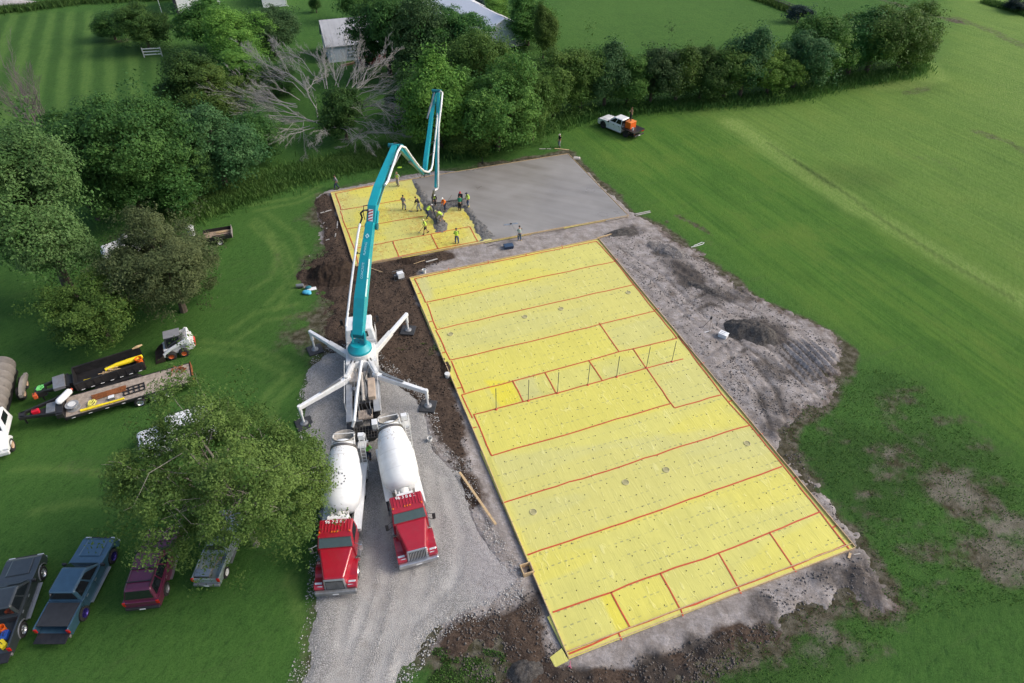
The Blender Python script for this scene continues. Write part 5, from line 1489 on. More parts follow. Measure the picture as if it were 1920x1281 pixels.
    if not style:   # ring of small dark marks stencilled on the drum
        K = MB(); u0 = 1.75
        for k in range(14):
            a = 2 * math.pi * k / 14; th = .55 * math.cos(a) / 1.205; u = u0 + .42 * math.sin(a)
            side = Vector((0, 1, 0)); upv = side.cross(ax); upv = upv if upv.z > 0 else -upv
            th += .12
            nrm = (upv * math.cos(th) - side * math.sin(th))
            q = p0 + ax * u + nrm * 1.206
            K.cyl(q, q + nrm * .012, .058, n=8)
        K.build('stencil', mat('stencil_grey', (.17, .18, .20), .6), dr)
    # stands, gearbox, tank, hopper, chute
    st = MB()
    for s in (-1, 1): st.beam((.75, s * .42, 1.0), (.30, s * .42, 1.95), .12, .12); st.beam((.1, s * .42, 1.0), (.3, s * .40, 1.7), .1, .1); st.beam((1.12, s * .46, 1.2), (.35, s * .5, 2.15), .09, .09); st.beam((1.12, s * .46, 1.2), (1.12, s * .46, 2.1), .09, .09); st.beam((-3.6, s * .44, 1.0), (-3.55, s * .62, 2.55), .14, .14); st.beam((-4.1, s * .44, 1.0), (-3.7, s * .6, 2.35), .12, .12)
    st.box(-3.7, -3.45, -.75, .75, 2.25, 2.42); st.box(.22, .42, -.5, .5, 1.75, 1.95)
    st.build('drum_stand', WHITEW, t, .01)
    gb = MB(); gb.lathe([(-.62, .05), (-.6, .3), (-.3, .34), (-.02, .44), (0, .05)], p0, ax, 20, False); gb.box(.78, 1.22, -.34, .34, 1.1, 1.75); gb.ball((1.02, .12, 2.0), (.2, .28, .22), 10, 8); gb.tube([(1.1, -.3, 1.6), (1.0, -.36, 2.2), (.7, -.3, 2.35)], .05, 8); gb.tube([(1.15, .34, 1.5), (1.05, .42, 2.1), (.8, .3, 2.3)], .04, 8)
    gb.build('drum_drive', WHITEW, t, .02, smooth=True)
    wt = MB(); wt.cyl((.98, -.62, 2.28), (.98, .62, 2.28), .23, n=20) if not style else wt.box(.86, 1.18, -.5, .5, 2.12, 2.4)
    wt.build('water_tank', WHITE, t, .03, smooth=True)
    fd = MB()
    for s in (-1, 1):
        fd.hexa([(-4.0, s * .78, 1.24), (1.1, s * .70, 1.24), (1.1, s * 1.2, 1.24), (-4.0, s * 1.2, 1.24)][::s], [(-4.0, s * .78, 1.30), (1.1, s * .70, 1.30), (1.1, s * 1.2, 1.30), (-4.0, s * 1.2, 1.30)][::s])
        fd.box(-4.0, 1.1, s * 1.17, s * 1.215, 1.05, 1.24)
    fd.build('side_deck', WHITE, t, .015)
    MB().box(.5, 1.2, -1.2, -.72, .7, 1.22).build('fuel_tank', STEEL, t, .06); MB().box(.2, 1.2, .72, 1.2, .62, 1.2).build('fuel_tank', STEEL, t, .06)
    bt = MB(); bt.box(.58, 1.18, -1.2, -.66, 1.32, 1.52)
    for k in range(5): bt.box(.62 + .11 * k, .66 + .11 * k, -1.19, -.68, 1.52, 1.56)
    bt.build('battery_box', BLACKM, t)
    rear = p0 + ax * 4.65
    H_ = MB(); H_.lathe([(0, .46), (.42, .74), (.46, .74), (.46, .70), (.04, .42), (0, .42)], rear + Vector((-.10, 0, .02)), Vector((-.32, 0, .95)), 28, False)
    H_.build('charge_hopper', mat('mortar_grey', (.30, .285, .26), .8, var=.3, scale=5, dirt=(.14, .13, .12), dirt_amt=.5), t, smooth=True)
    q = MB()
    for s in (-1, 1): q.tube([rear + Vector((-.25, s * .66, .52)), rear + Vector((.35, s * .72, .25)), (-3.55, s * .66, 2.5)], .045, 6)
    q.tube([rear + Vector((-.35, -.66, .5)), rear + Vector((-.35, .66, .5))], .04, 6); q.tube([rear + Vector((.25, -.7, .45)), rear + Vector((.25, .7, .45))], .04, 6)
    q.build('hopper_frame', WHITEW, t)
    lad = MB()
    for y in (.98, 1.28): lad.tube([(-3.7, y, .7), (-3.95, y, 2.7), (-4.35, y, 3.3)], .028, 6)
    for k in range(7): lad.tube([(-3.72 - .036 * k, .98, .85 + .3 * k), (-3.72 - .036 * k, 1.28, .85 + .3 * k)], .02, 6)
    lad.box(-4.6, -4.0, .8, 1.35, 2.72, 2.78)
    lad.tube([(-4.0, 1.33, 2.78), (-4.0, 1.33, 3.5), (-4.6, 1.33, 3.5), (-4.6, 1.33, 2.78)], .025, 6)
    lad.build('ladder', WHITEW, t)
    MB().box(-4.75, -4.45, .85, 1.25, 3.0, 3.45).build('control_box', WHITE, t, .03)
    cu = MB(); P = [(math.cos(a) * .27, math.sin(a) * .27) for a in np.linspace(math.pi, 2 * math.pi, 10)]
    r0 = [Vector((-4.25, x, 2.0 + z)) for x, z in P]; r1 = [Vector((-5.35, x * .8 + .45 * (1 if style else -1) * .3, 1.25 + z)) for x, z in P]
    o_ = len(cu.v); cu.v += [tuple(v) for v in r0 + r1]; cu.f += [(o_ + i, o_ + i + 1, o_ + 11 + i, o_ + 10 + i) for i in range(9)]
    ch_ = cu.build('chute', STEEL, t); sm = ch_.modifiers.new('thickness', 'SOLIDIFY'); sm.thickness = .03
    for x in (-2.2, -3.55):
        for s in (-1, 1): wheel(t, x, s * .86, .52, .54, WHITEW, .55)
    for s in (-1, 1): wheel(t, 3.45, s * .98, .53, .32, CHROME, .56)
    return t


a = at(786, 1056, .6); rz = R(-72.5)
mixer('right red and white mixer truck with its barred grille nearest the big slab', (a.x - math.cos(rz) * 4.8, a.y - math.sin(rz) * 4.8, 0), rz, '96 3 8 6 2', True)
a = at(630, 1113, .6); rz = R(-84.5)
mixer('left red and white mixer truck partly under the airy tree', (a.x - math.cos(rz) * 4.8, a.y - math.sin(rz) * 4.8, 0), rz, '96 2 8 8 7', False)
# ------------------------------------------------------------------ boom pump truck
def pump():
    rz = R(101.3); o = at(672, 640, 3.2); org = Vector((o.x, o.y, 0))
    t = thing('pump_truck', 'white concrete pump truck with a raised teal folding boom and spread outriggers', 'pump truck', org, rz)
    inv = Matrix.Rotation(-rz, 4, 'Z') @ Matrix.Translation(-org)
    W = lambda px, py, z: inv @ at(px, py, z)
    E = Vector((-7.95, 62.7, 0)); bd = (E - org); bd.z = 0; bd.normalize(); rt = Vector((bd.y, -bd.x, 0))
    def B(px, py, off=0.0):
        """point of the boom's vertical plane (moved off metres to its right) seen at a pixel"""
        c = Vector((0, 0, CAM_H)); d = at(px, py, 0) - c; o2 = org + rt * off
        k = (o2 - c).dot(rt) / d.dot(rt)
        return inv @ (c + d * k)
    up = inv.to_3x3() @ bd.cross(rt) * -1
    # chassis and decks
    c = MB()
    for s in (-1, 1): c.box(-7.2, 3.9, s * .38, s * .52, .75, 1.08)
    for x in (-5, -3.4, -1.2, 1.0): c.box(x, x + .14, -.5, .5, .78, 1.04)
    for x in (-5.2, -3.85, 2.9, 1.5): c.cyl((x, -1.0, .52), (x, 1.0, .52), .1, n=8)
    c.build('chassis', BLACKM, t)
    d = MB(); d.box(-6.6, -.9, .78, 1.22, 1.42, 1.50); d.box(-6.6, -.9, 1.19, 1.235, 1.08, 1.42); d.box(-5.9, -1.0, -1.22, -.72, 1.42, 1.50); d.box(-5.9, -1.0, -1.235, -1.19, 1.08, 1.42)
    d.build('side_deck', mat('deck_grey', (.36, .38, .40), .5, .2, var=.15, dirt=(.25, .22, .19), dirt_amt=.5), t, .01)
    p = MB(); p.hexa([(-1.5, -1.22, .9), (1.3, -1.22, .9), (1.3, 1.22, .9), (-1.5, 1.22, .9)], [(-1.1, -1.15, 2.0), (1.0, -1.1, 2.0), (1.0, 1.1, 2.0), (-1.1, 1.15, 2.0)]); p.lathe([(1.9, .95), (2.3, .98), (2.42, .98), (2.42, .05)], (0, 0, 0), (0, 0, 1), 30, False)
    p.build('pedestal', WHITEW, t, .04)
    # cab at the far end
    cb = MB(); cb.hexa([(1.75, -1.2, .75), (4.05, -1.2, .75), (4.05, 1.2, .75), (1.75, 1.2, .75)], [(1.78, -1.17, 1.75), (4.0, -1.17, 1.75), (4.0, 1.17, 1.75), (1.78, 1.17, 1.75)])
    cb.build('cab', WHITE, t, .05)
    lo = [(1.78, -1.17, 1.753), (4.0, -1.17, 1.753), (4.0, 1.17, 1.753), (1.78, 1.17, 1.753)]; hi = [(1.85, -1.03, 2.85), (3.62, -1.03, 2.85), (3.62, 1.03, 2.85), (1.85, 1.03, 2.85)]
    MB().hexa(lo, hi).build('cab_roof', WHITE, t, .1, seg=3)
    pane('windshield', t, (lo[1], lo[2], hi[2], hi[1]), .05, .95, .08, .88)
    pane('window', t, (lo[0], lo[1], hi[1], hi[0]), .3, .92, .08, .82); pane('window', t, (lo[2], lo[3], hi[3], hi[2]), .08, .7, .08, .82); pane('rear_window', t, (lo[3], lo[0], hi[0], hi[3]), .2, .8, .3, .8)
    for s in (-1, 1):
        m = MB(); m.tube([(3.7, s * 1.1, 2.4), (3.9, s * 1.45, 2.45), (3.9, s * 1.45, 1.8), (3.75, s * 1.15, 1.7)], .02, 6); m.box(3.82, 3.92, s * 1.34, s * 1.56, 1.85, 2.35); m.build('mirror', BLACKP, t)
        f = MB(); f.box(.95, 1.7, s * .7, s * 1.2, 1.0, 1.5); f.build('tool_locker', WHITEW, t, .03)
    MB().box(2.2, 3.0, -.35, .35, 2.853, 2.98).build('roof_hatch', WHITEW, t, .03)
    for x in (-5.2, -3.85):
        for s in (-1, 1): wheel(t, x, s * .86, .52, .54, WHITEW, .55)
    for x in (2.9, 1.45):
        for s in (-1, 1): wheel(t, x, s * 1.02, .52, .32, WHITEW, .56)
    # slewing turret
    u = MB(); u.lathe([(2.43, .05), (2.43, .92), (2.62, .92), (2.75, .80), (3.05, .62), (3.05, .05)], (0, 0, 0), (0, 0, 1), 32, False)
    u.build('turret', TEAL, t, smooth=True)
    # boom: five box sections
    q1 = [B(672, 628), B(677, 560), B(686, 482), B(695, 418)]
    q2 = [B(697, 424), B(699, 388), B(709, 355), B(741, 274)]
    q3 = [B(750, 276, .45), B(793, 325, .45)]
    q4 = [B(796.5, 322, 0), B(798, 304, 0), B(815.5, 170, 0)]
    q5 = [B(822, 174, .55), B(819.5, 262, .55), B(816.5, 352, .55)]
    def section(name, q, ws, hs):
        mb = MB(); rings = []; ws = [w_ * .86 for w_ in ws]; hs = [h_ * .86 for h_ in hs]
        for i, pnt in enumerate(q):
            dr = (q[min(i + 1, len(q) - 1)] - q[max(i - 1, 0)]).normalized(); side = inv.to_3x3() @ rt; uu = side.cross(dr)
            rings.append([pnt + side * (a * ws[i] / 2) + uu * (b * hs[i] / 2) for a, b in ((-1, -1), (1, -1), (1, 1), (-1, 1))])
        mb.skin(rings)
        ob = mb.build(name, TEAL, t, .03)
        return ob, rings
    s1, r1 = section('boom_section', q1, (.95, 1.0, .86, .72), (.7, .95, .85, .6))
    s2, r2 = section('boom_section', q2, (.72, .80, .80, .56), (.6, .72, .66, .46))
    s3, r3 = section('boom_section', q3, (.42, .30), (.62, .42))
    s4, r4 = section('boom_section', q4, (.46, .50, .38), (.42, .50, .36))
    s5, r5 = section('boom_section', q5, (.34, .30, .24), (.34, .30, .24))
    side = inv.to_3x3() @ rt
    j = MB()
    for pnt, wd, r in ((q1[0] + Vector((0, 0, -.05)), 1.15, .22), (q2[0], .95, .26), (q2[3], 1.15, .2), (B(797, 323, .2), .95, .2), (B(819, 171, .28), .95, .17)):
        j.cyl(pnt - side * wd / 2, pnt + side * wd / 2, r, n=18)
    j.build('boom_joint', mat('joint_steel', (.012, .16, .19), .4, .3), t, smooth=True)
    k = MB()      # lugs on the turret, links at the knuckles
    for s in (-.5, .5):
        a = q1[0] + side * s
        k.hexa([a + Vector((-.5, -.06, -.5)), a + Vector((.5, -.06, -.5)), a + Vector((.5, .06, -.5)), a + Vector((-.5, .06, -.5))], [a + Vector((-.2, -.06, .25)), a + Vector((.2, -.06, .25)), a + Vector((.2, .06, .25)), a + Vector((-.2, .06, .25))])
        k.beam(q1[3] + side * s * .8 + Vector((0, 0, -.5)), q2[1] + side * s * .8 + Vector((0, 0, -.3)), .08, .3)
    k.beam(q2[3] - side * .3, q3[0] - side * .1, .12, .4)
    k.build('boom_link', TEAL, t, .02)
    cyl = MB()
    for a, b in ((Vector((.35, 0, 2.7)), q1[1] + Vector((.0, 0, -.55))), (q1[2] + Vector((0, 0, -.6)), q2[0] + Vector((0, 0, -.45))), (q2[2] + Vector((0, 0, -.45)), q3[0] + Vector((0, 0, -.5))), (q3[0].lerp(q3[1], .35) - side * .0 + Vector((0, 0, -.42)), q4[0] + Vector((0, 0, -.4))), (q4[1].lerp(q4[2], .6) - side * .4, q5[0] - side * .4)):
        cyl.cyl(a, a.lerp(b, .6), .10, n=10); cyl.cyl(a.lerp(b, .6), b, .055, n=8)
    cyl.build('hydraulic_cylinder', STEEL, t, smooth=True)
    # delivery pipe
    def P(*seq): return [B(x, y, f) for x, y, f in seq]
    left = -.78
    PW = mat('pipe_white', (.74, .76, .77), .4, var=.08, dirt=(.5, .49, .46), dirt_amt=.35)
    for seq in (P((649, 612, left), (656, 552, left), (664, 490, left), (671, 440, left), (675, 420, left)),
                P((722, 347, .62), (727, 340, .62), (735, 316, .62), (746, 284, .62), (752, 274, .62), (760, 277, .8), (771, 293, .8), (786, 313, .8), (795, 321, .8), (803, 323, .7), (808.5, 318, .6), (811, 308, .5), (818, 240, .5), (824, 174, .6)),
                P((824, 174, .6), (826.5, 171, .8), (829.5, 174, .9), (827, 200, .9), (822.5, 236, .9), (821.5, 290, .85), (821.5, 349, .8), (820, 354, .7), (813.5, 358, .5))):
        MB().tube(seq, .095, 10).build('delivery_pipe', PW, t, smooth=True)
    MB().tube(P((675, 420, left), (679, 408, -.8), (676, 400, -.75), (681, 395, -.5), (690, 394, -.3), (690, 398, 0)), .075, 8).build('pipe_elbow', BLACKP, t, smooth=True)
    cl = MB()
    for i in range(1, 7):
        a = q1[0].lerp(q1[3], i / 7); b = B(649, 612, left).lerp(B(675, 420, left), i / 7)
        if i in (1, 3, 5): cl.tube([a, b], .035, 6); cl.cyl(b - (q1[3] - q1[0]).normalized() * .1, b + (q1[3] - q1[0]).normalized() * .1, .13, n=10)
    for i in range(1, 6):
        f = i / 6; a = q4[0].lerp(q4[2], f); b = B(811, 308, .5).lerp(B(824, 174, .6), f); cl.tube([a, b], .03, 6)
        a = q5[0].lerp(q5[2], f); b = B(827, 200, .9).lerp(B(821.5, 349, .8), f); cl.tube([a, b], .03, 6)
    for f in (.25, .6): cl.tube([q2[1].lerp(q2[3], f), B(727, 340, .62).lerp(B(746, 284, .62), f)], .035, 6)
    cl.build('pipe_bracket', BLACKM, t)
    # hydraulic lines along the boom
    class _H:
        def tube(s, p_, r_, n_): MB().tube(p_, r_, n_).build('hydraulic_hose', BLACKP, t)
    hl = _H()
    for off in (.28, .34): hl.tube([q2[1] + side * off * 1.3 + Vector((0, 0, .2)), q2[2] + side * (off + .12) + Vector((0, 0, .1)), q2[3] + side * off], .022, 5)
    hl.tube(P((741, 272, -.2), (738, 268, 0), (745, 268, .2), (754, 276, .4)), .03, 5)
    hl.tube(P((786, 316, .2), (783, 328, .3), (788, 334, .3), (793, 326, .3), (796, 332, .2), (797, 320, .1)), .025, 5)
    hl.tube(P((817, 172, 0), (822, 167, .3), (826, 170, .6)), .03, 5)
    hl.tube(P((690, 385, -.5), (682, 386, -.55), (681, 400, -.55), (684, 412, -.5)), .03, 5)
    # rubber end hose
    e5 = B(813.5, 358, .5)
    MB().tube([e5, W(811, 368, 1.9), W(811, 380, 1.15), W(814, 395, .62), W(818, 408, .48), W(821, 418, .42)], .10, 10).build('end_hose', mat('end_hose_rubber', (.05, .05, .05), .7, dirt=(.22, .21, .2), dirt_amt=.6), t, smooth=True)
    MB().cyl(e5 + Vector((0, 0, .12)), e5 - Vector((0, 0, .35)), .13, n=12).build('hose_coupling', STEEL, t)
    # warning board and lettering on the first section
    top1 = lambda f, sh=0.0: None
    dn = (q1[3] - q1[0]).normalized(); upn = side.cross(dn); upn = upn if upn.z > 0 else -upn
    def face(f, hgt): # point on the top face of section one
        i = min(int(f * 3), 2); g = f * 3 - i
        return q1[i].lerp(q1[i + 1], g) + upn * (hgt)
    def on_top(name, me, f, m, extra=0.0, sidew=0.0):
        i = min(int(f * 3), 2)
        dd = (q1[i + 1] - q1[i]).normalized(); uu = side.cross(dd); uu = uu if uu.z > 0 else -uu
        hs = (.60, .817, .73, .516); g = f * 3 - i
        slope = Vector((0, 0, 0))
        pos = q1[i].lerp(q1[i + 1], g) + uu * ((hs[i] * (1 - g) + hs[i + 1] * g) / 2 + .02 + extra) + side * sidew
        ob = link(name, me, m, t)
        # the upper surface is not parallel to the centre line: tilt with the taper
        ln = (q1[i + 1] - q1[i]).length; tl = math.atan2((hs[i + 1] - hs[i]) / 2, ln)
        dd2 = (dd * math.cos(tl) + uu * math.sin(tl)).normalized(); uu2 = (uu * math.cos(tl) - dd * math.sin(tl)).normalized()
        yv = uu2.cross(dd2)
        ob.matrix_local = Matrix(((dd2.x, yv.x, uu2.x, pos.x), (dd2.y, yv.y, uu2.y, pos.y), (dd2.z, yv.z, uu2.z, pos.z), (0, 0, 0, 1)))
        return ob
    LB = mat('lettering_pale', (.42, .70, .76), .5)
    on_top('lettering', text_mesh('CONCRETE', .24), .55, LB); on_top('lettering', text_mesh('PUMPING', .24), .735, LB, .012)
    dm = MB(); dm.add([(-.2, 0, .012), (0, -.17, .012), (.2, 0, .012), (0, .17, .012), (-.09, 0, .012), (0, -.075, .012), (.09, 0, .012), (0, .075, .012)], [(0, 1, 5, 4), (1, 2, 6, 5), (2, 3, 7, 6), (3, 0, 4, 7)])
    on_top('emblem', dm.mesh('emblem'), .86, LB, .01)
    # pale label strip low on the right-hand face
    a, b = q1[1], q1[2]
    n2 = MB(); sd_ = side
    for f0, f1 in ((.05, .47), (.5, .95)):
        pa = a.lerp(b, f0); pb = a.lerp(b, f1); w0 = .43 - .06 * f0; w1 = .43 - .06 * f1
        n2.hexa([pa + sd_ * (w0 - .0) + upn * .12, pb + sd_ * (w1) + upn * .12, pb + sd_ * (w1) + upn * .40, pa + sd_ * w0 + upn * .40], [pa + sd_ * (w0 + .02) + upn * .12, pb + sd_ * (w1 + .02) + upn * .12, pb + sd_ * (w1 + .02) + upn * .40, pa + sd_ * (w0 + .02) + upn * .40])
    n2.build('label_strip', mat('label_pale', (.50, .74, .74), .5), t)
    pb = MB(); c0 = q2[0].lerp(q2[1], .55); dd = (q2[1] - q2[0]).normalized(); uu = side.cross(dd); uu = uu if uu.z > 0 else -uu
    pos = c0 + uu * .36
    def plate(x0, x1, y0, y1, z0, z1):
        f = lambda x, y, z: pos + side * x + dd * y + uu * z
        return [f(x0, y0, z0), f(x1, y0, z0), f(x1, y1, z0), f(x0, y1, z0)], [f(x0, y0, z1), f(x1, y0, z1), f(x1, y1, z1), f(x0, y1, z1)]
    pb.hexa(*plate(-.17, .17, -.45, .45, 0, .02)); wb_ = pb.build('warning_board', SIGNW, t)
    st = MB(); f = lambda x, y: pos + side * x + dd * y + uu * .024
    for y in (-.42, -.2, .02, .24): st.add([f(-.17, y - .03), f(.17, y + .11), f(.17, y + .20), f(-.17, y + .06)], [(0, 1, 2, 3)])
    st.build('warning_stripe', SIGNR, wb_)
    # outriggers
    feet = {}; M4 = Matrix.Translation(org) @ Matrix.Rotation(rz, 4, 'Z')
    def gz(v): w_ = M4 @ Vector((v.x, v.y, 0)); return max(soil_z(w_.x + a_, w_.y + b_) for a_ in (-.4, 0, .4) for b_ in (-.4, 0, .4))
    for s, (fx, fy) in ((1, (591, 657)), (-1, (766, 624))):
        g = W(fx, fy, 0); feet[(1, s)] = g
        a = Vector((.35, s * .95, 1.55)); top = Vector((g.x, g.y, 1.95)); dirv = (top - a).normalized()
        ob = MB(); ob.beam(a, a.lerp(top, .52), .42, .48, .38, .42); ob.build('outrigger_beam', WHITEW, t, .03)
        ob = MB(); ob.beam(a.lerp(top, .45), top + dirv * .15, .29, .34, .25, .29); ob.build('outrigger_arm', WHITE, t, .03)
        ob = MB(); pm = a.lerp(top, .55); ob.beam(pm + Vector((0, 0, .1)), pm + Vector((0, 0, .5)), .05, .12); ob.build('outrigger_marker', ORANGE, t)
        ob = MB(); ob.cyl((g.x, g.y, .25 + gz(g)), (g.x, g.y, 1.2), .075, n=12); ob.cyl((g.x, g.y, 1.15), (g.x, g.y, 2.0), .125, n=14); ob.build('support_leg', WHITE, t, smooth=True)
        ob = MB(); ob.lathe([(.115, .01), (.115, .30), (.17, .28), (.25, .14), (.27, .01)], (g.x, g.y, gz(g)), (0, 0, 1), 20, False); ob.build('foot_plate', STEEL, t, smooth=True)
    for s, (fx, fy) in ((1, (566, 800)), (-1, (803, 765))):
        g = W(fx, fy, 0) if s < 0 else Vector((W(803, 765, 0).x + .1, 4.45, 0)); feet[(0, s)] = g
        h0 = Vector((-.75, s * .55, 1.75)); h1 = Vector((-2.55, s * 1.12, 1.75)); top = Vector((g.x, g.y, 1.75))
        ob = MB(); ob.beam(h0, h1, .42, .5, .36, .5); ob.beam(h0 + Vector((0, 0, .28)), h1 + Vector((0, 0, .28)), .16, .04); ob.build('outrigger_beam', WHITEW, t, .03)
        ob = MB(); ob.beam(h1 - (top - h1).normalized() * .3, top + (top - h1).normalized() * .12, .37, .50, .25, .33); ob.build('outrigger_arm', WHITE, t, .04)
        ob = MB(); d0 = (top - h1); nn = Vector((-d0.y, d0.x, 0)).normalized() * s
        ob.beam(h1 + d0 * .12 + Vector((0, 0, .36)), h1 + d0 * .55 + Vector((0, 0, .30)), .12, .1); ob.cyl(h1 + nn * -.5 + d0 * -.05, h1 + d0 * .45 - nn * .28, .07, n=10); ob.build('swing_cylinder', STEEL, t)
        ob = MB(); ob.cyl(h1 - Vector((0, 0, .4)), h1 + Vector((0, 0, .4)), .16, n=14); ob.build('hinge_pin', WHITEW, t, smooth=True)
        ob = MB(); ob.cyl((g.x, g.y, .25 + gz(g)), (g.x, g.y, 1.1), .075, n=12); ob.cyl((g.x, g.y, 1.05), (g.x, g.y, 1.95), .125, n=14); ob.build('support_leg', WHITE, t, smooth=True)
        ob = MB(); ob.lathe([(.115, .01), (.115, .30), (.17, .28), (.25, .14), (.27, .01)], (g.x, g.y, gz(g)), (0, 0, 1), 20, False); ob.build('foot_plate', STEEL, t, smooth=True)
    # pump unit on the rear deck
    v = MB(); v.tube([W(675, 652, 2.1), W(678, 679, 2.0), W(674, 705, 2.1), W(669.5, 738, 2.1), W(664, 790, 1.9), W(661, 800, 1.5)], .11, 10); v.build('riser_pipe', PW, t, smooth=True)
    v = MB()
    for px, y0, y1, z, r in ((679, 704, 752, 1.55, .13), (686, 702, 748, 1.5, .14)):
        a, b = W(px - 1, y0, z), W(px + 3, y1, z); v.cyl(a, b, r, n=14); v.cyl(a - (b - a).normalized() * .2, a, r * 1.25, n=14)
    for px in (665, 695): v.tube([W(px, 660, 1.6), W(px + 1, 690, 1.5), W(px + 3, 710, 1.4)], .07, 8)
    v.build('pump_cylinder', mat('pump_beige', (.50, .46, .40), .6, var=.2, dirt=(.25, .2, .16), dirt_amt=.5), t, smooth=True)
    v = MB(); c0 = W(664, 712, 1.4); v.box(c0.x - .55, c0.x + .5, c0.y - .30, c0.y + .32, 1.2, 1.75); v.build('oil_tank', mat('tank_beige', (.42, .38, .34), .7, var=.25, dirt=(.2, .16, .13), dirt_amt=.5), t, .03)
    v = MB(); c0 = W(697, 730, 1.6); v.box(c0.x - 1.0, c0.x + 1.0, c0.y - .26, c0.y + .26, 1.25, 1.85); v.build('water_box', mat('box_tan', (.46, .36, .27), .8, var=.2, dirt=(.3, .26, .22), dirt_amt=.5), t, .03)
    v = MB(); c0 = W(685, 776, 1.5); v.box(c0.x - .42, c0.x + .42, c0.y - .50, c0.y + .50, 1.35, 1.46)
    for y in np.linspace(-.44, .44, 8): v.box(c0.x - .40, c0.x + .40, c0.y + y - .04, c0.y + y + .04, 1.462, 1.50)
    v.build('walkway', WORN_WOOD, t)
    v = MB(); c0 = W(686, 756, 1.4); v.box(c0.x - .14, c0.x + .14, c0.y - .48, c0.y + .48, 1.1, 1.55); v.build('valve_block', BLACKM, t, .02)
    for k_, (ya, yb, zz, rr_) in enumerate(((.18, .3, 1.5, .035), (.30, .42, 1.45, .03), (-.62, -.5, 1.5, .03), (-.5, -.2, 1.62, .04), (.5, .6, 1.55, .03), (-.1, .1, 1.42, .045))):
        MB().tube([(-1.4, ya, zz + .25), (-2.6, yb, zz + .1), (-3.8, ya + .05, zz), (-5.2, yb + .04, zz + .05), (-6.3, ya, zz - .1)], rr_, 6).build('hydraulic_line', BLACKP if k_ % 2 else STEEL, t)
    for x_, y_, sx_, sy_, h_ in ((-2.1, .55, .5, .3, .5), (-2.9, -.5, .6, .28, .45), (-3.4, .62, .35, .22, .6), (-5.9, -.45, .5, .3, .55), (-6.4, .35, .4, .5, .4), (-4.6, -.62, .7, .16, .35)):
        MB().box(x_ - sx_ / 2, x_ + sx_ / 2, y_ - sy_ / 2, y_ + sy_ / 2, 1.0, 1.0 + h_).build('deck_unit', (WHITEW, STEEL, BLACKM)[int(abs(x_ * 10)) % 3], t, .02)
    for s_ in (-1, 1):
        MB().tube([(-1.1, s_ * 1.2, 1.5), (-1.1, s_ * 1.2, 2.4), (-5.6, s_ * 1.2, 2.4), (-5.6, s_ * 1.2, 1.5)], .02, 6).build('hand_rail', WHITEW, t)
    hp = MB(); x0, x1 = -8.35, -7.15
    o4 = [(x0, -.95, 1.42), (x1, -.95, 1.42), (x1, .75, 1.42), (x0, .75, 1.42)]; i4 = [(x0 + .3, -.55, .75), (x1 - .2, -.55, .75), (x1 - .2, .4, .75), (x0 + .3, .4, .75)]
    hp.add(o4 + i4, [(0, 1, 5, 4), (1, 2, 6, 5), (2, 3, 7, 6), (3, 0, 4, 7), (4, 5, 6, 7)])
    ho = hp.build('hopper', mat('hopper_black', (.03, .03, .03), .7, dirt=(.2, .19, .17), dirt_amt=.5), t); sm = ho.modifiers.new('thickness', 'SOLIDIFY'); sm.thickness = .04
    g = MB()
    for k in range(9): g.box(x0 + .04, x1 - .04, -.88 + .195 * k, -.85 + .195 * k, 1.40, 1.45)
    for k in range(5): g.box(x0 + .1 + .25 * k, x0 + .13 + .25 * k, -.9, .7, 1.37, 1.40)
    g.build('hopper_grate', mat('grate_steel', (.10, .09, .08), .6, .5, dirt=(.25, .22, .19), dirt_amt=.5), ho)
    v = MB(); c0 = W(702, 792, 1.8); v.box(c0.x - .3, c0.x + .25, c0.y - .2, c0.y + .2, 1.2, 1.9); v.build('control_box', WHITE, t, .03)
    v = MB()
    for s in (-1, 1): v.box(-7.4, -6.6, s * .75, s * 1.2, .8, 1.35)
    v.build('rear_locker', BLACKM, t, .03)
    v = MB()
    for s in (-1, 1): v.box(-7.62, -7.56, s * .8, s * 1.1, .9, 1.05)
    v.build('tail_light', REDL, t)
    # pads under the feet are separate
    names = {(1, 1): 'black square pad under the outrigger foot on the grass left of the pump truck', (1, -1): 'black square pad under the outrigger foot beside the top left of the big slab', (0, -1): 'black square pad under the rear right outrigger on brown soil', (0, 1): 'black square pad under the outrigger foot hidden by the airy tree'}
    for key, g in feet.items():
        w = M4 @ g; w.z = gz(g)
        pd = thing('outrigger_pad', names[key], 'pad', w, rz + .3 * key[1], 'black outrigger pads')
        z = .0
        MB().box(-.60, .60, -.60, .60, -.02, .11).build('plate', mat('pad_black', (.028, .030, .033), .6, var=.3, dirt=(.12, .1, .09), dirt_amt=.3), pd, .03)
        MB().tube([(.62, -.12, .06), (.72, -.1, .05), (.72, .1, .05), (.62, .12, .06)], .018, 6).build('handle', BLACKP, pd)


pump()


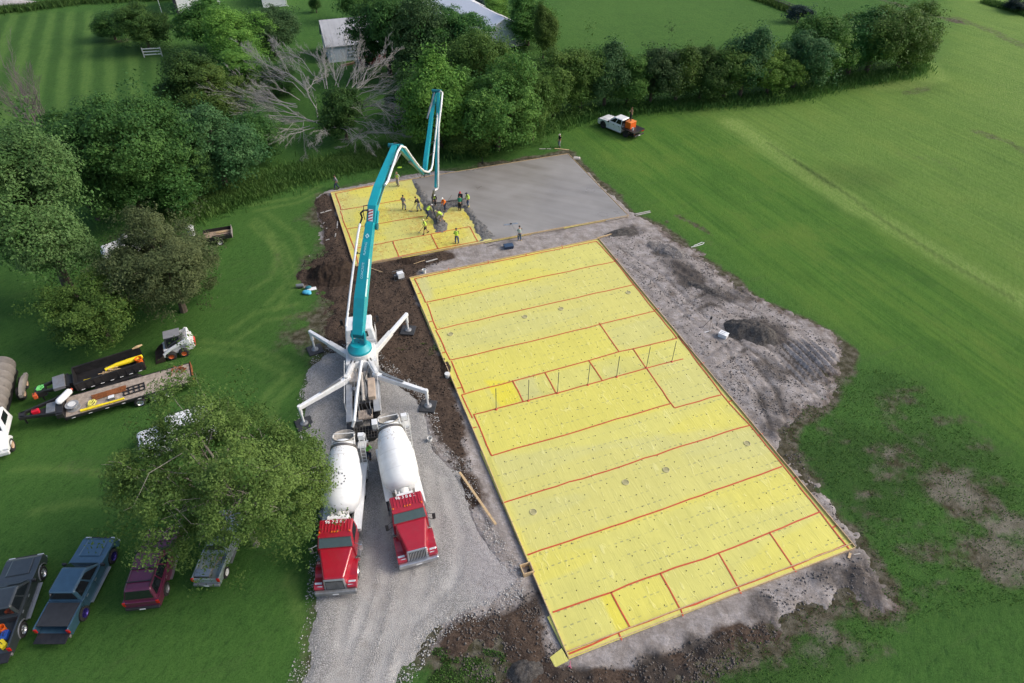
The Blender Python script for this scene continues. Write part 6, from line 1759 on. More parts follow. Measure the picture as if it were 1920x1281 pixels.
# ------------------------------------------------------------------ trailers and loader
def dump_trailer():
    a = at(138, 722, 1.65); b = at(268, 680, 1.65); d = b - a; rz = math.atan2(-d.y, -d.x)
    n = Vector((-d.y, d.x, 0)).normalized()
    mid = (a + b) / 2 + n * 1.08
    t = thing('dump_trailer', 'black high sided dump trailer with a gooseneck standing beside the small tree', 'trailer', (mid.x, mid.y, 0), rz)
    L = d.length / 2
    f = MB(); f.box(-L, L, -1.02, 1.02, .86, .94)
    for s in (-1, 1): f.box(-L, L, s * 1.0, s * 1.06, .94, 1.66); f.box(-L, L, s * .96, s * 1.10, 1.60, 1.68)
    f.box(L - .06, L, -1.0, 1.0, .94, 1.75)
    for s in (-1, 1):
        for x in np.linspace(-L + .2, L - .2, 9): f.box(x - .03, x + .03, s * 1.06, s * 1.10, .9, 1.6)
    f.build('dump_box', BLACKM, t, .01)
    c = MB(); c.box(-L, L + .5, -.5, -.38, .62, .84); c.box(-L, L + .5, .38, .5, .62, .84)
    for s in (-1, 1): c.box(-1.75, 1.25, s * 1.0, s * 1.34, .80, .84)
    c.hexa([(L + .1, -.55, .7), (L + .5, -.55, .7), (L + .5, .55, .7), (L + .1, .55, .7)], [(L + .1, -.55, 1.5), (L + .5, -.55, 1.5), (L + .5, .55, 1.5), (L + .1, .55, 1.5)])
    c.build('frame', BLACKM, t, .01)
    g = MB()
    for s in (-1, 1): g.beam((L + .3, s * .7, 1.4), (L + 2.3, s * .28, 1.35), .16, .24)
    g.box(L + 1.9, L + 2.6, -.42, .42, 1.0, 1.45); g.cyl((L + 2.35, 0, .35), (L + 2.35, 0, 1.2), .07, n=10)
    g.build('gooseneck', BLACKM, t, .02)
    MB().box(L + .55, L + 1.35, -.72, .72, 1.32, 1.62).build('tool_chest', mat('checker_plate', (.36, .37, .40), .35, .6, var=.15, dirt=(.3, .2, .15), dirt_amt=.5), t, .03)
    for x in (-1.35, -.45, .45):
        for s in (-1, 1): wheel(t, x - .2, s * 1.16, .39, .26, BLACKP, .55)
    lt = MB()
    for x in np.linspace(-L + .4, L - .4, 7): lt.box(x - .12, x + .12, -1.115, -1.105, .98, 1.03); lt.box(x - .12, x + .12, 1.105, 1.115, .98, 1.03)
    lt.build('reflector_strip', SIGNW, t)
    MB().tube([(L + .2, -1.0, .2), (L + .2, -1.0, .9)], .05, 8).build('jack', STEEL, t)
    H = t
    def L_(name, label, cat, x, y, z, r=0): return loose(name, label, cat, H, x, y, z, r)
    r = L_('plastic_roll', 'long crumpled yellow plastic roll lying in the black dump trailer', 'plastic roll', -.9, -.2, 1.05, .06)
    MB().tube([(-1.5, 0, .18), (-.6, .05, .22), (.3, -.03, .2), (1.2, .04, .17)], [.16, .2, .17, .13], 10).build('roll', BRIGHTY, r, smooth=True)
    r = L_('plastic_roll', 'short yellow plastic roll at the front end of the black dump trailer bed', 'plastic roll', 1.3, .35, .95, -.15)
    MB().tube([(-.5, 0, .12), (0, .02, .14), (.55, 0, .12)], .12, 10).build('roll', BRIGHTY, r, smooth=True)
    bucket('bucket', 'orange bucket at the rear of the black dump trailer', inbed(H, -2.1, .1, 1.0), ORANGE, .26, .45)
    r = L_('lumber_stack', 'loose boards and tools heaped in the black dump trailer', 'lumber', .2, .1, .95, .1); b_ = MB()
    for k in range(9): b_.obox((rnd.uniform(-.6, .6), rnd.uniform(-.5, .5), .06 + .035 * k), (rnd.uniform(.8, 1.6), .09, .035), rnd.uniform(-.5, .5), rnd.uniform(-.1, .1))
    b_.build('boards', lumber(), r)
    r = L_('rope_heap', 'neon green strap heap on the front of the dump trailer gooseneck', 'rope', L + 2.2, 0, 1.46)
    b_ = MB()
    for k in range(5): b_.tube([(.22 * math.cos(a + k) + rnd.uniform(-.05, .05), .18 * math.sin(a * 1.3 + k), .03 + .03 * k + .02 * math.sin(3 * a)) for a in np.linspace(0, 6.28, 16)], .028, 5)
    b_.build('strap', mat('neon_green', (.14, .55, .16), .6), r)
    r = L_('fuel_can', 'orange red can at the tip of the dump trailer gooseneck', 'fuel can', L + 2.62, .42, 1.1); MB().box(-.14, .14, -.2, .2, 0, .36).build('can', mat('can_rust', (.55, .10, .03), .5), r, .05); MB().tube([(0, -.1, .36), (0, -.1, .42), (0, .1, .42), (0, .1, .36)], .018, 6).build('handle', BLACKP, r)
    r = L_('straw_bundle', 'pale straw coloured bundle on the far rear corner of the black dump trailer', 'bundle', -2.3, -.95, 1.68, .2)
    b_ = MB(); b_.tube([(-.35, 0, .08), (0, .03, .12), (.4, 0, .08)], [.06, .11, .05], 8); b_.build('bundle', lumber(), r)


dump_trailer()


def flat_trailer():
    a = at(122, 785, .9); b = at(362, 716, .9); d = b - a; rz = math.atan2(-d.y, -d.x); n = Vector((-d.y, d.x, 0)).normalized()
    W2 = 1.2; mid = (a + b) / 2 + n * W2; L = d.length / 2
    t = thing('flatbed_trailer', 'long worn wooden flatbed trailer with a black gooseneck', 'trailer', (mid.x, mid.y, 0), rz)
    k = MB()
    for i in range(12): y = -W2 + .1 + (2 * W2 - .2) * (i + .5) / 12; k.box(-L + .1, L - .05, y - .092, y + .092, .84, .90)
    k.build('deck', WORN_WOOD, t)
    f = MB()
    for s in (-1, 1): f.box(-L, L, s * (W2 - .1), s * W2, .70, .91)
    f.box(-L, -L + .1, -W2, W2, .66, .91); f.box(L - .05, L + .02, -W2, W2, .66, .98)
    for s in (-.45, .45): f.box(-L, L, s - .06, s + .06, .42, .80)
    for x in np.linspace(-L + .5, L - .5, 9): f.box(x - .04, x + .04, -W2 + .1, W2 - .1, .70, .82)
    f.build('frame', BLACKM, t, .01)
    g = MB()
    for s in (-1, 1): g.beam((L, s * .95, 1.25), (L + 2.7, s * .2, 1.25), .14, .26)
    g.box(L, L + .45, -1.1, 1.1, .95, 1.32); g.box(L + 2.4, L + 2.8, -.3, .3, 1.1, 1.38); g.cyl((L + 2.6, 0, .45), (L + 2.6, 0, 1.2), .07, n=10)
    for s in (-1, 1): g.beam((L + .2, s * .9, .5), (L + .2, s * .9, 1.2), .12, .12)
    g.build('gooseneck', BLACKM, t, .02)
    MB().box(L + .5, L + 1.1, -.55, .55, 1.12, 1.3).build('tool_tray', STEEL, t, .02)
    r = MB(); 
    for x in np.linspace(-L + .5, L - .5, 8): r.box(x - .12, x + .12, W2, W2 + .008, .74, .79)
    r.build('reflector_strip', SIGNW, t)
    for x in (-1.75, -2.75, -.75)[:3]:
        for s in (-1, 1): wheel(t, x + .3, s * (W2 - .08), .38, .25, CHROME, .62)
    q = MB(); q.hexa([(-L - .05, -W2, .5), (-L, -W2, .5), (-L, W2, .5), (-L - .05, W2, .5)], [(-L - .04, -W2, 1.0), (-L, -W2, 1.0), (-L, W2, 1.0), (-L - .04, W2, 1.0)]); q.build('rear_rail', RUST, t)
    z = .90
    def L_(name, label, cat, x, y, zz=z, r=0): return loose(name, label, cat, t, x, y, zz, r)
    o = L_('gas_cylinder', 'white gas cylinder lying across the front of the wooden flatbed trailer', 'gas cylinder', L - .15, -.45, 1.32, .9)
    b_ = MB(); b_.lathe([(-.72, .02), (-.68, .13), (-.55, .24), (.55, .24), (.68, .13), (.72, .02)], (0, 0, .24), (1, 0, 0), 22, False); b_.build('tank', WHITE, o, smooth=True); MB().cyl((-.82, 0, .24), (-.68, 0, .24), .09, n=10).build('valve', mat('valve_red', (.4, .05, .02), .5), o)
    o = L_('cable_reel', 'grey round reel lying flat behind the white gas cylinder', 'reel', L - .55, .30, z)
    b_ = MB(); b_.cyl((0, 0, 0), (0, 0, .04), .46, n=28); b_.cyl((0, 0, .04), (0, 0, .34), .24, n=22); b_.cyl((0, 0, .34), (0, 0, .38), .46, n=28); b_.build('reel', mat('reel_grey', (.30, .31, .32), .5, .3), o, .01, smooth=True); MB().cyl((0, 0, .382), (0, 0, .43), .26, n=20).build('hub', WHITEW, o)
    o = L_('rebar_bundle', 'rusty bundle of steel bars lying on the wooden flatbed trailer', 'steel bars', L - 2.9, -.15, z, .04); b_ = MB()
    for k in range(26): y = -.30 + .024 * k; b_.cyl((-1.1 + rnd.uniform(-.12, .12), y, .04 + .05 * (k % 3)), (1.1 + rnd.uniform(-.12, .12), y + rnd.uniform(-.03, .03), .04 + .05 * ((k + 1) % 3)), .024, n=6)
    b_.build('bars', RUST, o)
    o = L_('steel_rack', 'black slotted steel rack lying on the middle of the flatbed trailer', 'rack', L - 4.6, .18, z, .05); b_ = MB()
    for y in (-.38, .38): b_.box(-.75, .75, y - .035, y + .035, 0, .09)
    for x in np.linspace(-.72, .72, 5): b_.box(x - .035, x + .035, -.36, .36, 0, .08)
    b_.box(-.7, .7, -.08, .02, .02, .09); b_.build('bars', BLACKM, o)
    for k, (x, lb) in enumerate(((L - 1.75, 'thick yellow roll at the near front edge of the flatbed trailer'), (L - 3.2, 'thin yellow roll behind the thick one along the flatbed edge'))):
        o = L_('plastic_roll', lb, 'plastic roll', x, .95, z, .0); MB().tube([(-.72, 0, .10), (0, .02, .10), (.72, 0, .10)], .10 - .02 * k, 10).build('roll', BRIGHTY, o, smooth=True)
    o = L_('rope_heap', 'heap of yellow rope on the flatbed trailer beside the yellow roll', 'rope', L - 1.75, .45); b_ = MB()
    for k in range(6): b_.tube([((.30 - .02 * k) * math.cos(a + k), (.26) * math.sin(a * 1.2 + k), .03 + .03 * k + .02 * math.sin(3 * a)) for a in np.linspace(0, 6.28, 16)], .024, 5)
    b_.build('rope', mat('rope_yellow', (.62, .60, .14), .7), o)
    o = L_('cooler', 'small white cooler box on the flatbed trailer by the rusty bars', 'cooler', L - 3.1, .55); MB().box(-.2, .2, -.14, .14, 0, .24).build('box', STEEL, o, .02); MB().box(-.21, .21, -.15, .15, .242, .29).build('lid', WHITE, o, .02)
    o = L_('fuel_can', 'red fuel can in the gooseneck of the flatbed trailer', 'fuel can', L + 1.75, 0, 1.12); MB().box(-.24, .24, -.16, .16, 0, .34).build('can', mat('can_red', (.55, .01, .03), .4), o, .06); MB().tube([(-.1, 0, .34), (-.1, 0, .4), (.1, 0, .4), (.1, 0, .34)], .02, 6).build('handle', BLACKP, o)
    gs = MB(); gs.box(L + 1.2, L + 2.2, -.36, .36, 1.08, 1.115); gs.build('gooseneck_floor', BLACKM, t)
    o = L_('scrap_pile', 'heap of chains and scrap at the rear end of the flatbed trailer', 'scrap', -L + .9, -.5); b_ = MB()
    for k in range(16): b_.obox((rnd.uniform(-.5, .5), rnd.uniform(-.35, .35), .04 + .012 * k), (rnd.uniform(.2, .7), .05, .05), rnd.uniform(0, 3), rnd.uniform(-.3, .3))
    b_.build('pieces', RUST, o)


flat_trailer()


def skid_steer():
    a = at(322, 667, .38); b = at(345, 661, .38); d = a - b; rz = math.atan2(d.y, d.x); n = Vector((d.y, -d.x, 0)).normalized()
    mid = (a + b) / 2; left = Vector((-math.sin(rz), math.cos(rz), 0))
    # the wheels seen are on the machine's left side
    c = mid - left * .72
    t = thing('skid_steer', 'white skid steer loader with a red rear and orange rims', 'loader', (c.x, c.y, 0), rz)
    bd = MB(); bd.prism([(.75, .38), (.95, .55), (.9, .95), (.3, 1.0), (-.35, 1.05), (-.75, 1.42), (-1.35, 1.34), (-1.42, .62), (-1.2, .4)], -.60, .60)
    bd.build('body', WHITEW, t, .04)
    MB().hexa([(-1.44, -.58, .66), (-.92, -.58, 1.36), (-.92, .58, 1.36), (-1.44, .58, .66)][::-1], [(-1.50, -.56, .70), (-1.06, -.56, 1.45), (-1.06, .56, 1.45), (-1.50, .56, .70)][::-1]).build('rear_grille', mat('loader_red', (.55, .06, .045), .5, var=.15), t, .03)
    lo = [(-.55, -.50, 1.0), (.72, -.50, 1.0), (.72, .50, 1.0), (-.55, .50, 1.0)]; hi = [(-.60, -.46, 1.98), (.52, -.46, 1.98), (.52, .46, 1.98), (-.60, .46, 1.98)]
    MB().hexa(lo, hi).build('cab', mat('cab_dark', (.05, .052, .055), .5), t, .04)
    MB().box(-.64, .58, -.50, .50, 1.982, 2.03).build('cab_roof', mat('roof_grey', (.22, .225, .24), .5, var=.15), t, .03)
    for s, q in ((-1, (lo[0], lo[1], hi[1], hi[0])), (1, (lo[2], lo[3], hi[3], hi[2]))): pane('window', t, q, .1, .9, .1, .9)
    pane('windshield', t, (lo[1], lo[2], hi[2], hi[1]), .08, .92, .08, .92)
    for s in (-1, 1):
        ar = MB(); y0, y1 = s * .66, s * .80
        ar.prism([(-1.22, 1.05), (-1.18, 1.62), (-.98, 1.75), (-.72, 1.60), (.35, 1.15), (1.02, .72), (1.02, .35), (.86, .35), (.84, .62), (.2, .98), (-.75, 1.26), (-.92, 1.05)], y0, y1)
        ar.build('lift_arm', WHITE, t, .03)
        MB().cyl((-.85, s * .62, .85), (-.15, s * .64, 1.12), .05, n=8).build('lift_cylinder', STEEL, t)
        for x in (-.48, .48): wheel(t, x, s * .74, .39, .28, mat('rim_orange', (.55, .12, .03), .6, var=.25), .52)
    MB().tube([(-1.1, -.7, 1.68), (-1.1, .7, 1.68)], .09, 10).build('cross_tube', WHITE, t, smooth=True)
    b2 = MB(); P = [(.98, .72), (1.0, .1), (1.1, .04), (1.75, .04), (1.75, .09), (1.14, .10), (1.06, .2), (1.05, .72)]
    b2.prism(P, -.86, .86)
    for s in (-1, 1): b2.prism([(1.02, .70), (1.02, .06), (1.72, .06), (1.45, .4)], s * .86, s * .83)
    b2.build('bucket', mat('bucket_brown', (.05, .035, .03), .6, .3, var=.35, dirt=(.14, .11, .09), dirt_amt=.6), t, .008)


skid_steer()


def utility_trailer():
    c = at(409, 442, .55); rz = R(200)
    t = thing('utility_trailer', 'small low sided wooden trailer behind the round olive tree', 'trailer', (c.x, c.y, 0), rz)
    m = mat('grey_boards', (.24, .215, .20), .9, var=.3, scale=6)
    f = MB(); f.box(-1.35, 1.35, -.85, .85, .55, .61); f.build('floor', mat('floor_boards', (.30, .22, .16), .9, var=.35, scale=7), t)
    f = MB()
    for s in (-1, 1): f.box(-1.35, 1.35, s * .85, s * .90, .55, .95)
    f.box(1.30, 1.35, -.85, .85, .62, .95); f.build('side_wall', BLACKM, t, .008)
    MB().box(-1.40, -1.35, -.9, .9, .55, 1.08).build('tailgate', m, t, .008)
    f = MB(); f.box(1.35, 2.5, -.05, .05, .45, .55); f.box(-1.3, 1.3, -.4, .4, .42, .52); f.build('frame', BLACKM, t)
    for s in (-1, 1):
        wheel(t, -.1, s * 1.0, .33, .2, WHITEW, .6); MB().box(-.5, .3, s * .9, s * 1.14, .70, .73).build('mudguard', BLACKM, t)
    o = loose('steel_rack', 'dark slotted rack lying in the small wooden trailer', 'rack', t, -.3, .35, .62); b_ = MB()
    for y in (-.2, .2): b_.box(-.85, .85, y - .03, y + .03, 0, .06)
    for x in np.linspace(-.8, .8, 7): b_.box(x - .03, x + .03, -.2, .2, 0, .06)
    b_.build('bars', BLACKM, o)
    o = loose('lumber_stack', 'a few loose boards along the far wall of the small wooden trailer', 'lumber', t, -.5, -.45, .62); b_ = MB()
    for k in range(5): b_.obox((rnd.uniform(-.2, .2), -.12 + .07 * k, .04 + .01 * k), (1.3, .06, .05), rnd.uniform(-.12, .12))
    b_.build('boards', lumber(), o)
    c = at(358, 434, .4); bucket('drum', 'white plastic drum glimpsed through the top of the round olive tree', (c.x, c.y, 0), WHITE, .38, .95, True)


utility_trailer()


def edge_truck():
    """truck cut by the left edge: white cab with a ribbed grey tank behind it"""
    c = at(-12, 788, 1.2); rz = R(-68)
    t = thing('tank_truck', 'white truck with a grey ribbed tank cut off by the left edge', 'truck', (c.x, c.y, 0), rz)
    lo = [(-.2, -1.1, .95), (1.9, -1.1, .95), (1.9, 1.1, .95), (-.2, 1.1, .95)]; hi = [(-.1, -1.0, 2.2), (1.3, -.98, 2.2), (1.3, .98, 2.2), (-.1, 1.0, 2.2)]
    MB().hexa(lo, hi).build('cab', WHITE, t, .1, seg=3)
    for s, q in ((-1, (lo[0], lo[1], hi[1], hi[0])), (1, (lo[2], lo[3], hi[3], hi[2]))): pane('window', t, q, .2, .8, .45, .9)
    pane('windshield', t, (lo[1], lo[2], hi[2], hi[1]), .07, .93, .42, .92)
    h = MB(); h.hexa([(1.7, -1.0, .7), (3.0, -.85, .7), (3.0, .85, .7), (1.7, 1.0, .7)], [(1.7, -.95, 1.5), (2.9, -.72, 1.3), (2.9, .72, 1.3), (1.7, .95, 1.5)]); h.build('hood', WHITE, t, .1, seg=3)
    for s in (-1, 1): f = MB(); f.prism([(2.9, .6), (2.95, .9)] + [(2.2 + .65 * math.cos(a), .55 + .62 * math.sin(a)) for a in np.linspace(.6, math.pi - .2, 8)] + [(1.5, .6)], s * .72, s * 1.18); f.build('fender', WHITE, t, .05)
    MB().box(2.9, 3.1, -1.15, 1.15, .42, .72).build('bumper', WHITEW, t, .05)
    k = MB(); pr = [(-.05, .05), (0, .75)]
    for i in range(6): x = .1 + i * .85; pr += [(x, .84), (x + .06, .88), (x + .12, .84)]
    pr += [(5.2, .8), (5.3, .05)]
    k.lathe(pr, (-.4, 0, 1.75), (-1, 0, 0), 30, False); k.build('tank', mat('tank_grey', (.18, .165, .15), .7, var=.2, dirt=(.16, .13, .11), dirt_amt=.5), t, smooth=True)
    g = MB(); g.box(-5.8, 2.6, -.5, .5, .6, .9); g.build('chassis', BLACKM, t)
    TAN = mat('rim_tan', (.42, .30, .20), .7, var=.2)
    for x, in ((2.2,), (-3.2,), (-4.4,)):
        for s in (-1, 1): wheel(t, x, s * .98, .5, .4, TAN, .58)
    for s in (-1, 1): f = MB(); f.prism([(-5.1, .9)] + [(-3.8 + 1.3 * math.cos(a), .62 + .55 * math.sin(a)) for a in np.linspace(math.pi, 0, 10)] + [(-2.5, .9)], s * 1.05, s * 1.28); f.build('mudguard', mat('tank_guard', (.28, .26, .24), .7, var=.2), t)


edge_truck()
# ------------------------------------------------------------------ people
SKIN = mat('skin', (.36, .19, .12), .6, var=.08)


def skin_obj(name, V, E, Rr, root, m, par, lev=2, grow=1.1):
    bm = bmesh.new(); lay = bm.verts.layers.skin.verify()
    vs = [bm.verts.new(v) for v in V]
    for i, v in enumerate(vs):
        r = Rr[i]; r = tuple(q * grow for q in r) if isinstance(r, tuple) else r * grow; v[lay].radius = r if isinstance(r, tuple) else (r, r)
        v[lay].use_root = (i == root)
    for a, b in E: bm.edges.new((vs[a], vs[b]))
    me = bpy.data.meshes.new(name); bm.to_mesh(me); bm.free()
    o = link(name, me, m, par)
    sk = o.modifiers.new('skin', 'SKIN'); sk.use_smooth_shade = True; sk.branch_smoothing = .6
    ss = o.modifiers.new('smooth', 'SUBSURF'); ss.levels = 1; ss.render_levels = lev
    return o


def ik(a, b, l1, l2, hint):
    a = Vector(a); b = Vector(b); d = b - a; L = min(max(d.length, .05), (l1 + l2) * .995)
    b = a + d.normalized() * L
    x = (l1 * l1 - l2 * l2 + L * L) / (2 * L); h = math.sqrt(max(l1 * l1 - x * x, 0))
    hv = Vector(hint); n = d.normalized(); hv = hv - n * hv.dot(n)
    return a + n * x + (hv.normalized() * h if hv.length > 1e-4 else Vector()), b


def person(label, foot, face, shirt, trousers, vest=None, hat=None, hair=(.03, .02, .015), lean=8, hl=(.12, .26, .86), hr=(.12, -.26, .86), fl=(.05, .11), fr=(-.05, -.11), crouch=0.0, sleeves=True, boots=(.05, .04, .03), bare=False, group='workers on the concrete pour', height=1.0, shorts=False):
    t = thing('person', label, 'person', foot, face, group)
    t.scale = (height,) * 3
    la = R(lean); hipz = .94 - crouch
    fw = lambda d, side=0.0: Vector((-crouch * .25 + d * math.sin(la), side, hipz + d * math.cos(la)))
    pel = fw(0); sp = fw(.26); ch = fw(.44); nk = fw(.58); hb = fw(.64) + Vector((.02, 0, 0)); hc = fw(.72) + Vector((.035, 0, 0)); ht = fw(.80) + Vector((.03, 0, 0))
    V = [pel, sp, ch, nk, hb, hc, ht]; E = [(i, i + 1) for i in range(6)]; Rr = [(.14, .105), (.125, .095), (.15, .105), .058, .062, (.078, .095), .055]
    V.append(hc + Vector((.105, 0, -.01))); E.append((5, 7)); Rr.append(.014)          # nose
    for s in (-1, 1): V.append(hc + Vector((0, s * .085, 0))); E.append((5, len(V) - 1)); Rr.append(.016)   # ears
    A = {}; Lg = {}
    for s, hd, ft in ((1, hl, fl), (-1, hr, fr)):
        sh = fw(.50, s * .17); el, wr = ik(sh, Vector(hd), .29, .26, (-.5, s * .5, -.4))
        i0 = len(V); V += [sh, el, wr]; Rr += [.062, .045, .030]; E += [(2, i0), (i0, i0 + 1), (i0 + 1, i0 + 2)]
        d = (wr - el).normalized(); sd = d.cross(Vector((0, 0, 1))); sd = sd.normalized() if sd.length > .1 else Vector((0, 1, 0)); dn = sd.cross(d)
        palm = wr + d * .07; ip = len(V); V.append(palm); Rr.append((.036, .017)); E.append((i0 + 2, ip))
        for k, (o_, ln) in enumerate(((-.028, .062), (-.010, .075), (.009, .070), (.027, .055))):
            b = palm + sd * o_ + d * .03; c = b + d * ln * .6 - dn * .012; e = c + d * ln * .25 - dn * .03
            j = len(V); V += [b, c, e]; Rr += [.0095, .0088, .007]; E += [(ip, j), (j, j + 1), (j + 1, j + 2)]
        b = wr + d * .035 + sd * .036 * s; c = b + d * .04 + sd * .012 * s; j = len(V); V += [b, c]; Rr += [.011, .009]; E += [(i0 + 2, j), (j, j + 1)]
        A[s] = (sh, el, wr)
        hp = pel + Vector((0, s * .095, -.04)); an = Vector((ft[0], ft[1], .09)); kn, an2 = ik(hp, an, .44, .44, (1, 0, .1))
        j = len(V); V += [hp, kn, an, an + Vector((.15, s * .02, -.055))]; Rr += [.085, .058, .042, (.042, .03)]; E += [(0, j), (j, j + 1), (j + 1, j + 2), (j + 2, j + 3)]
        Lg[s] = (hp, kn, an)
    skin_obj('body', V, E, Rr, 0, SKIN, t)
    def cloth(name, col, V, E, Rr, rough=.85): return skin_obj(name, V, E, Rr, 0, mat('cloth_%d_%d_%d' % tuple(int(c * 999) for c in col), col, rough, var=.22, scale=6), t, grow=1.24)
    if not bare:
        V = [sp, pel + Vector((0, 0, .04)), ch, nk - (nk - ch) * .25]; E = [(0, 1), (0, 2), (2, 3)]; Rr = [(.150, .122), (.160, .128), (.172, .128), .085]
        for s in (1, -1):
            sh, el, wr = A[s]; j = len(V); end = wr if sleeves else el
            V += [sh, sh.lerp(el, .75) if not sleeves else el] + ([el.lerp(wr, .85)] if sleeves else []); Rr += [.078, .060] + ([.046] if sleeves else []); E += [(2, j), (j, j + 1)] + ([(j + 1, j + 2)] if sleeves else [])
        cloth('shirt', shirt, V, E, Rr)
    V = [pel, pel + (sp - pel) * .3]; E = [(0, 1)]; Rr = [(.158, .128), (.15, .12)]
    for s in (1, -1):
        hp, kn, an = Lg[s]; j = len(V)
        V += [hp, kn] + ([] if shorts else [kn.lerp(an, .85)]); Rr += [.104, .076] + ([] if shorts else [.064]); E += [(0, j), (j, j + 1)] + ([] if shorts else [(j + 1, j + 2)])
    cloth('trousers', trousers, V, E, Rr)
    for s in (1, -1):
        hp, kn, an = Lg[s]
        cloth('boot', boots, [an + Vector((0, 0, .10)), an + Vector((-.02, 0, -.03)), an + Vector((.16, s * .02, -.05))], [(0, 1), (1, 2)], [.060, .058, (.052, .036)])
    if vest:
        V = [sp, pel + Vector((0, 0, .02)), ch]; E = [(0, 1), (0, 2)]; Rr = [(.168, .140), (.172, .142), (.186, .142)]
        for s in (1, -1): j = len(V); V.append(A[s][0] + Vector((0, s * .0, .015))); Rr.append(.085); E.append((2, j))
        cloth('vest', vest, V, E, Rr, .6)
    if hat:
        mb = MB(); up_ = (ht - hb).normalized()
        mb.lathe([(-.045, .108), (-.02, .112), (.03, .098), (.065, .06), (.08, .01)], hc + up_ * .045, up_, 16, False)
        mb.obox(hc + up_ * .015 + Vector((.135, 0, 0)), (.12, .15, .014), 0, la)
        mb.build('cap', mat('cap_%d_%d_%d' % tuple(int(c * 999) for c in hat), hat, .5), t, smooth=True)
    else:
        mb = MB(); mb.ball(hc + Vector((-.018, 0, .03)), (.092, .094, .095), 12, 8); mb.build('hair', mat('hair_%d' % int(hair[0] * 999), hair, .8), t, smooth=True)
    return t


HV = (.58, .93, .07); NAVY = (.022, .035, .075); GREYC = (.16, .17, .18); BLACKC = (.014, .014, .016); KHAKI = (.28, .24, .19)


def foot_at(px, py, z=.16):
    p = at(px, py, z); return (p.x, p.y, z)


F = R
TOOLS = mat('tool_handle', (.30, .22, .13), .7)


def tool(name, label, p0, p1, head=None, hw=.5, m=None, hm=None, r=.018):
    """long handled tool from p0 (top) to p1 (head), standing in its user's hands"""
    p0 = Vector(p0); p1 = Vector(p1)
    t = thing(name, label, 'tool', (p1.x, p1.y, 0))
    o = Vector((p1.x, p1.y, 0))
    MB().tube([p0 - o, p1 - o], r, 6).build('handle', m or TOOLS, t)
    d = p1 - p0; d.z = 0; d = d.normalized() if d.length > .05 else Vector((1, 0, 0)); s = Vector((-d.y, d.x, 0))
    if head: MB().beam(p1 - o - s * hw / 2, p1 - o + s * hw / 2, head, .03).build('head', hm or STEEL, t)
    return t


person('person in a grey shirt walking on the grass outside the left corner of the pour', foot_at(632.5, 354.5, 0), F(200), (.22, .22, .26), NAVY, lean=4, fl=(.28, .1), fr=(-.24, -.1), hl=(-.2, .26, .88), hr=(.25, -.24, .95))
person('person in lime vest and grey trousers at the back edge of the yellow sheet', foot_at(747, 348.5), F(250), (.4, .42, .3), (.27, .25, .25), vest=HV, hat=(.3, .2, .12), lean=4, hl=(.25, .12, 1.15), hr=(.25, -.1, 1.1))
person('person all in grey seen from behind, left of the hose on the yellow sheet', foot_at(757.5, 394), F(75), (.17, .18, .20), (.19, .19, .20), lean=6, fl=(.04, .16), fr=(0, -.16), hl=(.25, .18, .95), hr=(.32, -.12, .95), hair=(.02, .018, .016))
person('person in a black top and pale grey trousers bending over a rake', foot_at(787, 396), F(160), BLACKC, (.27, .28, .31), lean=30, hl=(.50, .10, .85), hr=(.42, -.12, .95), fl=(.15, .12), fr=(-.15, -.12), hair=(.015, .012, .01))
person('person in a lime vest guiding the end of the pump hose', foot_at(814.5, 386.5, .2), F(-70), BLACKC, BLACKC, vest=HV, hat=(.6, .62, .6), lean=30, hl=(.42, .16, .88), hr=(.38, -.16, .95))
person('person in an orange hooded shirt and navy trousers pulling concrete', foot_at(835.5, 395, .2), F(-130), (.85, .20, .025), NAVY, lean=26, hat=(.80, .78, .74), hl=(.46, .14, .75), hr=(.38, -.14, .85), fl=(.2, .12), fr=(-.2, -.14))
person('person in black with a red cap behind the screed board', foot_at(865, 384, .2), F(-100), (.03, .032, .05), NAVY, hat=(.45, .03, .04), lean=18, hl=(.38, .2, .75), hr=(.3, -.2, .82))
person('person in a green shirt and black trousers in front of the screed board', foot_at(862, 394.5, .18), F(80), (.012, .20, .11), BLACKC, lean=22, hl=(.40, .18, .70), hr=(.36, -.16, .75), hair=(.015, .012, .01))
person('person in a lime vest and blue jeans holding the right end of the screed', foot_at(879, 387.5, .2), F(-150), (.3, .4, .1), (.04, .07, .14), vest=HV, hat=(.02, .025, .06), lean=12, hl=(.36, .16, .78), hr=(.34, -.18, .8), boots=(.55, .45, .12))
person('person in a lime vest bending low beside the left side of the wet concrete', foot_at(801.5, 408, .17), F(40), (.25, .3, .08), NAVY, vest=HV, hat=(.6, .6, .6), lean=58, crouch=.06, hl=(.62, .14, .52), hr=(.55, -.16, .60), fl=(.16, .15), fr=(-.2, -.15), shorts=False)
person('person in a lime vest and shorts bending over the tip of the hose', foot_at(830, 417, .17), F(165), (.25, .3, .08), KHAKI, vest=HV, hat=(.62, .62, .3), lean=62, crouch=.05, hl=(.62, .12, .48), hr=(.55, -.14, .55), fl=(.14, .14), fr=(-.2, -.14), shorts=True)
person('person in a lime vest and black shorts carrying a long rake', foot_at(799.5, 438), F(200), (.3, .4, .1), BLACKC, vest=HV, hat=(.7, .7, .3), lean=14, hl=(.30, .18, .95), hr=(.20, -.30, 1.0), fl=(.28, .12), fr=(-.26, -.12), shorts=True)
person('person in a lime vest and blue jeans standing with his back to the big slab', foot_at(857, 457), F(95), (.35, .45, .12), (.035, .07, .16), vest=HV, hat=(.02, .02, .03), lean=3, fl=(0, .15), fr=(0, -.15), hl=(.22, .14, 1.02), hr=(.24, -.14, 1.02))
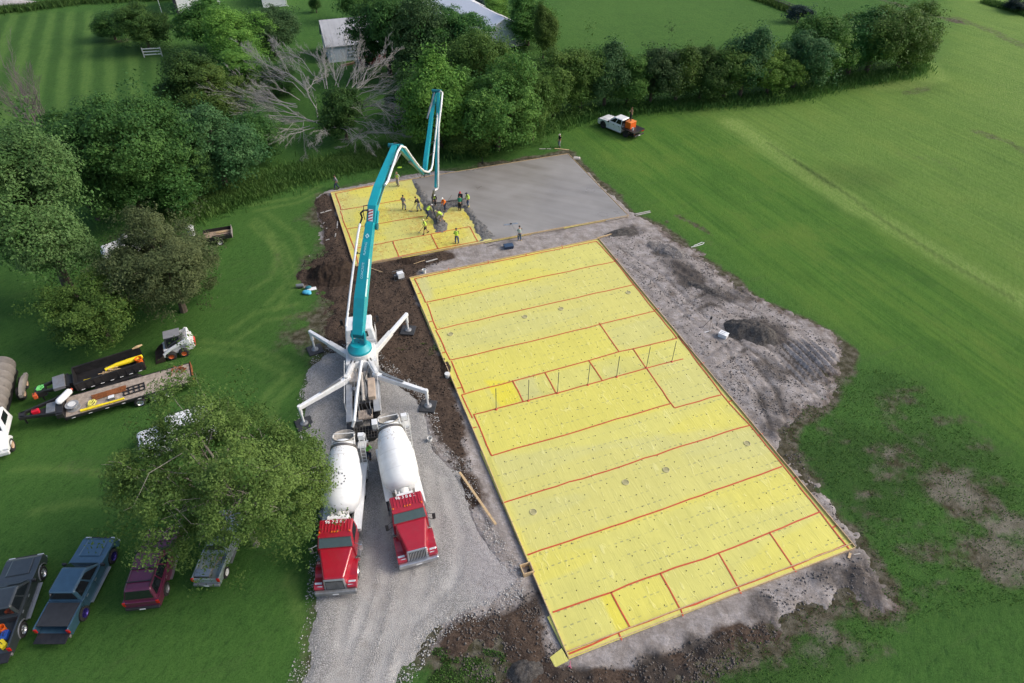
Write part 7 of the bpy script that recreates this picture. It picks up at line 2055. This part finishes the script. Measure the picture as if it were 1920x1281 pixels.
person('person in pale green shirt and blue overalls by the near edge of the fresh concrete', foot_at(974.5, 452.5, .05), F(110), (.34, .42, .38), (.05, .09, .14), lean=8, hl=(.36, .1, 1.05), hr=(.32, -.2, .95), hair=(.02, .012, .03), boots=(.5, .36, .2))
person('person in a black T-shirt standing on the grass at the far slab corner', foot_at(1049.5, 276, 0), F(215), BLACKC, (.20, .22, .25), hat=(.6, .58, .52), lean=4, sleeves=False, hl=(.22, .1, .98), hr=(.26, -.06, 1.0))
cr = inbed(flat_pk, -1.95, .05, 2.0)
person('bare chested person in black trousers standing on the orange crate', (cr.x, cr.y, 2.0), F(200), (.3, .2, .15), BLACKC, lean=3, bare=True, hl=(.28, .1, 1.25), hr=(.26, -.12, 1.28), group=None, hair=(.12, .06, .03), boots=(.25, .12, .06))
person('person in a neon green shirt between the two mixer trucks at the pump hopper', foot_at(692, 862, .1), F(80), (.25, .80, .10), NAVY, hat=(.6, .62, .6), lean=10, hl=(.3, .2, 1.0), hr=(.3, -.2, 1.0))

tool('rake', 'rake held by the person in the black top', at(786, 372, 1.1), at(770, 396, .2), .06, .45)
tool('rake', 'rake held by the person all in grey', at(765, 374, 1.05), at(783, 382, .22), .06, .45)
tool('rake', 'dark long rake carried by the person in black shorts', at(804, 411, 1.3), at(785.5, 436, .25), .06, .4, BLACKM)
tool('concrete_rake', 'rake held by the person in the orange shirt', at(829, 383, 1.0), at(820, 398, .3), .10, .5)
tool('concrete_rake', 'rake held by the person with the red cap, pointing up', at(847, 366, 1.5), at(838, 380, .35), .08, .45)
a = at(803, 383, .42); b = at(874, 372.5, .45)
t = thing('screed_board', 'long metal screed board held by the workers across the wet concrete', 'screed', (a.x, a.y, 0)); o = Vector((a.x, a.y, 0))
MB().beam(a - o, b - o, .05, .12).build('bar', mat('screed_grey', (.14, .14, .14), .5, .4), t)
MB().box(-.03, .03, -.15, .15, .36, .42).build('grip', BLACKP, t)
# bull float with its pole on the finished concrete
a = at(958, 420, .26); t = thing('bull_float', 'pale metal bull float resting on the smooth fresh concrete', 'float', (a.x, a.y, .232), R(15))
MB().hexa([(-.75, -.11, .005), (.75, -.11, .005), (.75, .11, .005), (-.75, .11, .005)], [(-.75, -.10, .03), (.75, -.10, .03), (.75, .10, .03), (-.75, .10, .03)]).build('blade', CHROME, t, .008)
MB().box(-.09, .09, -.07, .07, .031, .10).build('bracket', BLACKM, t)
p = (at(972.5, 442, 1.1) - a); p = Matrix.Rotation(-R(15), 3, 'Z') @ p
MB().tube([(0, 0, .1), (p.x, p.y, p.z)], .018, 6).build('pole', CHROME, t)

# ------------------------------------------------------------------ things on the site
ROD = mat('rod_grey', (.13, .14, .11), .6, .2)
WORDS = ('first', 'second', 'third', 'fourth', 'fifth', 'sixth', 'seventh', 'eighth')
for i, (px, py) in enumerate(((930.4, 767.5), (990.5, 751.3), (1045.2, 737), (1102, 721.7), (1156, 706.7), (1212, 689.5), (1259.6, 678.2))):
    p = at(px, py, .16)
    t = thing('pipe_stub', '%s from left of the thin grey pipes rising from the big yellow slab' % WORDS[i], 'pipe', (p.x, p.y, .15), 0, 'upright pipes in the big slab')
    MB().cyl((0, 0, 0), (0, 0, 2.2), .028, n=8).build('pipe', ROD, t)
    MB().lathe([(0, .12), (.02, .12), (.07, .04), (.09, .03)], (0, 0, 0), (0, 0, 1), 12).build('boot_tape', TAPE, t)
pos = ('left end of the upper row', 'second from the left in the upper row', 'third from the left in the upper row', 'right end of the upper row', 'left end of the lower row', 'second from the left in the lower row', 'third from the left in the lower row', 'right end of the lower row')
for i, (px, py) in enumerate(((844.9, 626.6), (984, 594), (1052, 579), (1178, 548.7), (1000, 960), (1173, 904.5), (1249, 881), (1401, 831.6))):
    p = at(px, py, .17); t = thing('drain_ring', 'drain ring in the big yellow slab, %s' % pos[i], 'drain', (p.x, p.y, .14), 0, 'drain rings in the big slab')
    MB().lathe([(.0, .24), (.05, .24), (.06, .215), (.05, .20), (.0, .2)], (0, 0, 0), (0, 0, 1), 22, False).build('rim', mat('ring_sand', (.50, .46, .24), .7, var=.2), t, smooth=True)
    MB().cyl((0, 0, -.01), (0, 0, .022), .2, n=20).build('cap', mat('cap_sand', (.34, .32, .16), .8, var=.2), t)

p = at(1356, 629, .2); t = thing('cooler', 'white cooler box with dark printing on the pale soil beside the dark heap', 'cooler', (p.x, p.y, .02), R(-38))
MB().box(-.36, .36, -.27, .27, 0, .36).build('box', WHITE, t, .03); MB().box(-.38, .38, -.29, .29, .365, .45).build('lid', WHITE, t, .025)
k = MB()
for y in (-.16, .06): k.box(-.26, .12, y, y + .06, .452, .458)
k.build('printing', mat('print_grey', (.30, .33, .36), .6), t)
p = at(1328, 618, 0); t = thing('tripod', 'thin laser level tripod standing on the soil right of the big slab', 'tripod', (p.x, p.y, .02))
k = MB()
for i in range(3): a = i * 2.1 + .4; k.tube([(0, 0, 1.15), (.5 * math.cos(a), .5 * math.sin(a), 0)], .022, 6)
k.build('legs', mat('tripod_wood', (.33, .28, .24), .7), t); MB().cyl((0, 0, 1.15), (0, 0, 1.38), .09, n=12).build('laser_head', BLACKP, t)


def plank(label, a, b, w=.14, th=.04, z=.05, m=None, name='plank'):
    p = at(*a, z); q = at(*b, z); t = thing(name, label, 'plank', (p.x, p.y, 0), math.atan2(q.y - p.y, q.x - p.x)); L = (q - p).length
    z0 = max(max(soil_z(*p.lerp(q, k / 12).xy) for k in range(13)), 0) + (.10 if label.startswith('long plank') else 0)
    mb = MB(); mb.hexa([(0, -w / 2, z0 + .01), (L, -w / 2, z0 + .01), (L, w / 2, z0 + .01), (0, w / 2, z0 + .01)], [(0, -w / 2, z0 + .01 + th), (L, -w / 2, z0 + .01 + th), (L, w / 2, z0 + .01 + th), (0, w / 2, z0 + .01 + th)])
    mb.build('board', m or lumber(), t, .006)


GW = mat('weathered_board', (.40, .38, .35), .85, var=.2)
plank('long plank lying on the soil between the gravel and the big slab', (862, 888), (930, 986), .16, .05, .15)
plank('pale grey plank on the brown soil between the two beds', (799, 493.5), (820.5, 487.5), .16, .04, .1, GW)
plank('weathered stick lying on brown soil in front of the wood plank between the beds', (776, 497), (797, 490), .06, .03, .1)
plank('pale board on the dark soil left of the small slab', (601, 402), (622, 396), .14, .04, .1, GW)
plank('form plank running on from the far corner of the big slab', (1120, 447.5), (1152, 439), .12, .12, .1)
plank('upper of two pale boards on the grass by the right corner of the concrete', (1190, 401.5), (1219, 395.5), .12, .05, .05, GW)
plank('lower of two pale boards on the grass by the right corner of the concrete', (1192, 404), (1220, 398), .12, .05, .05, GW)
plank('pale board on the grass left of the person in the black T-shirt', (1011, 279), (1033, 279), .14, .04, .05, GW)
plank('tan board on the grass at the feet of the person in the black T-shirt', (1040, 278), (1067, 281), .18, .04, .05)
plank('tan stick on the brown soil beside the pump boom', (694, 504), (717, 512), .06, .03, .1)
plank('short white stick by the tripod on the pale soil', (1320.5, 624.5), (1332, 621.3), .06, .03, .05, SIGNW)
plank('pale stake on the soil at the right edge of the big slab', (1292, 645), (1299, 654), .07, .05, .1, GW)
plank('short offcut at the right hand corner of the big slab', (1592, 1046), (1595, 1036), .14, .05, .15)
plank('grey strip lying by the right hand corner of the big slab', (1601, 1040), (1613, 1038), .06, .03, .1, GW)
for i, (a, b) in enumerate((((606, 420), (608, 417)), ((633, 415), (632, 428)), ((611, 429), (614, 428)), ((618, 450), (611, 452)), ((629, 447), (630, 440)))):
    plank('small pale offcut on the dark soil left of the small slab, %s from the back' % WORDS[i], a, b, .1, .04, .1, GW)
for px, py, m, lb, r, h in ((795.5, 511, WHITEW, 'white bucket on the pale soil at the far left corner of the big slab', .19, .4), (839, 706, WHITEW, 'grey lidded bucket at the left edge of the big slab', .2, .38), (806, 826, WHITEW, 'white bucket at the right edge of the gravel beside the mixer trucks', .18, .38), (84, 738, BLUEPL, 'blue bucket on the grass below the tip of the dump trailer', .22, .32)):
    p = at(px, py, .1); bucket('bucket', lb, (p.x, p.y, max(soil_z(p.x, p.y), .0)), m, r, h, m is WHITEW and px == 839)
p = at(749, 520, .2); t = thing('generator', 'white and black generator box on the brown soil beside the big slab corner', 'generator', (p.x, p.y, .08), R(25))
MB().box(-.2, .42, -.3, .3, .12, .62).build('housing', WHITE, t, .05); k = MB(); k.box(-.5, -.2, -.26, .26, .08, .45)
k.build('engine', BLACKM, t, .03)
k = MB()
for s in (-1, 1): k.tube([(-.55, s * .33, .06), (-.55, s * .33, .68), (.45, s * .33, .68), (.45, s * .33, .06), (-.55, s * .33, .06)], .02, 6)
k.build('frame', STEEL, t)
p = at(953.5, 465, .1); t = thing('tub', 'dark blue plastic tub on the soil strip between the two slabs', 'tub', (p.x, p.y, .06), R(15))
k = MB(); k.hexa([(-.42, -.27, 0), (.42, -.27, 0), (.42, .27, 0), (-.42, .27, 0)], [(-.48, -.32, .36), (.48, -.32, .36), (.48, .32, .36), (-.48, .32, .36)]); k.build('shell', mat('tub_blue', (.012, .03, .07), .45), t, .03)
k = MB(); k.hexa([(-.5, -.34, .362), (.5, -.34, .362), (.5, .34, .362), (-.5, .34, .362)], [(-.46, -.30, .42), (.46, -.30, .42), (.46, .30, .42), (-.46, .30, .42)]); k.build('lid', mat('tub_lid', (.035, .065, .12), .4, var=.2), t, .02)
p = at(930, 462, .05); t = thing('hose', 'thin dark hose leading from the blue tub along the soil strip', 'hose', (p.x, p.y, .05)); k = MB()
k.tube([(1.0, .2, .05), (.4, .1, .03), (-.2, .25, .03), (-.9, -.1, .03), (-.9, -.6, .03)], .025, 6); k.build('tube', BLACKP, t)
p = at(988, 1068, .2); t = thing('wooden_box', 'open wooden form box fixed outside the left edge of the big slab', 'box', (p.x, p.y, .0), fb.rz); k = MB()
for a_ in ((-.34, -.28, -.34, .34), (.28, .34, -.34, .34), (-.28, .28, -.34, -.28), (-.28, .28, .28, .34)): k.box(*a_, 0, .38)
k.build('walls', lumber(), t); MB().box(-.28, .28, -.28, .28, .0, .03).build('floor', BLACKP, t)
# blue and grey things on the grass by the brown heap
p = at(562, 536, .2); t = thing('pump_motor', 'small grey motor lying on the grass left of the brown heap', 'motor', (p.x, p.y, 0), R(10))
MB().cyl((-.32, 0, .22), (.34, 0, .22), .18, n=16).build('housing', STEEL, t, .02, smooth=True); k = MB(); k.box(-.2, .2, -.2, .2, 0, .08); k.build('base', BLACKM, t)
p = at(575, 548, .15); t = thing('plastic_sack', 'light blue crumpled plastic sack on the grass left of the brown heap', 'sack', (p.x, p.y, 0)); k = MB(); k.ball((0, 0, .16), (.42, .30, .17), 12, 8); k.ball((.25, -.12, .12), (.22, .2, .13), 10, 6); k.build('sack', mat('sky_plastic', (.08, .42, .60), .4, var=.15), t, smooth=True)
p = at(584, 541, .1); t = thing('folded_tarp', 'white and teal folded tarp between the blue sack and the brown heap', 'tarp', (p.x, p.y, 0), R(20)); MB().box(-.42, .42, -.22, .22, 0, .08).build('sheet', SIGNW, t, .03); k = MB(); k.ball((-.25, .18, .16), (.3, .2, .14), 10, 6); k.build('bundle', mat('teal_cloth', (.02, .16, .20), .6), t, smooth=True)
p = at(749, 315, 0); t = thing('vest', 'yellow green vest lying on the grass behind the yellow sheet', 'vest', (p.x, p.y, 0), .4); k = MB(); k.ball((0, 0, .07), (.3, .2, .07), 10, 6); k.build('cloth', mat('hi_vis', HV, .6), t, smooth=True)
p = at(904.5, 306, 0); t = thing('post', 'short dark post on the grass behind the fresh concrete', 'post', (p.x, p.y, 0)); MB().cyl((0, 0, 0), (0, 0, .8), .05, n=8).build('pole', BLACKM, t); MB().box(-.14, .14, -.12, .12, 0, .12).build('foot', BLACKM, t)
p = at(1081, 297, 0); t = thing('rock', 'pale broken slab piece at the far right corner of the concrete', 'rock', (p.x, p.y, 0)); k = MB(); k.hexa([(-.5, -.3, 0), (.45, -.35, 0), (.5, .3, 0), (-.4, .35, 0)], [(-.4, -.2, .14), (.3, -.25, .18), (.4, .2, .12), (-.3, .25, .16)]); k.build('piece', GW, t, .03)
p = at(1310, 461, 0); t = thing('cord', 'loose loop of white cord on the grass beyond the soil', 'cord', (p.x, p.y, .02), R(15)); k = MB(); k.tube([(-.9, -.1, .03), (-.3, -.05, .03), (.5, .1, .04), (.75, .3, .05), (.55, .42, .04), (-.1, .2, .03), (-.5, .1, .03)], .03, 6); k.build('line', SIGNW, t)
p = at(1068, 1253, .1); t = thing('flag', 'crumpled pink marker ribbon at the near corner of the big slab', 'ribbon', (p.x, p.y, .08)); k = MB(); k.tube([(-.12, .02, .03), (-.02, .1, .06), (.08, -.02, .03), (.02, .2, .08), (.06, .35, .1)], [.02, .04, .03, .03, .01], 6); k.build('ribbon', mat('pink_ribbon', (.45, .10, .18), .6), t)

# ------------------------------------------------------------------ buildings and yard things at the top of the photo
TIN = mat('roof_tin', (.42, .43, .45), .5, .2, var=.12, scale=.6, dirt=(.30, .29, .28), dirt_amt=.4)
WALLW = mat('siding_white', (.55, .60, .66), .7, var=.08, scale=1.0, dirt=(.35, .36, .37), dirt_amt=.4)
SIDEW = mat('house_white', (.74, .75, .77), .6, var=.05)


def gable(name, label, near, ang, L, Wd, wall, rise, wm, rm, over=.35, cat='building', loc=None):
    """building whose near-left corner stands at near; long side runs along ang"""
    t = thing(name, label, cat, (near.x, near.y, 0), ang)
    MB().box(0, L, 0, Wd, -.1, wall).build('wall', wm, t)
    g = MB()
    for x in (0, L):
        g = MB(); g.prism([(0, wall), (Wd, wall), (Wd / 2, wall + rise)], x - .06 if x else 0.0, x if x else .06)
        g2 = MB(); g2.v = [(y, x_, z) for x_, y, z in g.v]; g2.f = g.f; g2.build('gable_wall', wm, t)
    sl = rise / (Wd / 2); r = MB()
    for s in (0, 1):
        y0 = -over if s == 0 else Wd + over; z0 = wall - over * sl
        a = [(-over, y0, z0), (L + over, y0, z0), (L + over, Wd / 2, wall + rise), (-over, Wd / 2, wall + rise)]
        r.hexa(a, [(x, y, z + .12) for x, y, z in a])
    ro = r.build('roof', rm, t)
    rb = MB()
    for k in range(int(L / .9)):
        x = .2 + .9 * k
        a = [(x, -over, wall - over * sl + .125), (x + .05, -over, wall - over * sl + .125), (x + .05, Wd / 2, wall + rise + .125), (x, Wd / 2, wall + rise + .125)]
        rb.hexa(a, [(q[0], q[1], q[2] + .03) for q in a])
    rb.build('roof_seam', rm, ro)
    return t


nr = at(618, 118); far = at(600, 90); wdir = (at(655, 114) - nr); ang = math.atan2(wdir.y, wdir.x); Wd = 7.2
eav = height_at(nr, 87); rg_ = at(0, 0)
shed = gable('shed', 'grey white gabled shed with a tin roof behind the dead tree', nr, ang, 9.5, Wd, eav, 2.9, WALLW, TIN, .25)
MB().box(.4, 2.6, -.05, .0, 0, 2.6).build('door', mat('door_white', (.66, .70, .76), .7, var=.1), shed)
k = MB()
for z in (.6, 1.1, 1.6, 2.1): k.box(3.2, 5.6, -.09, -.002, z, z + .2)
k.build('slat_panel', mat('slats', (.42, .44, .46), .8, var=.2), shed)
near = at(987, 84); fr_ = at(880, 24); dv = fr_ - near; a2 = math.atan2(dv.y, dv.x)
gable('barn', 'long barn with a white roof mostly hidden behind the tall trees', near, a2, 24, 9.0, 2.6, 2.2, SIDEW, mat('roof_white', (.70, .71, .74), .5, var=.05), .4)
near = at(337, 27)
h = gable('house', 'white house with a dark side at the top edge behind the lone lawn tree', near, R(28), 8, 9, 4.2, 2.5, SIDEW, mat('shingle_dark', (.045, .045, .05), .9, var=.3), .4, 'house')
MB().box(-.35, -.01, -.2, 5.2, 0, 4.6).build('lean_to', mat('siding_dark', (.022, .02, .03), .8), h)
k = MB(); k.tube([(-3.0, 1.6, 4.0), (-3.0, 1.6, .05), (-4.2, 1.2, .06)], .06, 6); k.tube([(-.3, 1.6, 4.0), (-3.0, 1.6, 4.0)], .05, 6); k.build('downpipe', SIGNW, h)
near = at(494, 15)
h = gable('house', 'white house corner at the top edge, right of the pale willow like tree', near, R(20), 4.5, 8, 3.2, 2.2, SIDEW, TIN, .4, 'house')
MB().tube([(4.6, -.2, 3.1), (4.62, -.25, .1), (4.9, -.5, .05)], .05, 6).build('downpipe', SIGNW, h)
MB().box(.1, .9, -.04, 0, 1.5, 2.3).build('window', GLASS, h)
# yard things
p = at(702, 116, .4); pk = pickup('old_truck', 'rusty red old truck behind the dead tree beside the grey shed', (p.x, p.y, 0), R(205), mat('faded_red', (.20, .045, .04), .7, var=.3, dirt=(.2, .15, .12), dirt_amt=.6), STEEL, L=5.2, wb=3.2, cab=(.9, -.6), double=False, cat='old truck')
p = at(672, 121, .3); bucket('barrel', 'grey barrel in the yard left of the rusty red truck', (p.x, p.y, 0), STEEL, .5, .8, True)
for i, (a, b) in enumerate((((655, 108), (682, 100)), ((650, 112), (676, 108)), ((640, 124), (668, 117)))):
    plank('%s of the long boards stacked in the yard below the grey shed' % ('rearmost', 'middle', 'nearest')[i], a, b, .5, .25, .1, mat('yard_boards', (.26, .17, .10), .85, var=.3))
p = at(656, 9, 0); t = thing('monument', 'pale stone pillar on the far lawn beyond the grey shed', 'monument', (p.x, p.y, 0)); MB().box(-.8, .8, -.6, .6, 0, .7).build('base', GW, t, .05); MB().hexa([(-.5, -.4, .702), (.5, -.4, .702), (.5, .4, .702), (-.5, .4, .702)], [(-.35, -.3, 2.0), (.35, -.3, 2.0), (.35, .3, 2.0), (-.35, .3, 2.0)]).build('pillar', mat('stone_sand', (.42, .38, .33), .9, var=.2), t, .04)
p = at(288, 107, 0); t = thing('rail_gate', 'short white three rail gate beside the dark tree on the lawn', 'gate', (p.x, p.y, 0), R(12)); k = MB()
for z in (.35, .8, 1.25): k.box(-1.4, 1.4, -.03, .03, z, z + .16)
k.build('rails', mat('rail_white', (.55, .58, .56), .8, var=.15), t)
for x in (-1.4, 1.4): MB().box(x - .07, x + .07, -.07, .07, 0, 1.5).build('post', mat('rail_post', (.45, .46, .44), .85, var=.2), t)


def rail_fence(label, line, step=2.6):
    L = pts(line); t = thing('rail_fence', label, 'fence', (L[0].x, L[0].y, 0)); o = L[0]; fm = mat('fence_grey', (.16, .14, .12), .9, var=.3)
    for a, b in zip(L, L[1:]):
        n = max(1, int((b - a).length / step))
        for i in range(n + (1 if b is L[-1] else 0)):
            q = a.lerp(b, i / n) - o; MB().box(q.x - .07, q.x + .07, q.y - .07, q.y + .07, 0, 1.3).build('post', fm, t)
        for z in (.45, .85, 1.2): MB().beam(a - o + Vector((0, 0, z)), b - o + Vector((0, 0, z)), .05, .12).build('rail', fm, t)


rail_fence('weathered rail fence running to the dark bush at the far field', [(1395, -12), (1440, 4), (1496, 26)])
p = at(12, 12); t = thing('gravel_heap', 'pale heap of gravel at the top left corner', 'heap', (p.x, p.y, 0)); k = MB(); k.ball((0, 0, -.3), (7, 2.6, 1.6), 20, 8); k.ball((4, .5, -.3), (4, 1.8, 1.2), 16, 8); k.build('heap', mat('heap_pale', (.36, .34, .33), .95, var=.3, scale=1.5, bump=1.0, bscale=4), t, smooth=True)
blades('tall_grass', 'dark strip of long grass along the top left edge', 9000, along([(-40, 26), (60, 16), (150, 4), (330, -4)], 2.2), .4, 1.1, .09, LV['dark'], 11, .6)
blades('tall_grass', 'line of long grass under the rail fence', 5000, along([(1390, -10), (1440, 6), (1498, 28)], 1.2), .3, .9, .06, LV['grassy'], 12, .6)
blades('tall_grass', 'rough grass at the very top right corner', 6000, along([(1850, 6), (1920, 26), (1960, 40)], 1.2), .3, .9, .06, LV['grassy'], 13, .6)
